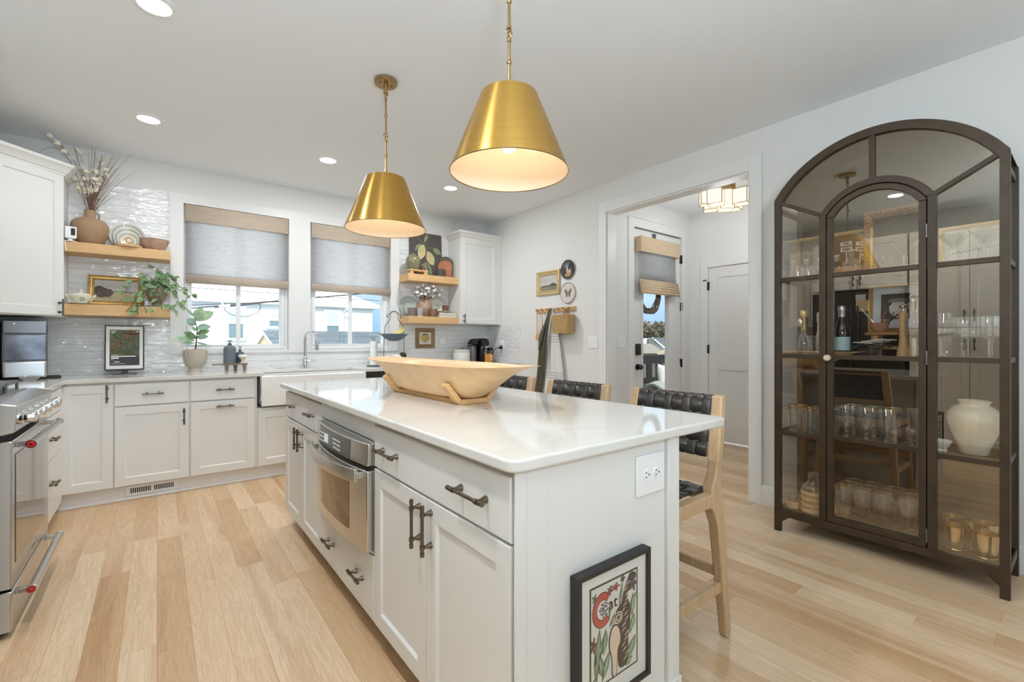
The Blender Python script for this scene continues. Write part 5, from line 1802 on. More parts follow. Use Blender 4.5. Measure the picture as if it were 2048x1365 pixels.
# switches and sockets
t = thing('light_switch', 'white double light switch plate on the wall by the doorway', 'switch', (XR, 3.128, 1.172))
obj('plate', MB().box(XR - 0.007, XR - 0.0005, 3.066, 3.19, 1.112, 1.232), 'white_plastic', t, world=True, bevel=0.003)
for y in (3.105, 3.151):
    obj('toggle', MB().box(XR - 0.016, XR - 0.006, y - 0.005, y + 0.005, 1.165, 1.185), 'white_plastic', t, world=True, bevel=0.002)
t = thing('light_switch', 'white double light switch plate inside the entry hall beside the glazed door', 'switch', (3.885, FY, 1.172))
obj('plate', MB().box(3.82, 3.94, FY - 0.006, FY - 0.0005, 1.115, 1.235), 'white_plastic', t, world=True, bevel=0.003)
for x in (3.858, 3.902):
    obj('toggle', MB().box(x - 0.005, x + 0.005, FY - 0.015, FY - 0.005, 1.165, 1.185), 'white_plastic', t, world=True, bevel=0.002)
t = thing('wall_socket', 'white wall socket with a plugged black cable in the far tiled corner', 'socket', (XR, 4.655, 1.15))
obj('plate', MB().box(XR - 0.015, XR - 0.0095, 4.61, 4.69, 1.07, 1.20), 'white_plastic', t, world=True, bevel=0.003)
obj('usb_charger', MB().box(XR - 0.045, XR - 0.015, 4.63, 4.68, 1.13, 1.18), 'white_plastic', t, world=True, bevel=0.006)
b = MB().box(XR - 0.05, XR - 0.0155, 4.635, 4.665, 1.085, 1.115)
b.tube(bez((XR - 0.05, 4.65, 1.10), (XR - 0.15, 4.66, 1.10), (XR - 0.135, 4.68, 1.0), 10) + bez((XR - 0.135, 4.68, 1.0), (XR - 0.13, 4.70, 0.93), (XR - 0.16, 4.74, 0.919), 6)[1:], 0.0045, 8)
single('power_cable', 'black plug and cable running from the socket down to the coffee machine', 'cable', b, 'black')
single('wall_disc', 'small round white disc fixed on the tiles beside the pear picture', 'disc', MB().lathe([(0.0001, -0.022), (0.045, -0.020), (0.055, -0.012), (0.056, 0.0)], (2.80, YB - 0.0092, 1.185), 32, axis='y'), 'white_plastic')

# ------------------------------------------------------------------ things on the upper oak shelf by the corner cabinet (top z = 1.937)
ZS = 1.9365
t = thing('floor_vase', 'round matte brown clay vase holding dried branches on the upper oak shelf', 'vase', (-0.418, 4.868, ZS))
t.name = 'clay_vase'
prof = [(0.0001, 0), (0.060, 0), (0.068, 0.008), (0.092, 0.045), (0.110, 0.09), (0.1165, 0.13), (0.111, 0.165), (0.094, 0.192), (0.066, 0.208), (0.040, 0.214), (0.0345, 0.222), (0.034, 0.275), (0.030, 0.276), (0.029, 0.215), (0.0001, 0.20)]
obj('body', MB().lathe(prof, (0, 0, 0), 48), 'clay', t)
obj('handle', MB().tube([(0.034, 0.01, 0.262), (0.052, 0.012, 0.256), (0.054, 0.012, 0.236), (0.05, 0.012, 0.212)], 0.006, 8), 'clay', t)
t = thing('dried_branches', 'dried brown branches with cream petals standing in the clay vase', 'branches', (-0.418, 4.868, ZS + 0.2))
rr = random.Random(11)
b, pb = MB(), MB()
def br(tip, mid, r=0.0022):
    pts = bez((rr.uniform(-0.015, 0.015), rr.uniform(-0.012, 0.012), 0.02), mid, tip, 10)
    b.tube(pts, [r * (1 - 0.65 * i / 10) for i in range(11)], 5)
    return pts
tips = []
for k in range(44):
    a = rr.gauss(0.12, 0.20)
    L = rr.uniform(0.20, 0.56)
    dy = rr.uniform(-0.10, 0.06)
    tip = (L * math.sin(a) * 1.15 + 0.02, dy * L * 1.6, 0.05 + L * math.cos(a))
    if tip[2] > 0.575:
        tip = (tip[0], tip[1], 0.565 - rr.random() * 0.04)
    tips.append(br(tip, (tip[0] * 0.35, tip[1] * 0.4, tip[2] * 0.6)))
# long arching sprays to the left
for tip, midp in (((-0.27, -0.10, 0.585), (0.05, -0.06, 0.42)), ((-0.235, -0.14, 0.575), (0.0, -0.08, 0.44)), ((-0.30, -0.12, 0.36), (-0.11, -0.16, 0.72)), ((-0.115, -0.06, 0.30), (0.0, -0.02, 0.22))):
    tips.append(br(tip, midp, 0.0026))
for pts in [tips[i] for i in range(0, 24, 2)] + tips[-4:-2] + [tips[-1]]:
    for _ in range(5):
        i = rr.randrange(4, 10)
        p = Vector(pts[i])
        d = Vector((rr.uniform(-1, 1), rr.uniform(-1, 0.6), rr.uniform(-0.2, 1))).normalized()
        leaf_shape(pb, p, p + d * 0.046, 0.034, 0.1, (rr.uniform(-1, 1), 1, rr.uniform(-1, 1)), n=4, cup=0.5)
obj('twigs', b, 'twig', t)
obj('petals', pb, 'petal', t, angle=80)['kind'] = 'stuff'
t = thing('security_camera', 'small white cube camera at the end of the upper oak shelf', 'camera', (-0.518, 4.764, ZS))
b = MB().box(-0.033, 0.033, -0.027, 0.027, 0.022, 0.112)
obj('body', b, 'white_plastic', t, bevel=0.008, segs=3)
obj('lens_panel', MB().box(-0.001, 0.023, -0.0285, -0.026, 0.045, 0.098), 'dark_glass', t, bevel=0.001)
obj('lens', MB().lathe([(0.0001, -0.031), (0.008, -0.031), (0.009, -0.028)], (0.011, 0, 0.08), 16, axis='y'), 'black', t)
obj('foot', MB().box(-0.012, 0.012, -0.012, 0.012, 0.004, 0.024), 'white_plastic', t)
obj('base', MB().cyl((0, 0, 0), (0, 0, 0.005), 0.036, n=24), 'white_plastic', t)
t.rotation_euler = (0, 0, 0.25)
obj('cable', MB().tube(bez((-0.03, 0.02, 0.01), (-0.035, -0.045, 0.0), (-0.03, -0.052, -0.08), 8), 0.0025, 6), 'white_plastic', t)

def dish(t, name, c, r, mat, tilt, h=0.012, rings=None, facing=0.0):
    """plate standing almost upright, face towards -Y; c is its lowest point"""
    prof = [(0.0001, h * 0.55), (r * 0.60, h * 0.55), (r * 0.70, h * 0.7), (r * 0.99, h * 1.5), (r, h * 1.3), (r * 0.72, h * 0.2), (r * 0.55, 0), (0.0001, 0)]
    b = MB().lathe(prof, (0, 0, 0), 48)
    R = Matrix.Translation(c) @ Matrix.Rotation(facing, 4, 'Z') @ Matrix.Rotation(PI / 2 - tilt, 4, 'X') @ Matrix.Translation((0, r, 0))
    b.transform(R)
    o = obj(name, b, mat, t, world=True, angle=50)
    for (q, w, m) in rings or []:
        zz = h * 0.55 + 0.0006 if q < 0.62 else h * (0.7 + 0.8 * (q - 0.7) / 0.29) + 0.0008
        z2 = h * 0.55 + 0.0006 if q + w < 0.62 else h * (0.7 + 0.8 * (q + w - 0.7) / 0.29) + 0.0008
        rb = MB().lathe([(r * q, zz), (r * (q + w), z2)], (0, 0, 0), 48)
        rb.transform(R)
        obj('ring', rb, m, o, world=True)
    return o
ringg = plain('plate_grey_green', (150, 156, 144), 0.3)
ringb = plain('plate_blue_grey', (160, 172, 174), 0.3)
creamp = plain('plate_cream_glaze', (226, 222, 206), 0.25, coat=0.4)
for k, (x, y, r, lab) in enumerate(((-0.195, 4.945, 0.118, 'largest cream plate with grey bands at the back, behind the ring-handled wooden cover'),
                                    (-0.190, 4.915, 0.094, 'medium cream plate leaning between the largest and smallest plates behind the wooden cover'),
                                    (-0.186, 4.885, 0.070, 'smallest cream plate leaning at the front of the stack just behind the wooden cover'))):
    t = thing('plate', lab, 'plate', (x, y, ZS), group='plates leaning on the upper oak shelf')
    dish(t, 'dish', (x, y, ZS + 0.001), r, creamp, 0.22, 0.012, [(0.78, 0.05, ringg), (0.86, 0.03, ringb), (0.46, 0.06, ringg)])
t = thing('wooden_dish_cover', 'round wooden cover with a ring handle in front of the leaning plates', 'dish cover', (-0.178, 4.80, ZS))
obj('disc', MB().lathe([(0.0001, 0), (0.082, 0), (0.086, 0.004), (0.086, 0.017), (0.08, 0.021), (0.0001, 0.021)], (0, 0, 0), 36), 'light_wood', t)
obj('ring_handle', MB().tube([(0.021 * math.cos(a), 0, 0.064 + 0.021 * math.sin(a)) for a in [2 * PI * i / 24 for i in range(24)]], 0.006, 8, closed=True).lathe([(0.012, 0.021), (0.008, 0.03), (0.007, 0.042)], (0, 0, 0), 14), 'light_wood', t)
b = MB().lathe([(0.0001, 0.0), (0.060, 0.0), (0.066, 0.006), (0.088, 0.05), (0.1, 0.09), (0.101, 0.094), (0.097, 0.094), (0.084, 0.05), (0.06, 0.012), (0.0001, 0.01)], (0, 0, 0), 40)
o = single('wooden_bowl', 'pinkish brown mottled bowl at the window end of the upper oak shelf', 'bowl', b, plain('bowl_pinkish', (176, 146, 126), 0.5, vary=0.2, vscale=26))
o.location = (-0.018, 4.845, ZS)

# ------------------------------------------------------------------ lower oak shelf by the corner cabinet (top z = 1.467)
ZS = 1.4665
t = thing('soup_tureen', 'small cream china tureen with handles on the lower oak shelf', 'tureen', (-0.462, 4.80, ZS))
obj('saucer', MB().lathe([(0.0001, 0), (0.045, 0), (0.075, 0.008), (0.076, 0.010), (0.045, 0.005), (0.0001, 0.005)], (0, 0, 0), 36, sx=1.1), 'cream_ceramic', t)
obj('body', MB().lathe([(0.0001, 0.006), (0.026, 0.006), (0.030, 0.014), (0.045, 0.03), (0.060, 0.055), (0.062, 0.066), (0.058, 0.068), (0.0001, 0.066)], (0, 0, 0), 36, sx=1.1), 'cream_ceramic', t)
obj('lid', MB().lathe([(0.060, 0.067), (0.05, 0.080), (0.025, 0.089), (0.008, 0.092), (0.006, 0.100), (0.014, 0.106), (0.013, 0.113), (0.0001, 0.115)], (0, 0, 0), 36, sx=1.1), 'cream_ceramic', t)
for s in (-1, 1):
    obj('handle', MB().tube(bez((s * 0.064, 0, 0.06), (s * 0.112, 0, 0.098), (s * 0.052, 0, 0.026), 12), 0.004, 8), 'cream_ceramic', t)
obj('painted_motif', MB().lathe([(0.009, -0.0005), (0.014, -0.0005)], (0.012, -0.056, 0.038), 20, axis='y'), 'slate', t)
gp = [(0.0, 0.006), (0.003, 0.020), (0.012, 0.024), (0.018, 0.016), (0.026, 0.013), (0.032, 0.019), (0.037, 0.015), (0.040, 0.008)]
t, a, d = picture('framed_landscape', 'gilt framed landscape with a dark tree clump on the lower oak shelf', 'painting', (-0.262, 4.930, ZS + 0.001), 0.0, 0.352, 0.252, gp, 'gold',
                  field_art('meadow_picture', (178, 172, 162), (192, 186, 178), (160, 142, 104), (184, 166, 122), 0.128), tilt=-0.14)
tree = plain('painted_tree', (82, 72, 64), 0.7, vary=0.2, vscale=40)
poly_art(t, 'tree_clump', blob(-0.095, 0.118, 0.052, 0.042, 22, 0.35, 4) , tree, -0.0086)
poly_art(t, 'tree_clump', blob(-0.055, 0.110, 0.036, 0.034, 18, 0.35, 9), tree, -0.0087)
poly_art(t, 'path', [(-0.02, 0.112), (0.12, 0.106), (0.12, 0.102), (-0.03, 0.108)], plain('painted_path', (214, 206, 190), 0.7), -0.0085)
poly_art(t, 'hills', [(-0.04, 0.128), (0.13, 0.126), (0.13, 0.112), (-0.04, 0.116)], plain('painted_hills', (140, 134, 122), 0.7), -0.0084)
# trailing monstera
t = thing('trailing_plant', 'trailing swiss cheese plant in a brown bowl pot on the lower oak shelf', 'potted plant', (-0.002, 4.845, ZS))
obj('pot', MB().lathe([(0.0001, 0.006), (0.036, 0.006), (0.034, 0.016), (0.034, 0.03), (0.058, 0.06), (0.078, 0.11), (0.083, 0.155), (0.079, 0.157), (0.072, 0.11), (0.0001, 0.10)], (0, 0, 0), 40), plain('pot_brown_glaze', (138, 124, 100), 0.35, coat=0.3, vary=0.2, vscale=12), t)
obj('saucer', MB().lathe([(0.0001, 0.0), (0.055, 0.0), (0.072, 0.009), (0.070, 0.011), (0.0001, 0.005)], (0, 0, 0), 32), plain('pale_blue_saucer', (176, 190, 204), 0.3), t)
obj('soil', MB().lathe([(0.0001, 0.148), (0.077, 0.146)], (0, 0, 0), 24), 'soil', t)
rr = random.Random(21)
vb = MB()
leaves = []
vines = [((-0.10, -0.07, 0.16), (-0.15, -0.10, 0.02), (-0.195, -0.12, -0.05)), ((-0.07, -0.09, 0.17), (-0.14, -0.12, 0.08), (-0.12, -0.13, -0.07)), ((-0.04, -0.10, 0.2), (-0.10, -0.13, 0.03), (-0.07, -0.135, -0.06)),
         ((0.06, -0.08, 0.2), (0.14, -0.10, 0.08), (0.10, -0.13, -0.03)), ((0.08, -0.05, 0.2), (0.2, -0.10, 0.12), (0.17, -0.12, 0.0)), ((0.05, -0.06, 0.22), (0.2, -0.08, 0.16), (0.265, -0.12, 0.09)),
         ((0.0, -0.10, 0.22), (0.01, -0.14, 0.08), (0.03, -0.135, -0.02)), ((-0.05, 0.0, 0.25), (-0.18, -0.05, 0.2), (-0.20, -0.08, 0.10)), ((0.02, -0.04, 0.30), (0.09, -0.05, 0.26), (0.155, -0.07, 0.17)),
         ((0.0, 0.0, 0.26), (0.0, 0.0, 0.32), (-0.01, -0.02, 0.335)), ((0.03, 0, 0.25), (0.07, -0.02, 0.30), (0.085, -0.03, 0.26)), ((-0.03, -0.03, 0.24), (-0.07, -0.03, 0.27), (-0.075, -0.05, 0.20))]
lb = MB()
for (m1, m2, e) in vines:
    pts = bez((rr.uniform(-0.04, 0.04), rr.uniform(-0.04, 0.02), 0.15), m1, m2, 8) + bez(m2, tuple((Vector(m2) + Vector(e)) / 2 + Vector((rr.uniform(-0.02, 0.02), -0.01, 0.0))), e, 6)[1:]
    vb.tube(pts, 0.0022, 5)
    for i in range(3, len(pts), 2):
        p = Vector(pts[i])
        for _ in range(1):
            d = Vector((rr.uniform(-1, 1), rr.uniform(-1, 0.1), rr.uniform(-0.9, 0.3))).normalized()
            q = p + d * 0.012
            vb.tube([p, q], 0.0012, 4)
            leaf_shape(lb, q, q + d * rr.uniform(0.042, 0.068), rr.uniform(0.026, 0.042), 0.25, (rr.uniform(-0.6, 0.6), -1, rr.uniform(0.1, 0.9)), n=5, cup=0.3)
for k in range(24):
    a, q = rr.uniform(0, 2 * PI), rr.uniform(0.01, 0.085)
    p = Vector((q * math.cos(a), q * math.sin(a) * 0.8 - 0.015, 0.165 + rr.uniform(0, 0.10) * (1.2 - q / 0.1)))
    d = Vector((math.cos(a) * 0.8, math.sin(a) * 0.8 - 0.4, rr.uniform(-0.5, 0.5))).normalized()
    vb.tube([(p.x * 0.4, p.y * 0.4, 0.15), tuple(p)], 0.0013, 4)
    leaf_shape(lb, p, p + d * rr.uniform(0.045, 0.07), rr.uniform(0.028, 0.042), 0.25, (rr.uniform(-0.5, 0.5), -0.8, rr.uniform(0.2, 1)), n=5, cup=0.3)
obj('vine_stems', vb, 'stem', t)
obj('foliage', lb, 'leaf', t, angle=80)

# ------------------------------------------------------------------ counter left of the sink
ZC = 0.9145
def ice_maker():
    t = thing('ice_maker', 'countertop ice maker of dark steel with clear ice window in the corner', 'ice maker', (-0.755, 4.772, ZC + 0.0062), 0.15)
    w, d, h = 0.222, 0.36, 0.41
    obj('body', MB().box(-w / 2, w / 2, -d / 2 + 0.03, d / 2, 0.0, h), 'steel_dark', t, bevel=0.008)
    obj('head', MB().box(-w / 2 + 0.006, w / 2 - 0.002, -d / 2, -d / 2 + 0.04, h - 0.095, h - 0.002), 'steel_dark', t, bevel=0.006)
    obj('ice_drawer', MB().box(-w / 2 + 0.006, w / 2 - 0.002, -d / 2 - 0.004, -d / 2 + 0.035, 0.004, 0.125), 'steel', t, bevel=0.014, segs=4)
    k = plain('smoked_window', (122, 124, 132), 0.12, 0.3, vary=0.5, vscale=7)
    obj('window', MB().box(-w / 2 + 0.010, w / 2 - 0.006, -d / 2 + 0.004, -d / 2 + 0.036, 0.130, h - 0.10), k, t, bevel=0.006)
    obj('indicator', MB().cyl((-0.05, -d / 2 - 0.001, h - 0.025), (-0.05, -d / 2 + 0.002, h - 0.025), 0.0035, n=10), emit('indicator_white', (255, 255, 255), 1.5), t)
    obj('side_tank', MB().box(-w / 2 - 0.13, -w / 2 - 0.004, -d / 2 + 0.03, d / 2, 0.0, h - 0.01), plain('smoked_side_tank', (92, 92, 96), 0.15, 0.2), t, bevel=0.01)
    return t
ic = ice_maker()
single('drying_mat', 'thin black mat under the ice maker on the corner counter', 'mat', MB().prism([(-1.02, 4.555), (-0.80, 4.555), (-0.555, 4.65), (-0.57, 4.80), (-0.60, 4.975), (-1.02, 4.975)], 'z', ZC + 0.0004, ZC + 0.006), 'black_matte')
b = MB().lathe([(0.0001, 0.003), (0.018, 0.0025), (0.032, 0.014), (0.044, 0.03), (0.046, 0.029), (0.034, 0.011), (0.018, 0.0), (0.0001, 0.0)], (0, 0, 0), 28, sx=1.3, sy=0.9)
o = single('glass_dish', 'small clear cut glass dish beside the black mat', 'dish', b, 'glass')
o.location = (-0.690, 4.50, ZC + 0.0006)
# smart display
t = thing('smart_display', 'framed smart display standing on the counter against the tiles', 'screen', (-0.208, 4.85, ZC), rot=(0, 0, 0.0))
W_, H_ = 0.246, 0.362
Rt = Matrix.Translation((0, 0, 0.036)) @ Matrix.Rotation(-0.09, 4, 'X')
b = MB().rect_loops([(-W_ / 2, W_ / 2, 0, H_, 0.024), (-W_ / 2, W_ / 2, 0, H_, -0.010), (-W_ / 2 + 0.008, W_ / 2 - 0.008, 0.008, H_ - 0.008, -0.010), (-W_ / 2 + 0.008, W_ / 2 - 0.008, 0.008, H_ - 0.008, -0.006)], back=True)
obj('bezel', b.transform(Rt), 'black_paint', t)
obj('mat', MB().box(-W_ / 2 + 0.008, W_ / 2 - 0.008, -0.0065, -0.005, 0.008, H_ - 0.008).transform(Rt), 'mat_white', t)
def screen_mat():
    k = NT('screen_picture')
    tc = k.n('ShaderNodeTexCoord')
    sp = k.n('ShaderNodeSeparateXYZ')
    k.l(tc.outputs['Object'], sp.inputs[0])
    n = k.noise(k.coords((9, 1, 16)), 1.0, 4, 0.55, 1.2)
    food = k.ramp(n, [(0.30, srgb(66, 46, 36)), (0.42, srgb(128, 110, 92)), (0.50, srgb(76, 94, 66)), (0.58, srgb(104, 108, 96)), (0.72, srgb(116, 96, 88))])
    st = k.ramp(sp.outputs[2], [(0.135, (0, 0, 0, 1)), (0.165, (1, 1, 1, 1))])
    c = k.mix(st, srgb(84, 82, 84), food)
    e = k.n('ShaderNodeEmission')
    e.inputs[1].default_value = 0.75
    k.l(c, e.inputs[0])
    k.l(e.outputs[0], k.out.inputs['Surface'])
    return k.m
scr = obj('screen', MB().box(-0.093, 0.093, -0.0075, -0.006, 0.036, 0.326).transform(Rt), screen_mat(), t)
wt = emit('screen_text', (240, 240, 240), 0.9)
def stext(body, x, z, s, al='LEFT'):
    p = Rt @ Vector((x, -0.0079, z))
    return text_mesh('lettering', body, s, wt, scr, p, (PI / 2 - 0.09, 0, 0), al, 0.0001)
stext('8:07', -0.083, 0.312, 0.017)
stext('6/27', -0.083, 0.299, 0.012)
b = MB()
for x0, x1, z0, z1 in ((-0.084, -0.040, 0.1215, 0.1235), (-0.084, 0.068, 0.107, 0.1135), (-0.084, -0.036, 0.092, 0.100), (-0.084, -0.068, 0.0815, 0.0835), (-0.066, -0.032, 0.063, 0.0675), (-0.084, 0.0, 0.0495, 0.0515), (0.075, 0.085, 0.308, 0.314)):
    b.box(x0, x1, -0.0082, -0.0076, z0, z1)
obj('text_lines', b.transform(Rt), wt, scr)
obj('camera_dot', MB().cyl((0.100, -0.0075, 0.345), (0.100, -0.006, 0.345), 0.003, n=10).transform(Rt), 'black', t)
obj('neck', MB().box(-0.020, 0.020, 0.005, 0.022, 0.006, 0.05), 'black', t)
obj('foot', MB().box(-0.075, 0.075, -0.03, 0.075, 0.0, 0.005), 'steel_dark', t, bevel=0.002)
# potted rubber plant
t = thing('rubber_plant', 'variegated rubber plant in a footed greige pot by the window', 'potted plant', (0.262, 4.83, ZC))
obj('pot', MB().lathe([(0.0001, 0), (0.056, 0), (0.054, 0.006), (0.044, 0.03), (0.046, 0.042), (0.066, 0.058), (0.082, 0.088), (0.088, 0.125), (0.089, 0.188), (0.085, 0.19), (0.083, 0.13), (0.05, 0.06), (0.0001, 0.055)], (0, 0, 0), 44), 'greige_pot', t)
obj('side_handle', MB().tube([(-0.052 + 0.0 * i, -0.072, 0.155 + 0.018 * math.sin(a)) if False else (-0.056 + 0.014 * math.cos(a) * 0.8, -0.074 - 0.010 * abs(math.cos(a)), 0.158 + 0.02 * math.sin(a)) for i, a in enumerate([2 * PI * i / 16 for i in range(16)])], 0.0042, 8, closed=True), 'greige_pot', t)
rr = random.Random(4)
b = MB()
for k in range(26):
    a, q = rr.uniform(0, 6.28), rr.uniform(0, 0.07)
    b.sphere((q * math.cos(a), q * math.sin(a), 0.188 + rr.uniform(0, 0.006)), rr.uniform(0.008, 0.014), 8, 0, (1.2, 1, 0.7))
b.lathe([(0.0001, 0.18), (0.084, 0.18)], (0, 0, 0), 24)
pb = obj('pebbles', b, 'pebble', t)
pb['kind'] = 'stuff'
stem = [(0.0, 0, 0.18), (0.006, -0.01, 0.26), (0.012, -0.015, 0.34), (0.004, -0.01, 0.42), (0.0, -0.012, 0.47)]
obj('stem', MB().tube(stem, [0.006, 0.005, 0.004, 0.003, 0.002], 8), 'stem', t)
lv = [((0.0, -0.012, 0.27), (-0.160, -0.04, 0.315), 0.05, 0), ((0.008, -0.012, 0.29), (-0.085, -0.06, 0.36), 0.052, 1), ((0.01, -0.015, 0.30), (0.09, -0.08, 0.32), 0.05, 2), ((0.012, -0.015, 0.33), (0.10, -0.06, 0.375), 0.052, 1), ((0.008, -0.02, 0.38), (0.11, -0.04, 0.41), 0.06, 2),
      ((0.004, -0.01, 0.38), (-0.02, -0.10, 0.37), 0.06, 1), ((0.0, -0.01, 0.41), (-0.06, -0.06, 0.47), 0.075, 2), ((0.002, -0.01, 0.45), (0.13, -0.05, 0.545), 0.088, 0), ((0.0, -0.01, 0.46), (0.05, -0.03, 0.575), 0.078, 0), ((0.0, -0.012, 0.47), (-0.07, -0.02, 0.565), 0.02, 2), ((0.0, -0.012, 0.26), (0.115, -0.02, 0.232), 0.02, 2), ((0.0, -0.012, 0.25), (-0.09, -0.03, 0.262), 0.022, 2)]
mats = ['leaf_pale', 'leaf', plain('leaf_blue_green', (150, 180, 160), 0.4, vary=0.2, vscale=30)]
for p, q, w, k in lv:
    lb = MB()
    leaf_shape(lb, p, q, w, 0.12, (0.1, -1, 0.35), n=8, cup=0.25)
    obj('leaf', lb, mats[k], t, angle=80, solid=0.0012)
# tray with soap bottles
t = thing('riser_tray', 'small rustic wooden riser on three legs holding soap bottles beside the sink', 'tray', (0.545, 4.81, ZC))
b = MB().prism(round_poly(-0.09, 0.115, -0.055, 0.055, 0.05), 'z', 0.055, 0.068)
b.prism([(-0.165, -0.014), (-0.08, -0.03), (-0.08, 0.03), (-0.165, 0.014)], 'z', 0.056, 0.067)
obj('top', b, 'grey_wood', t, bevel=0.003)
for x, y in ((-0.055, -0.03), (0.085, -0.03), (0.02, 0.035)):
    obj('leg', MB().cyl((x, y, 0), (x, y, 0.056), 0.012, 0.017, n=14), 'grey_wood', t)
def soap(name, label, x, y, r, h, mat):
    t = thing(name, label, 'bottle', (x, y, ZC + 0.0682))
    obj('body', MB().lathe([(0.0001, 0), (r * 0.96, 0), (r, 0.005), (r, h * 0.80), (r * 0.93, h * 0.88), (r * 0.6, h * 0.96), (r * 0.30, h), (0.0001, h)], (0, 0, 0), 36), mat, t)
    g = obj('pump', MB().cyl((0, 0, h), (0, 0, h + 0.018), r * 0.32, n=16).cyl((0, 0, h + 0.018), (0, 0, h + 0.034), r * 0.11, n=10).box(-r * 0.3, r * 0.33, -0.008, 0.008, h + 0.032, h + 0.044), 'steel_dark', t)
    return t
soap('soap_bottle', 'tall slate grey soap pump bottle on the wooden riser', 0.515, 4.795, 0.049, 0.165, 'slate')
soap('soap_bottle', 'short slate grey soap pump bottle behind the white goblet on the riser', 0.600, 4.835, 0.034, 0.108, plain('dark_slate', (82, 90, 98), 0.5))
t = thing('sponge_goblet', 'little footed goblet with a white sponge on the wooden riser', 'goblet', (0.612, 4.768, ZC + 0.0682))
obj('cup', MB().lathe([(0.0001, 0), (0.024, 0), (0.024, 0.004), (0.012, 0.02), (0.012, 0.03), (0.03, 0.055), (0.031, 0.06), (0.0001, 0.056)], (0, 0, 0), 28), plain('sand_stoneware', (206, 190, 166), 0.6), t)
obj('sponge', MB().lathe([(0.0001, 0.056), (0.034, 0.058), (0.037, 0.068), (0.034, 0.078), (0.0001, 0.08)], (0, 0, 0), 28), 'cotton', t)
# paper towel + wire fruit stand
t = thing('paper_towel_roll', 'white paper towel roll on a wire holder right of the sink', 'paper towel', (1.835, 4.775, ZC))
obj('roll', MB().lathe([(0.012, 0.012), (0.039, 0.012), (0.039, 0.268), (0.012, 0.268)], (0, 0, 0), 36), 'paper_towel', t)
obj('holder', MB().tube([(0.07 * math.cos(a), 0.07 * math.sin(a), 0.003) for a in [2 * PI * i / 28 for i in range(28)]], 0.003, 6, closed=True).cyl((0, 0, 0.0), (0, 0, 0.295), 0.0035, n=8).tube([(0.014 * math.cos(a), 0, 0.305 + 0.014 * math.sin(a)) for a in [2 * PI * i / 16 for i in range(16)]], 0.0025, 6, closed=True).tube([(-0.07, 0, 0.003), (0.07, 0, 0.003)], 0.003, 6), 'wire', t)
t = thing('fruit_stand', 'grey wire fruit stand with a hanging dish of bananas right of the sink', 'fruit stand', (2.03, 4.69, ZC))
b = MB()
for s in (-1, 1):
    pts = [(s * 0.118, 0, 0.0), (s * 0.116, 0, 0.15), (s * 0.112, 0, 0.36), (s * 0.106, 0, 0.42), (s * 0.085, 0, 0.46), (s * 0.05, 0, 0.50), (s * 0.042, 0, 0.54), (s * 0.048, 0, 0.56)]
    b.tube(pts, 0.0036, 8)
    b.tube([(s * 0.048, 0, 0.56), (s * 0.072, 0, 0.562), (s * 0.086, 0, 0.545), (s * 0.08, 0, 0.525), (s * 0.066, 0, 0.53), (s * 0.068, 0, 0.542)], 0.0036, 6)
b.tube([(-0.048, 0, 0.56), (-0.03, 0, 0.585), (0, 0, 0.593), (0.03, 0, 0.585), (0.048, 0, 0.56)], 0.006, 8)
b.tube([(-0.118, 0, 0.003), (0, -0.10, 0.003), (0.118, 0, 0.003), (0, 0.10, 0.003)], 0.0036, 6, closed=True)
obj('frame', b, 'wire', t)
obj('hanging_dish', MB().lathe([(0.0001, 0.268), (0.05, 0.272), (0.10, 0.30), (0.135, 0.332), (0.16, 0.345), (0.161, 0.348), (0.133, 0.337), (0.098, 0.306), (0.05, 0.278), (0.0001, 0.274)], (0, 0, 0), 40), 'basket_blue', t)
obj('lower_dish', MB().lathe([(0.0001, 0.004), (0.09, 0.006), (0.14, 0.05), (0.16, 0.075), (0.161, 0.078), (0.13, 0.05), (0.0001, 0.012)], (0, 0, 0), 40), 'basket_blue', t)
for k, (dy, rot, lab) in enumerate(((-0.02, 0.0, 'front'), (0.012, 0.25, 'rear'))):
    pts = []
    for i in range(9):
        a = -1.9 + 1.5 * i / 8
        pts.append((0.055 + 0.115 * math.cos(a) * 1.15 - 0.04, 0, 0.462 + 0.115 * math.sin(a) + 0.04 * i / 8))
    b = MB().tube(pts, [0.004, 0.013, 0.018, 0.019, 0.019, 0.018, 0.014, 0.006, 0.004], 8)
    o = single('banana', '%s banana of the pair lying in the hanging dish of the wire stand' % lab, 'banana', b, 'banana', group='bananas in the fruit stand')
    o.location = (2.03 - 0.02 + 0.0, 4.69 + dy, ZC - 0.028 + 0.006 * k)
    o.rotation_euler = (0, 0, rot)
for k, (x, y, r, lab) in enumerate(((1.955, 4.655, 0.042, 'white garlic bulb nearer the paper towel, in the lower dish'), (2.03, 4.64, 0.048, 'large white garlic bulb in the middle of the lower dish'))):
    o = single('garlic_bulb', lab + ' of the wire stand', 'garlic', MB().sphere((0, 0, 0), r, 18, 0, (1.25, 1, 0.85)), 'cotton', group='garlic in the fruit stand')
    o.location = (x, y, ZC + 0.09)
o = single('avocado', 'dark green avocado in the lower dish of the wire stand', 'avocado', MB().sphere((0, 0, 0), 0.04, 18, 0, (1, 1, 0.95)), plain('avocado_skin', (58, 58, 44), 0.6, bump=0.4, bscale=160))
o.location = (2.118, 4.66, ZC + 0.112)

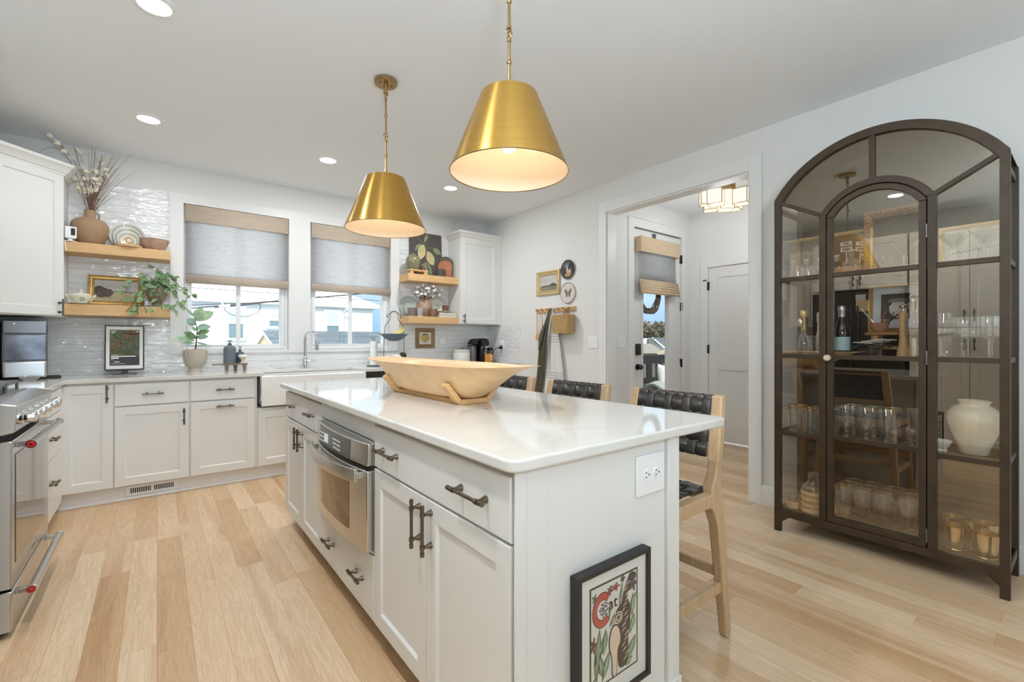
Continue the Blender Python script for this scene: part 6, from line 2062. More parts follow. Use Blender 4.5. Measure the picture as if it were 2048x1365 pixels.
# ------------------------------------------------------------------ shelf things by the far wall cabinet, upper (top z = 1.9485)
ZS = 1.9485
t = thing('lemon_painting', 'dark canvas painted with two lemons and leaves leaning on the upper far shelf', 'painting', (2.553, 4.962, ZS), rot=(-0.045, 0, 0))
obj('canvas', MB().box(-0.212, 0.212, -0.016, 0.0, 0.0, 0.535), plain('canvas_dark', (88, 82, 78), 0.8, vary=0.12, vscale=6), t, bevel=0.002)
lem = plain('painted_lemon', (206, 192, 138), 0.7, vary=0.12, vscale=16)
lef = plain('painted_leaf', (140, 146, 110), 0.7, vary=0.2, vscale=18)
stm = plain('painted_stem', (150, 136, 110), 0.7)
def lemon(cx, cz, rx, rz, rot):
    pts = []
    for i in range(24):
        a = 2 * PI * i / 24
        q = 1 + 0.16 * abs(math.sin(a)) ** 8
        x, z = rx * math.cos(a), rz * q * math.sin(a)
        pts.append((cx + x * math.cos(rot) - z * math.sin(rot), cz + x * math.sin(rot) + z * math.cos(rot)))
    return pts
def lpoly(x0, z0, x1, z1, w):
    d = Vector((x1 - x0, z1 - z0))
    n = Vector((-d.y, d.x)).normalized() * w
    L = [Vector((x0, z0)) + d * q + n * math.sin(PI * q) for q in [i / 8 for i in range(9)]]
    Rr = [Vector((x0, z0)) + d * q - n * math.sin(PI * q) for q in [i / 8 for i in range(7, 0, -1)]]
    return [(p.x, p.y) for p in L + Rr]
poly_art(t, 'painted_lemon', lemon(-0.058, 0.302, 0.050, 0.080, -0.25), lem, -0.0165)
poly_art(t, 'painted_lemon', lemon(0.054, 0.236, 0.052, 0.076, 0.42), lem, -0.0165)
for a in ((-0.02, 0.42, 0.02, 0.53, 0.022), (-0.06, 0.40, -0.15, 0.31, 0.026), (0.09, 0.36, 0.205, 0.30, 0.036), (-0.02, 0.19, 0.03, 0.02, 0.03), (0.0, 0.19, 0.07, 0.03, 0.026), (-0.03, 0.17, -0.07, 0.09, 0.02)):
    poly_art(t, 'painted_leaf', lpoly(*a), lef, -0.0162)
for a in ((-0.15, 0.50, 0.03, 0.36, 0.003), (0.03, 0.36, -0.02, 0.18, 0.003), (0.03, 0.36, 0.12, 0.37, 0.0025)):
    poly_art(t, 'painted_stem', lpoly(*a), stm, -0.0168)
t = thing('board_riser', 'low wooden riser under the olive vase on the upper far shelf', 'riser', (2.37, 4.835, ZS))
obj('top', MB().box(-0.115, 0.115, -0.06, 0.06, 0.034, 0.056), 'light_wood', t, bevel=0.006)
for x in (-0.085, 0.085):
    obj('foot', MB().prism([(x - 0.022, 0), (x + 0.022, 0), (x + 0.016, 0.034), (x - 0.016, 0.034)], 'y', -0.055, 0.055), 'light_wood', t)
t = thing('olive_vase', 'round olive green glazed vase with narrow neck on the low riser', 'vase', (2.325, 4.84, ZS + 0.0562))
obj('body', MB().lathe([(0.0001, 0), (0.055, 0), (0.066, 0.02), (0.080, 0.07), (0.084, 0.105), (0.076, 0.14), (0.05, 0.162), (0.027, 0.17), (0.023, 0.178), (0.026, 0.188), (0.02, 0.188), (0.018, 0.172), (0.0001, 0.16)], (0, 0, 0), 40), 'green_ceramic', t)
o = single('pinecone', 'small brown pear-shaped ornament beside the olive vase on the low riser', 'ornament', MB().lathe([(0.0001, 0), (0.022, 0.004), (0.026, 0.02), (0.018, 0.045), (0.006, 0.062), (0.0001, 0.064)], (0, 0, 0), 20), 'walnut')
o.name = 'ornament'
o.location = (2.448, 4.835, ZS + 0.0562)
t = thing('dark_mug', 'dark grey pottery mug in front of the lemon painting', 'mug', (2.66, 4.80, ZS))
obj('body', MB().lathe([(0.0001, 0), (0.058, 0), (0.060, 0.006), (0.058, 0.088), (0.054, 0.088), (0.05, 0.008), (0.0001, 0.008)], (0, 0, 0), 32), plain('dark_pottery', (78, 70, 64), 0.5, vary=0.15), t)
obj('handle', MB().tube(bez((-0.056, 0, 0.075), (-0.105, 0, 0.05), (-0.056, 0, 0.015), 10), 0.006, 8), plain('dark_pottery_handle', (78, 70, 64), 0.5), t)
# boards leaning against the cabinet side
def board(name, label, c, w, h, th, mat, ry, rz, tiltx=0.0, hook=False):
    t = thing(name, label, 'board', c, rot=(tiltx, ry, rz))
    pts = []
    for i in range(25):
        a = PI * i / 24
        pts.append((w / 2 * math.cos(a), h - w / 2 * 0.9 + w / 2 * 0.9 * math.sin(a)))
    pts = [(-w / 2 * 0.88, 0), (w / 2 * 0.88, 0)] + pts
    obj('board', MB().prism(pts, 'y', -th / 2, th / 2), mat, t, bevel=0.004)
    if hook:
        obj('hanging_loop', MB().tube([(0.022 * math.cos(a), 0, h + 0.012 + 0.02 * math.sin(a)) for a in [2 * PI * i / 18 for i in range(18)]], 0.005, 8, closed=True), mat, t)
    return t
board('serving_board', 'dark oval serving board leaning against the side of the far wall cabinet', (2.778, 4.905, ZS + 0.001), 0.195, 0.275, 0.016, plain('dark_board', (74, 62, 50), 0.5, vary=0.15), 0.0, -0.62, -0.10)
board('copper_tray', 'reddish brown wooden tray leaning in front of the dark serving board', (2.752, 4.855, ZS + 0.001), 0.175, 0.215, 0.018, 'copper_wood', 0.0, -0.62, -0.10)
# ------------------------------------------------------------------ lower far shelf (top z = 1.4685)
ZS = 1.4685
pg = plain('plate_celadon', (196, 200, 192), 0.25, coat=0.4)
for k, (x, y, r, lab) in enumerate(((2.335, 4.945, 0.128, 'large celadon plate with grey rings at the window end of the lower far shelf'), (2.345, 4.915, 0.095, 'smaller celadon plate leaning in front of the large ringed plate, lower far shelf'))):
    t = thing('plate', lab, 'plate', (x, y, ZS), group='plates leaning on the lower far shelf')
    dish(t, 'dish', (x, y, ZS + 0.001), r, pg, 0.24, 0.012, [(0.80, 0.04, ringg), (0.90, 0.03, ringb), (0.5, 0.05, ringg), (0.64, 0.04, ringb)])
t = thing('plate', 'cream plate with a ringed centre leaning behind the books on the lower far shelf', 'plate', (2.708, 4.94, ZS))
dish(t, 'dish', (2.708, 4.94, ZS + 0.001), 0.132, creamp, 0.20, 0.012, [(0.80, 0.05, ringg), (0.90, 0.03, ringb), (0.10, 0.05, ringg), (0.22, 0.04, ringg)])
t = thing('cotton_vase', 'round brown vase filled with cotton stems in the middle of the lower far shelf', 'vase', (2.495, 4.895, ZS))
obj('body', MB().lathe([(0.0001, 0), (0.056, 0), (0.078, 0.04), (0.090, 0.09), (0.087, 0.14), (0.068, 0.18), (0.055, 0.195), (0.060, 0.205), (0.054, 0.205), (0.048, 0.19), (0.0001, 0.16)], (0, 0, 0), 40), 'tan_ceramic', t)
t = thing('cotton_bouquet', 'white cotton bolls on brown stems standing in the round brown vase', 'branches', (2.495, 4.895, ZS + 0.17))
rr = random.Random(2)
sb = MB()
for k in range(26):
    a = rr.uniform(-1.2, 1.2)
    L = rr.uniform(0.05, 0.20)
    tip = Vector((L * math.sin(a) * 1.1 + 0.015, rr.uniform(-0.12, 0.03), 0.045 + L * math.cos(a) * 0.9))
    if k == 0:
        tip = Vector((0.20, -0.06, 0.155))
    sb.tube(bez((0, 0, 0), (tip.x * 0.3, tip.y * 0.3, tip.z * 0.6), tip, 6), 0.002, 5)
    cb = MB()
    for _ in range(3):
        cb.sphere(tip + Vector((rr.uniform(-1, 1), rr.uniform(-1, 1), rr.uniform(-0.6, 1))) * 0.010, 0.0165, 8)
    c_ = obj('cotton_boll', cb, 'cotton', t)
    obj('husk', MB().sphere(tip - Vector((0, 0, 0.012)), 0.009, 8), 'stem', c_)
obj('twigs', sb, 'twig', t)
def cup(label, x, y, r, h, c1, stripes=True):
    t = thing('striped_cup', label, 'cup', (x, y, ZS), group='ribbed cups on the lower far shelf')
    pr = [(0.0001, 0), (r * 0.85, 0), (r, h * 0.3), (r, h), (r * 0.92, h), (r * 0.9, h * 0.2), (0.0001, h * 0.1)]
    obj('body', MB().lathe(pr, (0, 0, 0), 32), c1, t)
    b = MB()
    for i in range(18):
        a = 2 * PI * i / 18
        b.bar((r * 1.005 * math.cos(a), r * 1.005 * math.sin(a), h * 0.12), (r * 1.005 * math.cos(a), r * 1.005 * math.sin(a), h * 0.98), 0.005, 0.002, (math.cos(a), math.sin(a), 0))
    obj('stripes', b, plain('cup_stripe', (104, 74, 56), 0.5), t)
    return t
cup('ribbed grey brown cup in front of the celadon plates, nearest the window', 2.285, 4.79, 0.046, 0.095, plain('cup_grey', (150, 140, 128), 0.5))
cup('white cup with brown stripes between the plates and the cotton vase', 2.380, 4.785, 0.044, 0.095, plain('cup_white', (214, 212, 208), 0.4))
cup('ribbed brown cup in front of the cotton vase, nearest the books', 2.553, 4.785, 0.048, 0.095, plain('cup_brown', (150, 118, 92), 0.5))
for k, (z, w, d, hh, m, lab) in enumerate(((0.0, 0.25, 0.17, 0.026, 'paper', 'white book at the bottom of the little stack under the wooden cup'), (0.0265, 0.245, 0.165, 0.03, plain('book_beige', (188, 172, 150), 0.7), 'beige book on top of the white one on the lower far shelf'))):
    t = thing('book', lab, 'book', (2.74, 4.84, ZS + z), group='books on the lower far shelf')
    obj('cover', MB().box(-w / 2, w / 2, -d / 2, d / 2, 0, 0.003).box(-w / 2, w / 2, -d / 2, d / 2, hh - 0.003, hh).box(-w / 2, -w / 2 + 0.003, -d / 2, d / 2, 0.003, hh - 0.003), m, t)
    obj('pages', MB().box(-w / 2 + 0.003, w / 2 - 0.005, -d / 2 + 0.004, d / 2 - 0.004, 0.003, hh - 0.003), 'paper', t)
o = single('shallow_dish', 'shallow white dish on top of the stacked books', 'dish', MB().lathe([(0.0001, 0.0), (0.06, 0), (0.098, 0.016), (0.096, 0.018), (0.06, 0.005), (0.0001, 0.005)], (0, 0, 0), 32), 'white_ceramic')
o.location = (2.71, 4.84, ZS + 0.057)
o = single('wooden_cup', 'small wooden tumbler standing in the shallow dish on the books', 'cup', MB().lathe([(0.0001, 0), (0.036, 0), (0.04, 0.08), (0.036, 0.08), (0.033, 0.006), (0.0001, 0.006)], (0, 0, 0), 28), 'walnut')
o.location = (2.742, 4.83, ZS + 0.0625)
# pear picture under the shelf
pp = [(0.0, 0.012), (0.006, 0.020), (0.02, 0.017), (0.03, 0.012), (0.036, 0.016), (0.044, 0.010), (0.05, 0.008)]
t, a, d = picture('framed_print', 'small framed print of yellow pears hung on the tiles below the far shelves', 'print', (2.553, YB - 0.0095, 1.097), 0, 0.256, 0.242, pp, plain('frame_bronze_gold', (150, 122, 86), 0.5, 0.3, vary=0.15), 'paper')
pe = plain('painted_pear', (196, 166, 98), 0.6, vary=0.15, vscale=30)
for cx, cz, rx, rz in ((-0.028, 0.125, 0.034, 0.032), (0.026, 0.122, 0.032, 0.030), (0.0, 0.098, 0.036, 0.032), (-0.022, 0.152, 0.014, 0.022), (0.024, 0.150, 0.013, 0.020)):
    poly_art(t, 'painted_pear', blob(cx, cz, rx, rz, 18, 0.06, 3), pe, -0.0088 - abs(cx) * 0.002)
poly_art(t, 'painted_leaf', lpoly(-0.05, 0.165, 0.045, 0.168, 0.01), plain('painted_leaf_olive', (110, 104, 66), 0.6), -0.0092)
# ------------------------------------------------------------------ counter in the far corner
t = thing('lidded_crock', 'cream lidded crock with a loop handle on the far counter', 'crock', (2.935, 4.77, ZC))
obj('body', MB().lathe([(0.0001, 0), (0.098, 0), (0.102, 0.008), (0.102, 0.128), (0.094, 0.140), (0.0001, 0.140)], (0, 0, 0), 40), plain('crock_cream', (224, 222, 212), 0.3, coat=0.3), t)
ld = obj('lid', MB().lathe([(0.098, 0.1405), (0.100, 0.1405), (0.100, 0.158), (0.096, 0.163), (0.0001, 0.166)], (0, 0, 0), 40), plain('crock_lid', (220, 218, 206), 0.3, coat=0.3), t)
obj('handle', MB().tube(bez((-0.026, 0, 0.164), (0.0, 0, 0.222), (0.026, 0, 0.164), 12), 0.004, 8), 'bronze', ld)
t = thing('coffee_machine', 'black capsule coffee machine with grey water tank in the far corner', 'coffee machine', (3.19, 4.80, ZC))
obj('body', MB().box(-0.02, 0.04, -0.10, 0.12, 0.0, 0.24), 'black', t, bevel=0.01)
obj('head', MB().lathe([(0.0001, -0.13), (0.055, -0.13), (0.06, -0.12), (0.06, 0.05), (0.0001, 0.05)], (0.03, 0, 0.245), 28, axis='y'), 'black', t)
obj('arch', MB().lathe([(0.062, -0.10), (0.075, -0.10), (0.075, 0.10), (0.062, 0.10)], (-0.01, 0, 0.225), 28, axis='y', a0=0.2, a1=PI), 'black_matte', t)
obj('lever', MB().tube([(0.05, -0.115, 0.295), (0.055, -0.10, 0.33)], 0.006, 8), 'chrome', t)
obj('front_trim', MB().box(-0.012, 0.006, -0.112, -0.10, 0.18, 0.25).box(0.02, 0.075, -0.135, -0.125, 0.19, 0.205), 'chrome', t, bevel=0.003)
obj('spout', MB().cyl((0.03, -0.09, 0.14), (0.03, -0.09, 0.19), 0.014, 0.02, n=14), 'black', t)
obj('drip_tray', MB().box(-0.02, 0.085, -0.16, 0.0, 0.0, 0.028), 'black', t, bevel=0.006)
obj('water_tank', MB().lathe([(0.0001, 0.004), (0.058, 0.004), (0.058, 0.205), (0.0001, 0.205)], (-0.085, 0.0, 0), 32), plain('smoked_tank', (116, 108, 108), 0.12, 0.2), t)
obj('tank_lid', MB().lathe([(0.0001, 0.2055), (0.062, 0.2055), (0.062, 0.216), (0.0001, 0.218)], (-0.085, 0.0, 0), 32), 'black', t)
t = thing('orange_mug', 'orange mug with a white letter T in front of the coffee machine', 'mug', (3.215, 4.60, ZC))
obj('body', MB().lathe([(0.0001, 0), (0.046, 0), (0.049, 0.006), (0.049, 0.112), (0.045, 0.112), (0.044, 0.01), (0.0001, 0.01)], (0, 0, 0), 36), 'orange', t)
obj('handle', MB().tube(bez((0.046, -0.01, 0.092), (0.096, -0.02, 0.056), (0.046, -0.01, 0.02), 10), 0.0055, 8), 'orange', t)
ang = -1.35
b = MB()
def cyl_patch(a0, a1, z0, z1, r=0.0494):
    b.grid(lambda u, v: (r * math.cos(a0 + (a1 - a0) * u), r * math.sin(a0 + (a1 - a0) * u), z0 + (z1 - z0) * v), 6, 1)
cyl_patch(ang - 0.42, ang + 0.42, 0.080, 0.096)
cyl_patch(ang - 0.15, ang + 0.15, 0.045, 0.080)
cyl_patch(ang - 0.26, ang + 0.26, 0.040, 0.048)
cyl_patch(ang - 0.42, ang - 0.30, 0.072, 0.080)
cyl_patch(ang + 0.30, ang + 0.42, 0.072, 0.080)
obj('letter', b, 'white_ceramic', t)
t = thing('storage_jar', 'clear jar with black lid behind the orange mug', 'jar', (3.335, 4.74, ZC))
obj('jar', MB().lathe([(0.0001, 0), (0.038, 0), (0.04, 0.006), (0.04, 0.145), (0.03, 0.158), (0.0001, 0.158)], (0, 0, 0), 28), plain('coffee_pods', (112, 92, 76), 0.25, vary=0.6, vscale=50), t)
obj('lid', MB().lathe([(0.0001, 0.186), (0.036, 0.186), (0.038, 0.18), (0.038, 0.158), (0.0001, 0.158)], (0, 0, 0), 28), 'black', t)

# ------------------------------------------------------------------ framed print leaning on the end of the island
fw, fh = 0.365, 0.50
t = thing('framed_cat_print', 'black framed print reading Cat leaning against the end of the island', 'print', (1.036, 0.805, 0.095), rot=(-0.035, 0, 0))
t.location = (1.012, 0.802, 0.088)
b = MB().rect_loops([(-fw / 2, fw / 2, 0, fh, 0.016), (-fw / 2, fw / 2, 0, fh, -0.016), (-fw / 2 + 0.016, fw / 2 - 0.016, 0.016, fh - 0.016, -0.016), (-fw / 2 + 0.016, fw / 2 - 0.016, 0.016, fh - 0.016, -0.004)], cap=False)
obj('frame', b, 'black_paint', t)
obj('backing', MB().box(-fw / 2 + 0.012, fw / 2 - 0.012, -0.006, 0.014, 0.012, fh - 0.012), 'mat_white', t)
ink = plain('ink_brown', (66, 52, 42), 0.8)
pap = plain('print_paper', (226, 224, 216), 0.85)
redp = plain('print_red', (190, 78, 66), 0.8)
grn = plain('print_green', (116, 138, 100), 0.8, vary=0.12, vscale=60)
pale_grn = plain('print_pale_green', (186, 202, 170), 0.8)
purp = plain('print_purple', (98, 84, 106), 0.8)
peach = plain('print_peach', (226, 202, 178), 0.8)
# print area local x -0.118..0.118, z 0.075..0.435
PX0, PX1, PZ0, PZ1 = -0.122, 0.120, 0.072, 0.440
def smooth(pts, k=5):
    out = []
    n = len(pts)
    for i in range(n):
        p0, p1, p2, p3 = [Vector(pts[(i + q) % n]) for q in (-1, 0, 1, 2)]
        for j in range(k):
            t_ = j / k
            v = 0.5 * ((2 * p1) + (p2 - p0) * t_ + (2 * p0 - 5 * p1 + 4 * p2 - p3) * t_ * t_ + (3 * p1 - p0 - 3 * p2 + p3) * t_ ** 3)
            out.append((v.x, v.y))
    return out
def pr(name, pts, m, lvl):
    return poly_art(t, name, pts, m, -0.0062 - 0.0005 * lvl, 0.0004)
pr('border', [(PX0, PZ0), (PX1, PZ0), (PX1, PZ1), (PX0, PZ1)], ink, 0)
pr('ground', [(PX0 + 0.007, PZ0 + 0.007), (PX1 - 0.007, PZ0 + 0.007), (PX1 - 0.007, PZ1 - 0.007), (PX0 + 0.007, PZ1 - 0.007)], pap, 1)
# big red C
def arc_poly(cx, cz, r0, r1, a0, a1, sx=1.0, n=18):
    o = [(cx + r0 * sx * math.cos(a0 + (a1 - a0) * i / n), cz + r0 * math.sin(a0 + (a1 - a0) * i / n)) for i in range(n + 1)]
    q = [(cx + r1 * sx * math.cos(a1 + (a0 - a1) * i / n), cz + r1 * math.sin(a1 + (a0 - a1) * i / n)) for i in range(n + 1)]
    return o + q
pr('letter_c', arc_poly(-0.062, 0.345, 0.064, 0.034, 0.75, 2 * PI - 0.75, 0.78), ink, 2)
pr('letter_c', arc_poly(-0.062, 0.345, 0.061, 0.037, 0.80, 2 * PI - 0.80, 0.78), redp, 3)
for k in range(19):
    a_, r_ = k * 2.4, 0.0055 * math.sqrt(k)
    pr('violet_petal', blob(-0.056 + r_ * 0.85 * math.cos(a_), 0.345 + r_ * 1.25 * math.sin(a_), 0.0034, 0.0048, 8), purp, 3)
cu = text_mesh('lettering', 'at', 0.062, ink, t, (-0.012, -0.0088, 0.352), (PI / 2, 0, 0), 'CENTER', 0.0002)
# flowers
for cx, cz, rx, rz, m in ((0.000, 0.405, 0.022, 0.014, redp), (-0.028, 0.402, 0.012, 0.016, plain('print_rust', (146, 92, 64), 0.8)), (0.038, 0.424, 0.012, 0.012, M['stem']), (0.092, 0.385, 0.021, 0.026, purp), (-0.106, 0.235, 0.014, 0.028, plain('print_rust2', (140, 80, 60), 0.8)), (-0.100, 0.398, 0.012, 0.016, grn)):
    fl = [(cx + rx * (0.72 + 0.28 * math.cos(5 * a)) * math.cos(a), cz + rz * (0.72 + 0.28 * math.cos(5 * a)) * math.sin(a)) for a in [2 * PI * i / 40 for i in range(40)]]
    pr('flower', [(cx + (x - cx) * 1.16, cz + (z - cz) * 1.16) for x, z in fl], ink, 4)
    pr('flower', fl, m, 5)
    for q in range(5):
        a = 2 * PI * q / 5 + 0.6
        pr('petal_line', lpoly(cx, cz, cx + rx * 0.6 * math.cos(a), cz + rz * 0.6 * math.sin(a), 0.0012), ink, 6)
# leaves and stems
for a in ((-0.095, 0.09, -0.075, 0.285, 0.014), (-0.10, 0.16, -0.055, 0.24, 0.012), (-0.06, 0.10, -0.085, 0.20, 0.013), (-0.065, 0.085, -0.028, 0.185, 0.012), (-0.06, 0.18, -0.045, 0.27, 0.011), (-0.03, 0.27, 0.02, 0.315, 0.009), (0.02, 0.32, 0.04, 0.42, 0.004), (0.088, 0.26, 0.094, 0.35, 0.009), (0.075, 0.30, 0.112, 0.345, 0.008), (0.075, 0.20, 0.102, 0.27, 0.012), (0.055, 0.10, 0.108, 0.185, 0.016), (0.05, 0.09, 0.09, 0.11, 0.010), (-0.03, 0.30, -0.02, 0.36, 0.004), (-0.11, 0.085, -0.09, 0.115, 0.010)):
    pr('leaf', lpoly(a[0], a[1], a[2], a[3], a[4] + 0.0025), ink, 2)
    pr('leaf', lpoly(*a), grn, 3)
    for q in (-0.35, 0.0, 0.35):
        dx_, dz_ = a[2] - a[0], a[3] - a[1]
        L_ = math.hypot(dx_, dz_)
        ox, oz = -dz_ / L_ * a[4] * q, dx_ / L_ * a[4] * q
        pr('leaf_vein', lpoly(a[0] + dx_ * 0.2 + ox, a[1] + dz_ * 0.2 + oz, a[0] + dx_ * 0.85 + ox * 0.6, a[1] + dz_ * 0.85 + oz * 0.6, 0.0011), pale_grn, 4)
# brown striped cat and a pale standing figure
cat = [(0.020, 0.10), (0.012, 0.17), (0.018, 0.25), (0.000, 0.285), (0.006, 0.315), (0.030, 0.335), (0.044, 0.375), (0.066, 0.415), (0.078, 0.432), (0.104, 0.426), (0.108, 0.408), (0.094, 0.392), (0.070, 0.370), (0.062, 0.345), (0.074, 0.315), (0.078, 0.27), (0.068, 0.21), (0.066, 0.15), (0.058, 0.10)]
pr('cat', smooth(cat), ink, 4)
for k in range(16):
    q = random.Random(40 + k)
    z = 0.12 + 0.0185 * k
    x = 0.052 + 0.010 * math.sin(k * 1.7) + (0.012 if z > 0.36 else 0)
    pr('cat_stripe', lpoly(x - 0.013, z - 0.006, x + 0.010, z + 0.008, 0.0022), peach, 5)
pr('figure', smooth([(-0.016, 0.085), (-0.020, 0.15), (-0.032, 0.19), (-0.030, 0.235), (-0.014, 0.268), (0.012, 0.262), (0.026, 0.225), (0.026, 0.19), (0.012, 0.165), (0.006, 0.085)]), ink, 5)
pr('figure', smooth([(-0.013, 0.089), (-0.017, 0.15), (-0.028, 0.192), (-0.026, 0.233), (-0.012, 0.262), (0.010, 0.257), (0.022, 0.224), (0.022, 0.194), (0.009, 0.168), (0.003, 0.089)]), peach, 6)
pr('figure_hair', arc_poly(0.014, 0.288, 0.022, 0.017, 0, 2 * PI - 0.01), peach, 6)
pr('figure_hair', arc_poly(0.014, 0.288, 0.013, 0.008, 0, 2 * PI - 0.01), peach, 6)
pr('figure_hair', [(-0.006, 0.292), (-0.004, 0.318), (0.008, 0.304)], peach, 6)
obj('glazing', MB().box(-fw / 2 + 0.0165, fw / 2 - 0.0165, -0.0112, -0.0104, 0.0165, fh - 0.0165), 'pane', t)

# ------------------------------------------------------------------ arched iron display cabinet (local x runs towards -Y, local y is depth)
AX, AY = 3.057, 1.247
cab = thing('display_cabinet', 'tall arched dark iron and glass display cabinet against the wall', 'cabinet', (AX, AY, 0), -PI / 2)
CW, CD = 1.004, 0.388
def circ(cx, half, zs, rise):
    R = (half * half + rise * rise) / (2 * rise)
    zc = zs + rise - R
    return lambda x: zc + math.sqrt(max(0, R * R - (x - cx) ** 2))
outer_arc = circ(0.502, 0.502, 2.062, 0.285)
inner_arc = circ(0.502, 0.462, 2.040, 0.262)
def arc_band(f0, f1, x0, x1, y0, y1, n=28):
    """solid between two arcs f0 (below) and f1 (above)"""
    b = MB()
    vs, fs = [], []
    for i in range(n + 1):
        x = x0 + (x1 - x0) * i / n
        vs += [(x, y0, f0(x)), (x, y0, f1(x)), (x, y1, f1(x)), (x, y1, f0(x))]
    for i in range(n):
        for j in range(4):
            j2 = (j + 1) % 4
            fs.append((i * 4 + j, i * 4 + j2, i * 4 + 4 + j2, i * 4 + 4 + j))
    fs += [(0, 1, 2, 3), (n * 4 + 3, n * 4 + 2, n * 4 + 1, n * 4)]
    return b.add(vs, fs)
IR = 'iron'
def cpart(name, b, m=IR, **kw):
    kw.setdefault('bevel', 0.0015)
    return obj(name, b, m, cab, **kw)
# posts with bracketed feet
for x0, x1, s in ((0.0, 0.034, 1), (0.970, 1.004, -1)):
    for y0, y1 in ((0.0, 0.034), (CD - 0.034, CD)):
        b = MB()
        xi = x1 if s > 0 else x0
        xo = x0 if s > 0 else x1
        poly = [(xo, 0.0), (xi, 0.0), (xi, 0.055), (xi + s * 0.050, 0.098), (xi + s * 0.050, 0.14), (xi, 0.14), (xi, outer_arc(xi) - 0.002), (xo, 2.060)]
        b.prism(poly, 'y', y0, y1)
        cpart('post', b)
cpart('bottom_rail', MB().box(0.034, 0.970, 0.004, 0.034, 0.097, 0.138))
cpart('bottom_rail', MB().box(0.034, 0.970, CD - 0.03, CD, 0.097, 0.138))
for x in (0.004, 0.970):
    cpart('side_rail', MB().box(x, x + 0.03, 0.034, CD - 0.034, 0.097, 0.138))
    for z in (0.615, 1.093, 1.565, 2.0):
        cpart('side_rail', MB().box(x + 0.004, x + 0.026, 0.034, CD - 0.034, z - 0.014, z + 0.014))
    cpart('side_pane', MB().box(x + 0.012, x + 0.016, 0.034, CD - 0.034, 0.138, 2.04), 'glass', bevel=0)
cpart('arch', arc_band(inner_arc, outer_arc, 0.001, 1.003, -0.0012, 0.0335))
cpart('arch', arc_band(inner_arc, outer_arc, 0.002, 1.002, CD - 0.03, CD))
cpart('roof', arc_band(lambda x: outer_arc(x) - 0.008, lambda x: outer_arc(x) - 0.003, 0.004, 1.0, 0.02, CD - 0.01), bevel=0)
bk = [(0.01, 0.10)] + [(0.994, 0.10)] + [(0.994 - 0.984 * i / 30, outer_arc(0.994 - 0.984 * i / 30) - 0.01) for i in range(31)]
cpart('back_panel', MB().prism(bk, 'y', CD - 0.012, CD - 0.008), 'cab_back', bevel=0)
# fixed posts either side of the door and the arch over it
dz = 1.915
for x0, x1 in ((0.245, 0.279), (0.721, 0.755)):
    cpart('door_post', MB().box(x0, x1, 0.0, 0.034, 0.138, dz))
gap = circ(0.5, 0.2205, 1.908, 0.130)
oarc = circ(0.5, 0.255, 1.912, 0.160)
cpart('door_arch', arc_band(lambda x: gap(x) if abs(x - 0.5) < 0.2205 else dz, lambda x: max(dz, oarc(x)), 0.245, 0.755, 0.0, 0.034, 40))
cpart('fan_bar', MB().bar((0.494, 0.017, 2.065), (0.494, 0.017, 2.306), 0.026, 0.030, (0, 1, 0)))
cpart('fan_bar', MB().bar((0.026, 0.017, 2.046), (0.262, 0.017, 1.918), 0.022, 0.030, (0, 1, 0)))
cpart('fan_bar', MB().bar((0.978, 0.017, 2.056), (0.738, 0.017, 1.918), 0.022, 0.030, (0, 1, 0)))
for z in (0.615, 1.093, 1.565):
    for x0, x1 in ((0.034, 0.245), (0.755, 0.970)):
        cpart('shelf_bar', MB().box(x0, x1, 0.004, 0.030, z - 0.013, z + 0.012))
for z in (0.138, 0.622, 1.100, 1.572):
    cpart('shelf_board', MB().box(0.012, 0.992, 0.040, CD - 0.014, z - 0.008, z), 'iron')
# glazing
cpart('side_bay_pane', MB().prism([(0.032, 0.136), (0.247, 0.136), (0.247, 1.925), (0.032, 2.045)], 'y', 0.017, 0.020), 'cab_glass', bevel=0)
cpart('side_bay_pane', MB().prism([(0.753, 0.136), (0.972, 0.136), (0.972, 2.055), (0.753, 1.925)], 'y', 0.017, 0.020), 'cab_glass', bevel=0)
def fan(x0a, x1a, x0b, x1b, low, n=24):
    b = MB()
    vs, fs = [], []
    for i in range(n + 1):
        q = i / n
        xa, xb = x0a + (x1a - x0a) * q, x0b + (x1b - x0b) * q
        vs += [(xa, 0.017, low(xa) + 0.002), (xb, 0.017, inner_arc(xb) + 0.004), (xb, 0.020, inner_arc(xb) + 0.004), (xa, 0.020, low(xa) + 0.002)]
    for i in range(n):
        for j in range(4):
            j2 = (j + 1) % 4
            fs.append((i * 4 + j, i * 4 + j2, i * 4 + 4 + j2, i * 4 + 4 + j))
    fs += [(0, 1, 2, 3), (n * 4 + 3, n * 4 + 2, n * 4 + 1, n * 4)]
    return b.add(vs, fs)
cpart('fan_pane', fan(0.252, 0.494, 0.036, 0.494, oarc), 'cab_glass', bevel=0)
cpart('fan_pane', fan(0.494, 0.748, 0.494, 0.968, oarc), 'cab_glass', bevel=0)
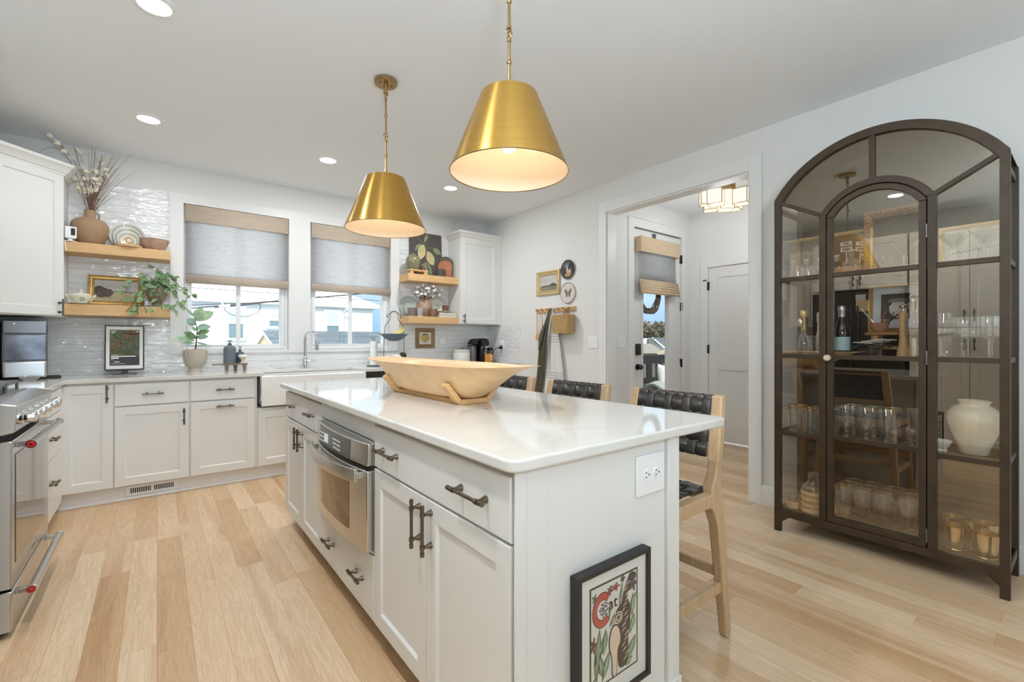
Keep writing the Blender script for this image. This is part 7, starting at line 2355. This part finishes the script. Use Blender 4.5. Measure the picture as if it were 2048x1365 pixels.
# arched door
darc = circ(0.5, 0.2165, 1.905, 0.127)
diarc = circ(0.5, 0.187, 1.893, 0.110)
door = obj('door', arc_band(lambda x: diarc(x) if abs(x - 0.5) < 0.187 else 1.893, lambda x: max(1.90, darc(x)), 0.2835, 0.7165, 0.002, 0.032, 40), IR, cab, bevel=0.0015)
def dpart(name, b, m=IR, bevel=0.0015):
    return obj(name, b, m, door, bevel=bevel)
for x0, x1 in ((0.2835, 0.313), (0.687, 0.7165)):
    dpart('stile', MB().box(x0, x1, 0.002, 0.032, 0.142, 1.90))
dpart('rail', MB().box(0.313, 0.687, 0.002, 0.032, 0.142, 0.176))
for z in (0.630, 1.093, 1.565):
    dpart('glazing_bar', MB().box(0.313, 0.687, 0.004, 0.028, z - 0.013, z + 0.012))
dp = [(0.311, 0.17), (0.689, 0.17)] + [(0.5 + 0.189 * math.cos(PI * i / 24), diarc(0.5 + 0.189 * math.cos(PI * i / 24)) + 0.004 if 0 < i < 24 else 1.895) for i in range(25)]
dpart('pane', MB().prism(dp, 'y', 0.017, 0.020), 'cab_glass', 0)
dpart('knob', MB().lathe([(0.0001, -0.036), (0.014, -0.034), (0.019, -0.025), (0.017, -0.012), (0.008, -0.004), (0.007, 0.004)], (0.293, 0.0, 1.088), 24, axis='y'), plain('bone_knob', (214, 196, 168), 0.4), 0)
for z in (0.205, 1.10, 1.74):
    dpart('hinge', MB().cyl((0.7185, -0.003, z - 0.035), (0.7185, -0.003, z + 0.035), 0.0045, n=10), 'steel_dark', 0)

# ------------------------------------------------------------------ glassware
def gthing(name, label, cat, group=None):
    return thing(name, label, cat, (0, 0, 0), group=group)
def put(proto, used, x, y, z, label, group=None):
    if proto.name not in used:
        used.add(proto.name)
        proto.location = (x, y, z)
        proto['label'] = label
        if group:
            proto['group'] = group
        return proto
    return dup(proto, (x, y, z), label=label, group=group)
used = set()
E_ = 0.0008
def stemware(name, prof_bowl, stem_r, base_r, z_stem, rim=None, n=28):
    t = gthing(name, 'glass', 'glass', None)
    obj('foot', MB().lathe([(0.0001, 0.0), (base_r, 0.0), (base_r, 0.002), (base_r * 0.4, 0.005), (stem_r * 1.2, 0.012), (stem_r, 0.02), (stem_r, z_stem - 0.01), (stem_r * 1.6, z_stem)], (0, 0, 0), n), 'glass', t)
    obj('bowl', MB().lathe(prof_bowl, (0, 0, 0), n), 'glass', t)
    if rim:
        r, z = prof_bowl[-1]
        obj('rim', MB().lathe([(r + 0.0003, z - rim), (r + 0.0008, z + 0.0004), (r - 0.0009, z - 0.001)], (0, 0, 0), n), 'goldrim', t)
        if name == 'wine_glass':
            obj('foot_rim', MB().lathe([(base_r - 0.002, 0.0026), (base_r + 0.0004, 0.0026), (base_r + 0.0004, 0.0)], (0, 0, 0), n), 'goldrim', t)
    return t
wine = stemware('wine_glass', [(0.005, 0.086), (0.018, 0.094), (0.031, 0.114), (0.037, 0.145), (0.041, 0.175), (0.0465, 0.205)], 0.0045, 0.044, 0.088, 0.0045)
wl = 'gold-rimmed wine glass on the bottom shelf, %s row, %s from the knob side'
od = ('first', 'second', 'third', 'fourth')
for row, pts in (('front', [(3.165, 0.914), (3.163, 0.822), (3.166, 0.727), (3.155, 0.620)]), ('middle', [(3.247, 0.903), (3.246, 0.811), (3.246, 0.715), (3.256, 0.612)]), ('back', [(3.340, 0.903), (3.345, 0.811), (3.332, 0.709)])):
    for i, (x, y) in enumerate(pts):
        put(wine, used, x, y, 0.1385, wl % (row, od[i]), 'gold-rimmed wine glasses on the bottom shelf')
jl = gthing('julep_cup', 'cup', 'cup')
obj('body', MB().lathe([(0.0001, 0), (0.040, 0), (0.041, 0.006), (0.043, 0.03), (0.0515, 0.112), (0.0525, 0.117), (0.050, 0.117), (0.0415, 0.03), (0.0001, 0.006)], (0, 0, 0), 36), 'julep', jl)
obj('foot_bead', MB().tube([(0.0412 * math.cos(a), 0.0412 * math.sin(a), 0.004) for a in [2 * PI * i / 32 for i in range(32)]], 0.002, 6, closed=True), 'julep', jl)
for x, y, lab in ((3.335, 0.470, 'back row next to the door'), (3.180, 0.442, 'front row next to the door'), (3.345, 0.352, 'at the back by the outer post'), (3.165, 0.334, 'front row by the outer post'), (3.262, 0.388, 'in the centre of the group')):
    put(jl, used, x, y, 0.1385, 'pale gold julep cup on the bottom shelf, ' + lab, 'pale gold julep cups on the bottom shelf')
# rattan-wrapped carafe and tumblers
t = thing('glass_carafe', 'clear glass carafe wrapped with bands of pale rattan on the bottom shelf', 'carafe', (3.165, 1.068, 0.1385))
obj('body', MB().lathe([(0.0001, 0), (0.058, 0), (0.062, 0.008), (0.062, 0.135), (0.055, 0.158), (0.032, 0.180), (0.027, 0.192), (0.027, 0.232), (0.031, 0.240)], (0, 0, 0), 36), 'glass', t)
for z0, z1 in ((0.006, 0.030), (0.042, 0.062), (0.076, 0.098), (0.112, 0.134)):
    obj('rattan_band', MB().lathe([(0.0625, z0), (0.0645, z0 + 0.002), (0.0645, z1 - 0.002), (0.0625, z1)], (0, 0, 0), 36), 'rattan_pale', t)
obj('rattan_weave', MB().lathe([(0.0622, 0.01), (0.0622, 0.13)], (0, 0, 0), 36), 'seagrass', t)
rt = gthing('rattan_tumbler', 'tumbler', 'glass')
obj('glass', MB().lathe([(0.0001, 0), (0.036, 0), (0.038, 0.004), (0.041, 0.085)], (0, 0, 0), 28), 'glass', rt)
obj('rattan_sleeve', MB().lathe([(0.0385, 0.002), (0.040, 0.004), (0.041, 0.044), (0.0395, 0.046)], (0, 0, 0), 28), 'rattan_pale', rt)
for x, y, lab in ((3.155, 1.176, 'outside the carafe by the outer post'), (3.26, 1.006, 'behind the carafe'), (3.30, 0.955, 'behind the wine glasses beside the door stile')):
    put(rt, used, x, y, 0.1385, 'short glass tumbler in a pale rattan sleeve, ' + lab, 'rattan sleeved tumblers')
# shelf with tumblers, goblets and the big vase (z = 0.6225)
Z3 = 0.6225
tb = gthing('tumbler', 'tumbler', 'glass')
obj('glass', MB().lathe([(0.0001, 0.004), (0.028, 0.004), (0.028, 0.0), (0.030, 0.0), (0.0315, 0.012), (0.0425, 0.152)], (0, 0, 0), 28), 'glass', tb)
obj('rim', MB().lathe([(0.0424, 0.147), (0.0431, 0.1525), (0.0415, 0.1515)], (0, 0, 0), 28), 'goldrim', tb)
for x, y, lab in ((3.155, 1.172, 'front row by the outer post'), (3.150, 1.082, 'front row, middle of the bay'), (3.150, 1.000, 'front row half behind the door post'), (3.25, 1.165, 'back row by the outer post'), (3.255, 1.078, 'back row, middle of the bay'), (3.26, 0.992, 'back row half behind the door post')):
    put(tb, used, x, y, Z3, 'tall gold-rimmed tumbler on the third shelf, ' + lab, 'gold-rimmed tumblers')
gb = stemware('goblet', [(0.012, 0.052), (0.026, 0.058), (0.034, 0.075), (0.038, 0.10), (0.043, 0.135), (0.0525, 0.182)], 0.011, 0.040, 0.054, 0.0025)
for x, y, lab in ((3.155, 0.895, 'front row nearest the knob'), (3.150, 0.800, 'front row, second from the knob'), (3.165, 0.722 - 0.012, 'front row, third from the knob'), (3.265, 0.890, 'back row nearest the knob'), (3.275, 0.795, 'back row, second from the knob'), (3.290, 0.715, 'back row, third from the knob'), (3.335, 0.625, 'back row by the hinge stile')):
    put(gb, used, x, y, Z3, 'footed glass goblet on the third shelf down, ' + lab, 'footed goblets on the third shelf')
cp_ = stemware('coupe_glass', [(0.010, 0.046), (0.02, 0.05), (0.034, 0.062), (0.042, 0.085)], 0.008, 0.030, 0.048)
for x, y, lab in ((3.115, 0.665, 'in front beside the goblets'), (3.165, 0.606, 'next to the hinge stile'), (3.235, 0.640, 'behind the other two')):
    put(cp_, used, x, y, Z3, 'small short-stemmed glass on the third shelf down, ' + lab, 'small short-stemmed glasses')
b = MB().lathe([(0.0001, 0.004), (0.050, 0.0), (0.054, 0.004), (0.062, 0.04), (0.085, 0.10), (0.1, 0.150), (0.103, 0.175), (0.098, 0.205), (0.080, 0.230), (0.058, 0.243), (0.056, 0.250), (0.064, 0.264), (0.062, 0.266), (0.052, 0.254), (0.0001, 0.22)], (0, 0, 0), 56)
o = single('cream_vase', 'large glossy cream ginger-jar vase on the third shelf beside the arched door', 'vase', b, 'cream_ceramic')
o.location = (3.215, 0.378, Z3)
b = MB().lathe([(0.0001, 0.002), (0.024, 0), (0.026, 0.006), (0.022, 0.012), (0.035, 0.03), (0.044, 0.055), (0.042, 0.056), (0.03, 0.03), (0.0001, 0.014)], (0, 0, 0), 28)
o = single('footed_bowl', 'little white footed bowl beside the cream vase', 'bowl', b, 'white_ceramic')
o.location = (3.165, 0.492 - 0.03 + 0.03, Z3)
# ---- second shelf (z = 1.1005)
Z2 = 1.1005
t = thing('ice_bucket', 'cut glass ice bucket with a wrapped white bottle and spoon on the second shelf', 'ice bucket', (3.19, 1.045, Z2))
obj('bucket', MB().lathe([(0.0001, 0.004), (0.052, 0.0), (0.055, 0.004), (0.062, 0.115)], (0, 0, 0), 32), 'glass', t)
b = MB()
for s in (-1, 1):
    for k in range(14):
        a0 = 2 * PI * k / 14
        b.tube([((0.0556 + 0.0068 * q) * math.cos(a0 + s * q * 1.1), (0.0556 + 0.0068 * q) * math.sin(a0 + s * q * 1.1), 0.006 + 0.085 * q) for q in [i / 8 for i in range(9)]], 0.0009, 4)
obj('cut_pattern', b, 'glass', t)
obj('rim', MB().tube([(0.062 * math.cos(a), 0.062 * math.sin(a), 0.115) for a in [2 * PI * i / 32 for i in range(32)]], 0.0014, 6, closed=True), 'silver', t)
o = single('wrapped_bottle', 'white wrapped bottle with gold neck standing in the cut glass ice bucket', 'bottle', MB().lathe([(0.0001, 0.008), (0.03, 0.008), (0.028, 0.11), (0.021, 0.145), (0.021, 0.20), (0.024, 0.205), (0.024, 0.25), (0.019, 0.262), (0.0001, 0.263)], (0, 0, 0), 28), ['linen_white'])
o.location = (3.20, 1.036, Z2)
t = thing('bar_spoon', 'silver spoon leaning in the cut glass ice bucket', 'spoon', (3.17, 1.06, Z2))
obj('handle', MB().tube([(0.0, 0.0, 0.01), (-0.028, 0.062, 0.175)], 0.003, 8), 'silver', t)
obj('spoon_bowl', MB().sphere((-0.032, 0.071, 0.20), 0.026, 16, 0, (0.4, 0.68, 1.1)), 'silver', t)
t = thing('liqueur_bottle', 'slim clear bottle with gold foil neck at the outer end of the second shelf', 'bottle', (3.24, 1.145, Z2))
obj('bottle', MB().lathe([(0.0001, 0.003), (0.030, 0), (0.033, 0.006), (0.033, 0.09), (0.018, 0.13), (0.012, 0.16)], (0, 0, 0), 28), 'glass', t)
obj('foil_neck', MB().lathe([(0.016, 0.15), (0.0155, 0.235), (0.02, 0.245), (0.02, 0.272), (0.016, 0.28), (0.0001, 0.281)], (0, 0, 0), 24), 'foil_gold', t)
t = thing('sparkling_wine', 'dark sparkling wine bottle with silver foil and pale blue label on the second shelf', 'bottle', (3.155, 0.918, Z2))
obj('glass', MB().lathe([(0.0001, 0.002), (0.036, 0), (0.040, 0.006), (0.040, 0.135), (0.036, 0.165), (0.022, 0.205), (0.0165, 0.228), (0.0155, 0.24)], (0, 0, 0), 32), 'bottle', t)
obj('foil', MB().lathe([(0.0175, 0.218), (0.0165, 0.255), (0.0195, 0.262), (0.0185, 0.283), (0.014, 0.29), (0.0001, 0.291)], (0, 0, 0), 24), 'foil', t)
obj('label', MB().lathe([(0.0406, 0.03), (0.0406, 0.108)], (0, 0, 0), 32), 'label_blue', t)
t = thing('serving_tray', 'rippled glass dish holding folded paper napkins on the second shelf', 'dish', (3.20, 0.800, Z2))
obj('dish', MB().grid(lambda u, v: (-0.07 + 0.14 * v, -0.10 + 0.20 * u, 0.045 + 0.010 * math.sin(u * 14) + 0.012 * (2 * v - 1) ** 2), 40, 8).cyl((0, 0, 0), (0, 0, 0.045), 0.04, 0.05, n=24), 'glass', t, angle=80, solid=0.003)
for k in range(4):
    o = single('paper_napkin', ('lowest', 'second', 'third', 'topmost')[k] + ' folded paper napkin fanned on the rippled glass dish', 'napkin', MB().prism([(-0.06, -0.05), (0.06, -0.05), (0.05, 0.05), (-0.055, 0.04)], 'z', 0, 0.004), 'linen_white', group='paper napkins on the rippled dish')
    o.location = (3.20, 0.82 - 0.022 * k, Z2 + 0.066 + 0.006 * k)
    o.rotation_euler = (0.06, 0.12, 0.35 * k)
t = thing('display_stool', 'miniature wooden stool standing on the second shelf below the gilt framed picture', 'stool', (3.345, 0.720, Z2))
obj('seat', MB().prism(round_poly(-0.075, 0.075, -0.125, 0.125, 0.03), 'z', 0.118, 0.136), 'teak', t, bevel=0.003)
for sx in (-1, 1):
    for sy in (-1, 1):
        obj('leg', MB().bar((sx * 0.062, sy * 0.085, 0.0), (sx * 0.05, sy * 0.075, 0.12), 0.024, 0.024), 'light_wood', t, bevel=0.002)
for sx in (-1, 1):
    obj('stretcher', MB().bar((sx * 0.058, -0.08, 0.045), (sx * 0.058, 0.08, 0.045), 0.012, 0.016), 'light_wood', t)
gprof = [(0.0, 0.010), (0.003, 0.018), (0.011, 0.020), (0.016, 0.013), (0.021, 0.015), (0.025, 0.008)]
t, a, d = picture('framed_drawing', 'gilt framed sketch with wide white mat standing on the miniature stool', 'picture', (3.412, 0.726, Z2 + 0.137), RW, 0.262, 0.288, gprof, 'gold', plain('mat_blue_white', (238, 242, 248), 0.7), tilt=-0.05)
poly_art(t, 'sketch', [(-0.068, 0.075), (0.066, 0.075), (0.066, 0.225), (-0.068, 0.225)], plain('sketch_dark', (84, 74, 68), 0.7, vary=0.25, vscale=24), -0.0085)
poly_art(t, 'sketch_figure', blob(0.012, 0.135, 0.042, 0.05, 18, 0.25, 8), plain('sketch_pale', (226, 224, 214), 0.7, vary=0.15, vscale=40), -0.0091)
poly_art(t, 'sketch_figure', blob(0.01, 0.185, 0.046, 0.012, 14, 0.2, 5), plain('sketch_grey', (150, 148, 150), 0.7), -0.0094)
t = thing('utensil_bowl', 'small terracotta bowl full of bar tools in front of the gilt framed picture', 'bowl', (3.30, 0.775, Z2 + 0.137))
obj('bowl', MB().lathe([(0.0001, 0.0), (0.026, 0.0), (0.04, 0.02), (0.046, 0.052), (0.043, 0.052), (0.036, 0.02), (0.0001, 0.008)], (0, 0, 0), 28), plain('terracotta_pink', (178, 128, 104), 0.6), t)
for k, (dx, dy, dzz, lab, m) in enumerate(((0.0, 0.085, 0.125, 'steel knife with black handle poking out of the terracotta bowl, tilted to the knob side', 'steel'), (0.0, -0.03, 0.11, 'copper coloured corkscrew standing in the terracotta bowl', 'copper_wood'), (0.01, -0.065, 0.10, 'dark wooden handled opener leaning out of the terracotta bowl', 'walnut'), (-0.01, -0.085, 0.085, 'black handled opener lying lowest in the terracotta bowl', 'black'))):
    o = single('bar_tool', lab, 'bar tool', MB().tube([(0, 0, 0), (dx * 0.5, dy * 0.5, dzz * 0.5)], [0.006, 0.007], 8).bar((dx * 0.5, dy * 0.5, dzz * 0.5), (dx, dy, dzz), 0.014, 0.006), m, group='bar tools in the terracotta bowl')
    o.location = (3.30, 0.775, Z2 + 0.150)
t = thing('wood_muddler', 'tall turned wooden mill with silver knob on the second shelf', 'mill', (3.22, 0.652, Z2))
t.name = 'wooden_mill'
obj('body', MB().lathe([(0.0001, 0), (0.030, 0), (0.028, 0.03), (0.021, 0.06), (0.017, 0.12), (0.0185, 0.19), (0.021, 0.225), (0.016, 0.246), (0.0001, 0.25)], (0, 0, 0), 28), 'light_wood', t)
obj('knob', MB().lathe([(0.005, 0.249), (0.005, 0.262), (0.021, 0.268), (0.018, 0.276), (0.0001, 0.28)], (0, 0, 0), 24), 'silver', t)
t = thing('silver_shaker', 'tall silver-topped glass shaker on a slim foot next to the wooden mill', 'shaker', (3.165, 0.598, Z2))
obj('foot', MB().lathe([(0.0001, 0.0), (0.034, 0), (0.034, 0.004), (0.010, 0.010), (0.008, 0.10)], (0, 0, 0), 28), 'silver', t)
obj('body', MB().lathe([(0.008, 0.10), (0.026, 0.12), (0.034, 0.16), (0.030, 0.21), (0.026, 0.235)], (0, 0, 0), 28), 'glass', t)
obj('top', MB().lathe([(0.019, 0.232), (0.019, 0.24), (0.030, 0.29), (0.028, 0.292), (0.012, 0.292), (0.010, 0.31), (0.024, 0.318), (0.0001, 0.328)], (0, 0, 0), 28), 'silver', t)
cc = stemware('champagne_coupe', [(0.006, 0.102), (0.02, 0.106), (0.04, 0.118), (0.048, 0.13), (0.049, 0.150)], 0.004, 0.034, 0.103)
for x, y, lab in ((3.165, 0.495, 'in front next to the door post'), (3.262, 0.505, 'just behind the front one'), (3.352, 0.440, 'in the back row'), (3.35, 0.545 - 0.0, 'behind the door post')):
    put(cc, used, x, y, Z2, 'clear champagne coupe on the second shelf, ' + lab, 'champagne coupes on the second shelf')
cg = stemware('straight_goblet', [(0.006, 0.094), (0.02, 0.098), (0.038, 0.106), (0.0415, 0.115), (0.0415, 0.205)], 0.004, 0.033, 0.095)
for x, y, lab in ((3.17, 0.408, 'front row, first from the coupes'), (3.165, 0.322, 'front row by the outer post'), (3.262, 0.405, 'middle row'), (3.352, 0.34, 'back row'), (3.27, 0.322, 'middle row by the outer post')):
    put(cg, used, x, y, Z2, 'straight-sided stemmed glass on the second shelf, ' + lab, 'straight-sided stemmed glasses')
o = single('highball_glass', 'single tall plain glass behind the champagne coupes on the second shelf', 'glass', MB().lathe([(0.0001, 0.004), (0.030, 0.0), (0.032, 0.004), (0.034, 0.235)], (0, 0, 0), 28), 'glass')
o.location = (3.335, 0.52 + 0.015 - 0.1 + 0.07, Z2)
# ---- top shelf (z = 1.5725)
Z1s = 1.5725
gthin = [(0.0, 0.010), (0.003, 0.016), (0.012, 0.017), (0.016, 0.012), (0.020, 0.013), (0.024, 0.007)]
t, a, d = picture('framed_photograph', 'gold framed old photograph of people holding beer signs on the top shelf', 'photograph', (3.415, 1.040, Z1s), RW, 0.420, 0.300, gthin, 'gold', plain('photo_dark', (112, 100, 84), 0.5, vary=0.1, vscale=8), tilt=-0.02)
greyp = plain('photo_grey', (168, 162, 152), 0.6, vary=0.15, vscale=40)
darkp = plain('photo_black', (60, 50, 40), 0.6)
whitep = plain('photo_white', (232, 230, 224), 0.6)
def person_art(cx, zb, s, m):
    poly_art(t, 'photo_person', [(cx - 0.045 * s, zb), (cx - 0.04 * s, zb + 0.06 * s), (cx - 0.014 * s, zb + 0.085 * s), (cx + 0.014 * s, zb + 0.085 * s), (cx + 0.04 * s, zb + 0.06 * s), (cx + 0.045 * s, zb)], m, -0.0078)
    poly_art(t, 'photo_head', blob(cx, zb + 0.105 * s, 0.014 * s, 0.019 * s, 12), greyp, -0.0082)
    poly_art(t, 'photo_cap', blob(cx, zb + 0.124 * s, 0.018 * s, 0.006 * s, 12), whitep, -0.0086)
# local x of this picture runs towards -Y
for cx, zb, s, m in ((0.02, 0.03, 1.0, darkp), (0.098, 0.035, 1.15, greyp), (-0.07, 0.03, 0.95, greyp), (-0.15, 0.03, 1.0, darkp), (0.165, 0.03, 0.9, darkp)):
    person_art(cx, zb, s, m)
for cx, cz, w, h, rot in ((0.072, 0.205, 0.062, 0.062, 0.04), (0.150, 0.195, 0.058, 0.058, -0.08), (-0.03, 0.20, 0.05, 0.05, 0.15)):
    c, s = math.cos(rot), math.sin(rot)
    R2 = lambda x, z: (cx + x * c - z * s, cz + x * s + z * c)
    poly_art(t, 'photo_sign', [R2(-w / 2, -h / 2), R2(w / 2, -h / 2), R2(w / 2, h / 2), R2(-w / 2, h / 2)], whitep, -0.0092)
    poly_art(t, 'photo_stick', [R2(-0.003, -h / 2 - 0.075), R2(0.003, -h / 2 - 0.075), R2(0.003, -h / 2), R2(-0.003, -h / 2)], whitep, -0.0090)
    for i, wd in enumerate(('WE', 'WANT', 'BEER')):
        px, pz = R2(0, (1 - i) * h * 0.30)
        text_mesh('lettering', wd, h * 0.32, darkp, t, (px, -0.0099, pz), (PI / 2, -rot, 0), 'CENTER', 0.0002, bold=0.035)
t, a, d = picture('framed_script_print', 'gold framed pale print with script behind the martini glasses on the top shelf', 'print', (3.415, 0.408, Z1s), RW, 0.262, 0.235, gthin, 'gold', plain('print_pale', (226, 226, 214), 0.6, vary=0.08, vscale=12), tilt=-0.02)
pts = [(-0.085 + 0.17 * i / 60, -0.0088, 0.085 + 0.020 * i / 60 + 0.010 * math.sin(i * 0.75) * (0.6 + 0.4 * math.sin(i * 0.21))) for i in range(61)]
obj('script', MB().tube(pts, 0.0013, 5), plain('script_ink', (70, 66, 62), 0.7), t)
orn = [(0.0, 0.016), (0.006, 0.030), (0.020, 0.034), (0.034, 0.026), (0.044, 0.018), (0.050, 0.020), (0.054, 0.010)]
t, a, d = picture('ornate_frame', 'ornate reddish gold frame standing at the back of the top shelf behind the glasses', 'frame', (3.426, 0.715, Z1s), RW, 0.330, 0.400, orn, plain('red_gold', (166, 120, 74), 0.45, 0.5, vary=0.25, vscale=60), plain('ornate_dark', (70, 60, 50), 0.4), tilt=-0.012)
b = MB()
for k in range(18):
    for (x, z) in ((-0.165 + 0.018 * (k + 0.6), 0.400 - 0.026), (-0.165 + 0.018 * (k + 0.6), 0.026)):
        b.sphere((x, -0.031, z), 0.006, 8)
for k in range(20):
    for x in (-0.139, 0.139):
        b.sphere((x, -0.031, 0.04 + 0.0165 * k), 0.006, 8)
obj('carving', b, 'goldrim', t)
bw = gthing('glass_bowl', 'bowl', 'bowl')
obj('bowl', MB().lathe([(0.0001, 0.004), (0.020, 0.0), (0.022, 0.006), (0.045, 0.03), (0.056, 0.062), (0.057, 0.066)], (0, 0, 0), 28), 'glass', bw)
for x, y, lab in ((3.20, 1.035, 'first from the rocks glasses'), (3.215, 0.935, 'middle one of three'), (3.205, 0.853, 'nearest the short-stemmed glasses')):
    put(bw, used, x, y, Z1s, 'clear cut glass bowl on the top shelf, ' + lab, 'cut glass bowls on the top shelf')
rk = gthing('rocks_glass', 'glass', 'glass')
obj('glass', MB().lathe([(0.0001, 0.008), (0.030, 0.0), (0.034, 0.004), (0.037, 0.088)], (0, 0, 0), 28), 'glass', rk)
for x, y, lab in ((3.19, 1.165, 'front one by the outer post'), (3.265, 1.130, 'one behind beside the glass bowls'), (3.345, 1.16, 'rear one by the outer post')):
    put(rk, used, x, y, Z1s, 'short rocks glass on the top shelf, ' + lab, 'rocks glasses on the top shelf')
mt = stemware('martini_glass', [(0.005, 0.088), (0.012, 0.094), (0.058, 0.158)], 0.0035, 0.034, 0.09)
for x, y, lab in ((3.165, 0.452, 'front one next to the door post'), (3.165, 0.338, 'front one in the middle of the bay'), (3.262, 0.455, 'between the two front ones, set back'), (3.262, 0.338, 'set back by the outer post'), (3.17, 0.625, 'front one inside the arched door by the hinges'), (3.265, 0.66, 'set back inside the arched door')):
    put(mt, used, x, y, Z1s, 'wide martini glass on the top shelf, ' + lab, 'martini glasses on the top shelf')
for x, y, lab in ((3.16, 0.762, 'nearest the glass bowls'), (3.255, 0.745, 'set behind, near the glass bowls')):
    put(cp_, used, x, y, Z1s, 'small short-stemmed glass on the top shelf, ' + lab, 'short-stemmed glasses on the top shelf')

# ------------------------------------------------------------------ the side of the kitchen seen only as a reflection in the cabinet glass
PXF = -0.50
cabinet('pantry_cabinet', 'tall grey-white pantry cabinet reflected in the glass beside the cream vase', (PXF, 0.33, 0), PI / 2, 0.965, PXF - XL - 0.01, 0.10, 2.40,
        [('door', 0.004, 0.480, 1.33, 2.38, ('v', 0.445, 1.45)), ('door', 0.484, 0.961, 1.33, 2.38, ('v', 0.519, 1.45)),
         ('door', 0.004, 0.480, 0.105, 1.32, ('v', 0.445, 1.15)), ('door', 0.484, 0.961, 0.105, 1.32, ('v', 0.519, 1.15))], toe=(0.06, 'cabinet'))
cabinet('bridge_cabinet', 'white cabinet above the refrigerator reflected in the arched door glass', (PXF, 1.31, 0), PI / 2, 0.93, PXF - XL - 0.01, 1.80, 2.40,
        [('door', 0.004, 0.463, 1.81, 2.38, ('v', 0.43, 1.90)), ('door', 0.467, 0.926, 1.81, 2.38, ('v', 0.50, 1.90))])
t = thing('refrigerator', 'dark stainless refrigerator with notes reflected in the arched door glass', 'refrigerator', (-0.82, 1.775, 0))
obj('body', MB().box(XL + 0.03, -0.46, 1.325, 2.225, 0.03, 1.775), 'fridge', t, world=True)
obj('door', MB().box(-0.455, -0.41, 1.328, 1.772, 0.72, 1.77), 'fridge', t, world=True, bevel=0.006)
obj('door', MB().box(-0.455, -0.41, 1.778, 2.222, 0.72, 1.77), 'fridge', t, world=True, bevel=0.006)
obj('drawer', MB().box(-0.455, -0.41, 1.328, 2.222, 0.06, 0.71), 'fridge', t, world=True, bevel=0.006)
for y in (1.74, 1.81):
    obj('handle', MB().tube([(-0.375, y, 0.85), (-0.375, y, 1.6)], 0.011, 10).cyl((-0.41, y, 0.9), (-0.375, y, 0.9), 0.008, n=8).cyl((-0.41, y, 1.55), (-0.375, y, 1.55), 0.008, n=8), 'fridge', t, world=True)
for k, (y, z, w, h, lab) in enumerate(((1.70, 1.60, 0.13, 0.13, 'square recipe card stuck on the refrigerator door, the lower note'), (1.72, 1.70, 0.10, 0.07, 'small pale card stuck above the recipe card on the refrigerator'))):
    single('paper_note', lab, 'note', MB().box(-0.4095, -0.4085, y - w / 2, y + w / 2, z - h / 2, z + h / 2), plain('note_paper_%s' % ('cream', 'pale')[k], ((214, 190, 150), (196, 206, 204))[k], 0.8))
cabinet('wall_cupboard', 'white two door wall cupboard beside the refrigerator, seen in the cabinet glass', (XL + 0.335, 2.255, 0), PI / 2, 0.385, 0.33, 1.37, 2.40,
        [('door', 0.004, 0.19, 1.375, 2.38, ('v', 0.165, 1.46)), ('door', 0.194, 0.381, 1.375, 2.38, ('v', 0.22, 1.46))])
t = thing('range_hood', 'white tapered range hood on the wall above the range', 'hood', (-0.85, 3.03, 1.75))
obj('body', MB().add([(XL, 2.66, 1.75), (-0.66, 2.66, 1.75), (-0.66, 3.40, 1.75), (XL, 3.40, 1.75), (XL, 2.66, 1.9), (-0.66, 2.66, 1.9), (-0.66, 3.40, 1.9), (XL, 3.40, 1.9), (XL, 2.80, H), (-0.86, 2.80, H), (-0.86, 3.26, H), (XL, 3.26, H)],
    [(0, 1, 2, 3), (0, 1, 5, 4), (1, 2, 6, 5), (2, 3, 7, 6), (4, 5, 9, 8), (5, 6, 10, 9), (6, 7, 11, 10), (8, 9, 10, 11), (0, 3, 7, 4), (4, 7, 11, 8)]), 'cabinet', t, world=True, flat=True)
# bright cased lettering-free end
for o_ in list(bpy.data.objects):
    if o_.name == 'framed_cat_print':
        o_.location = (0.994, 0.8215, 0.206)
        o_.rotation_euler = (0, 0, 0)
        o_.scale = (0.835, 0.90, 0.745)
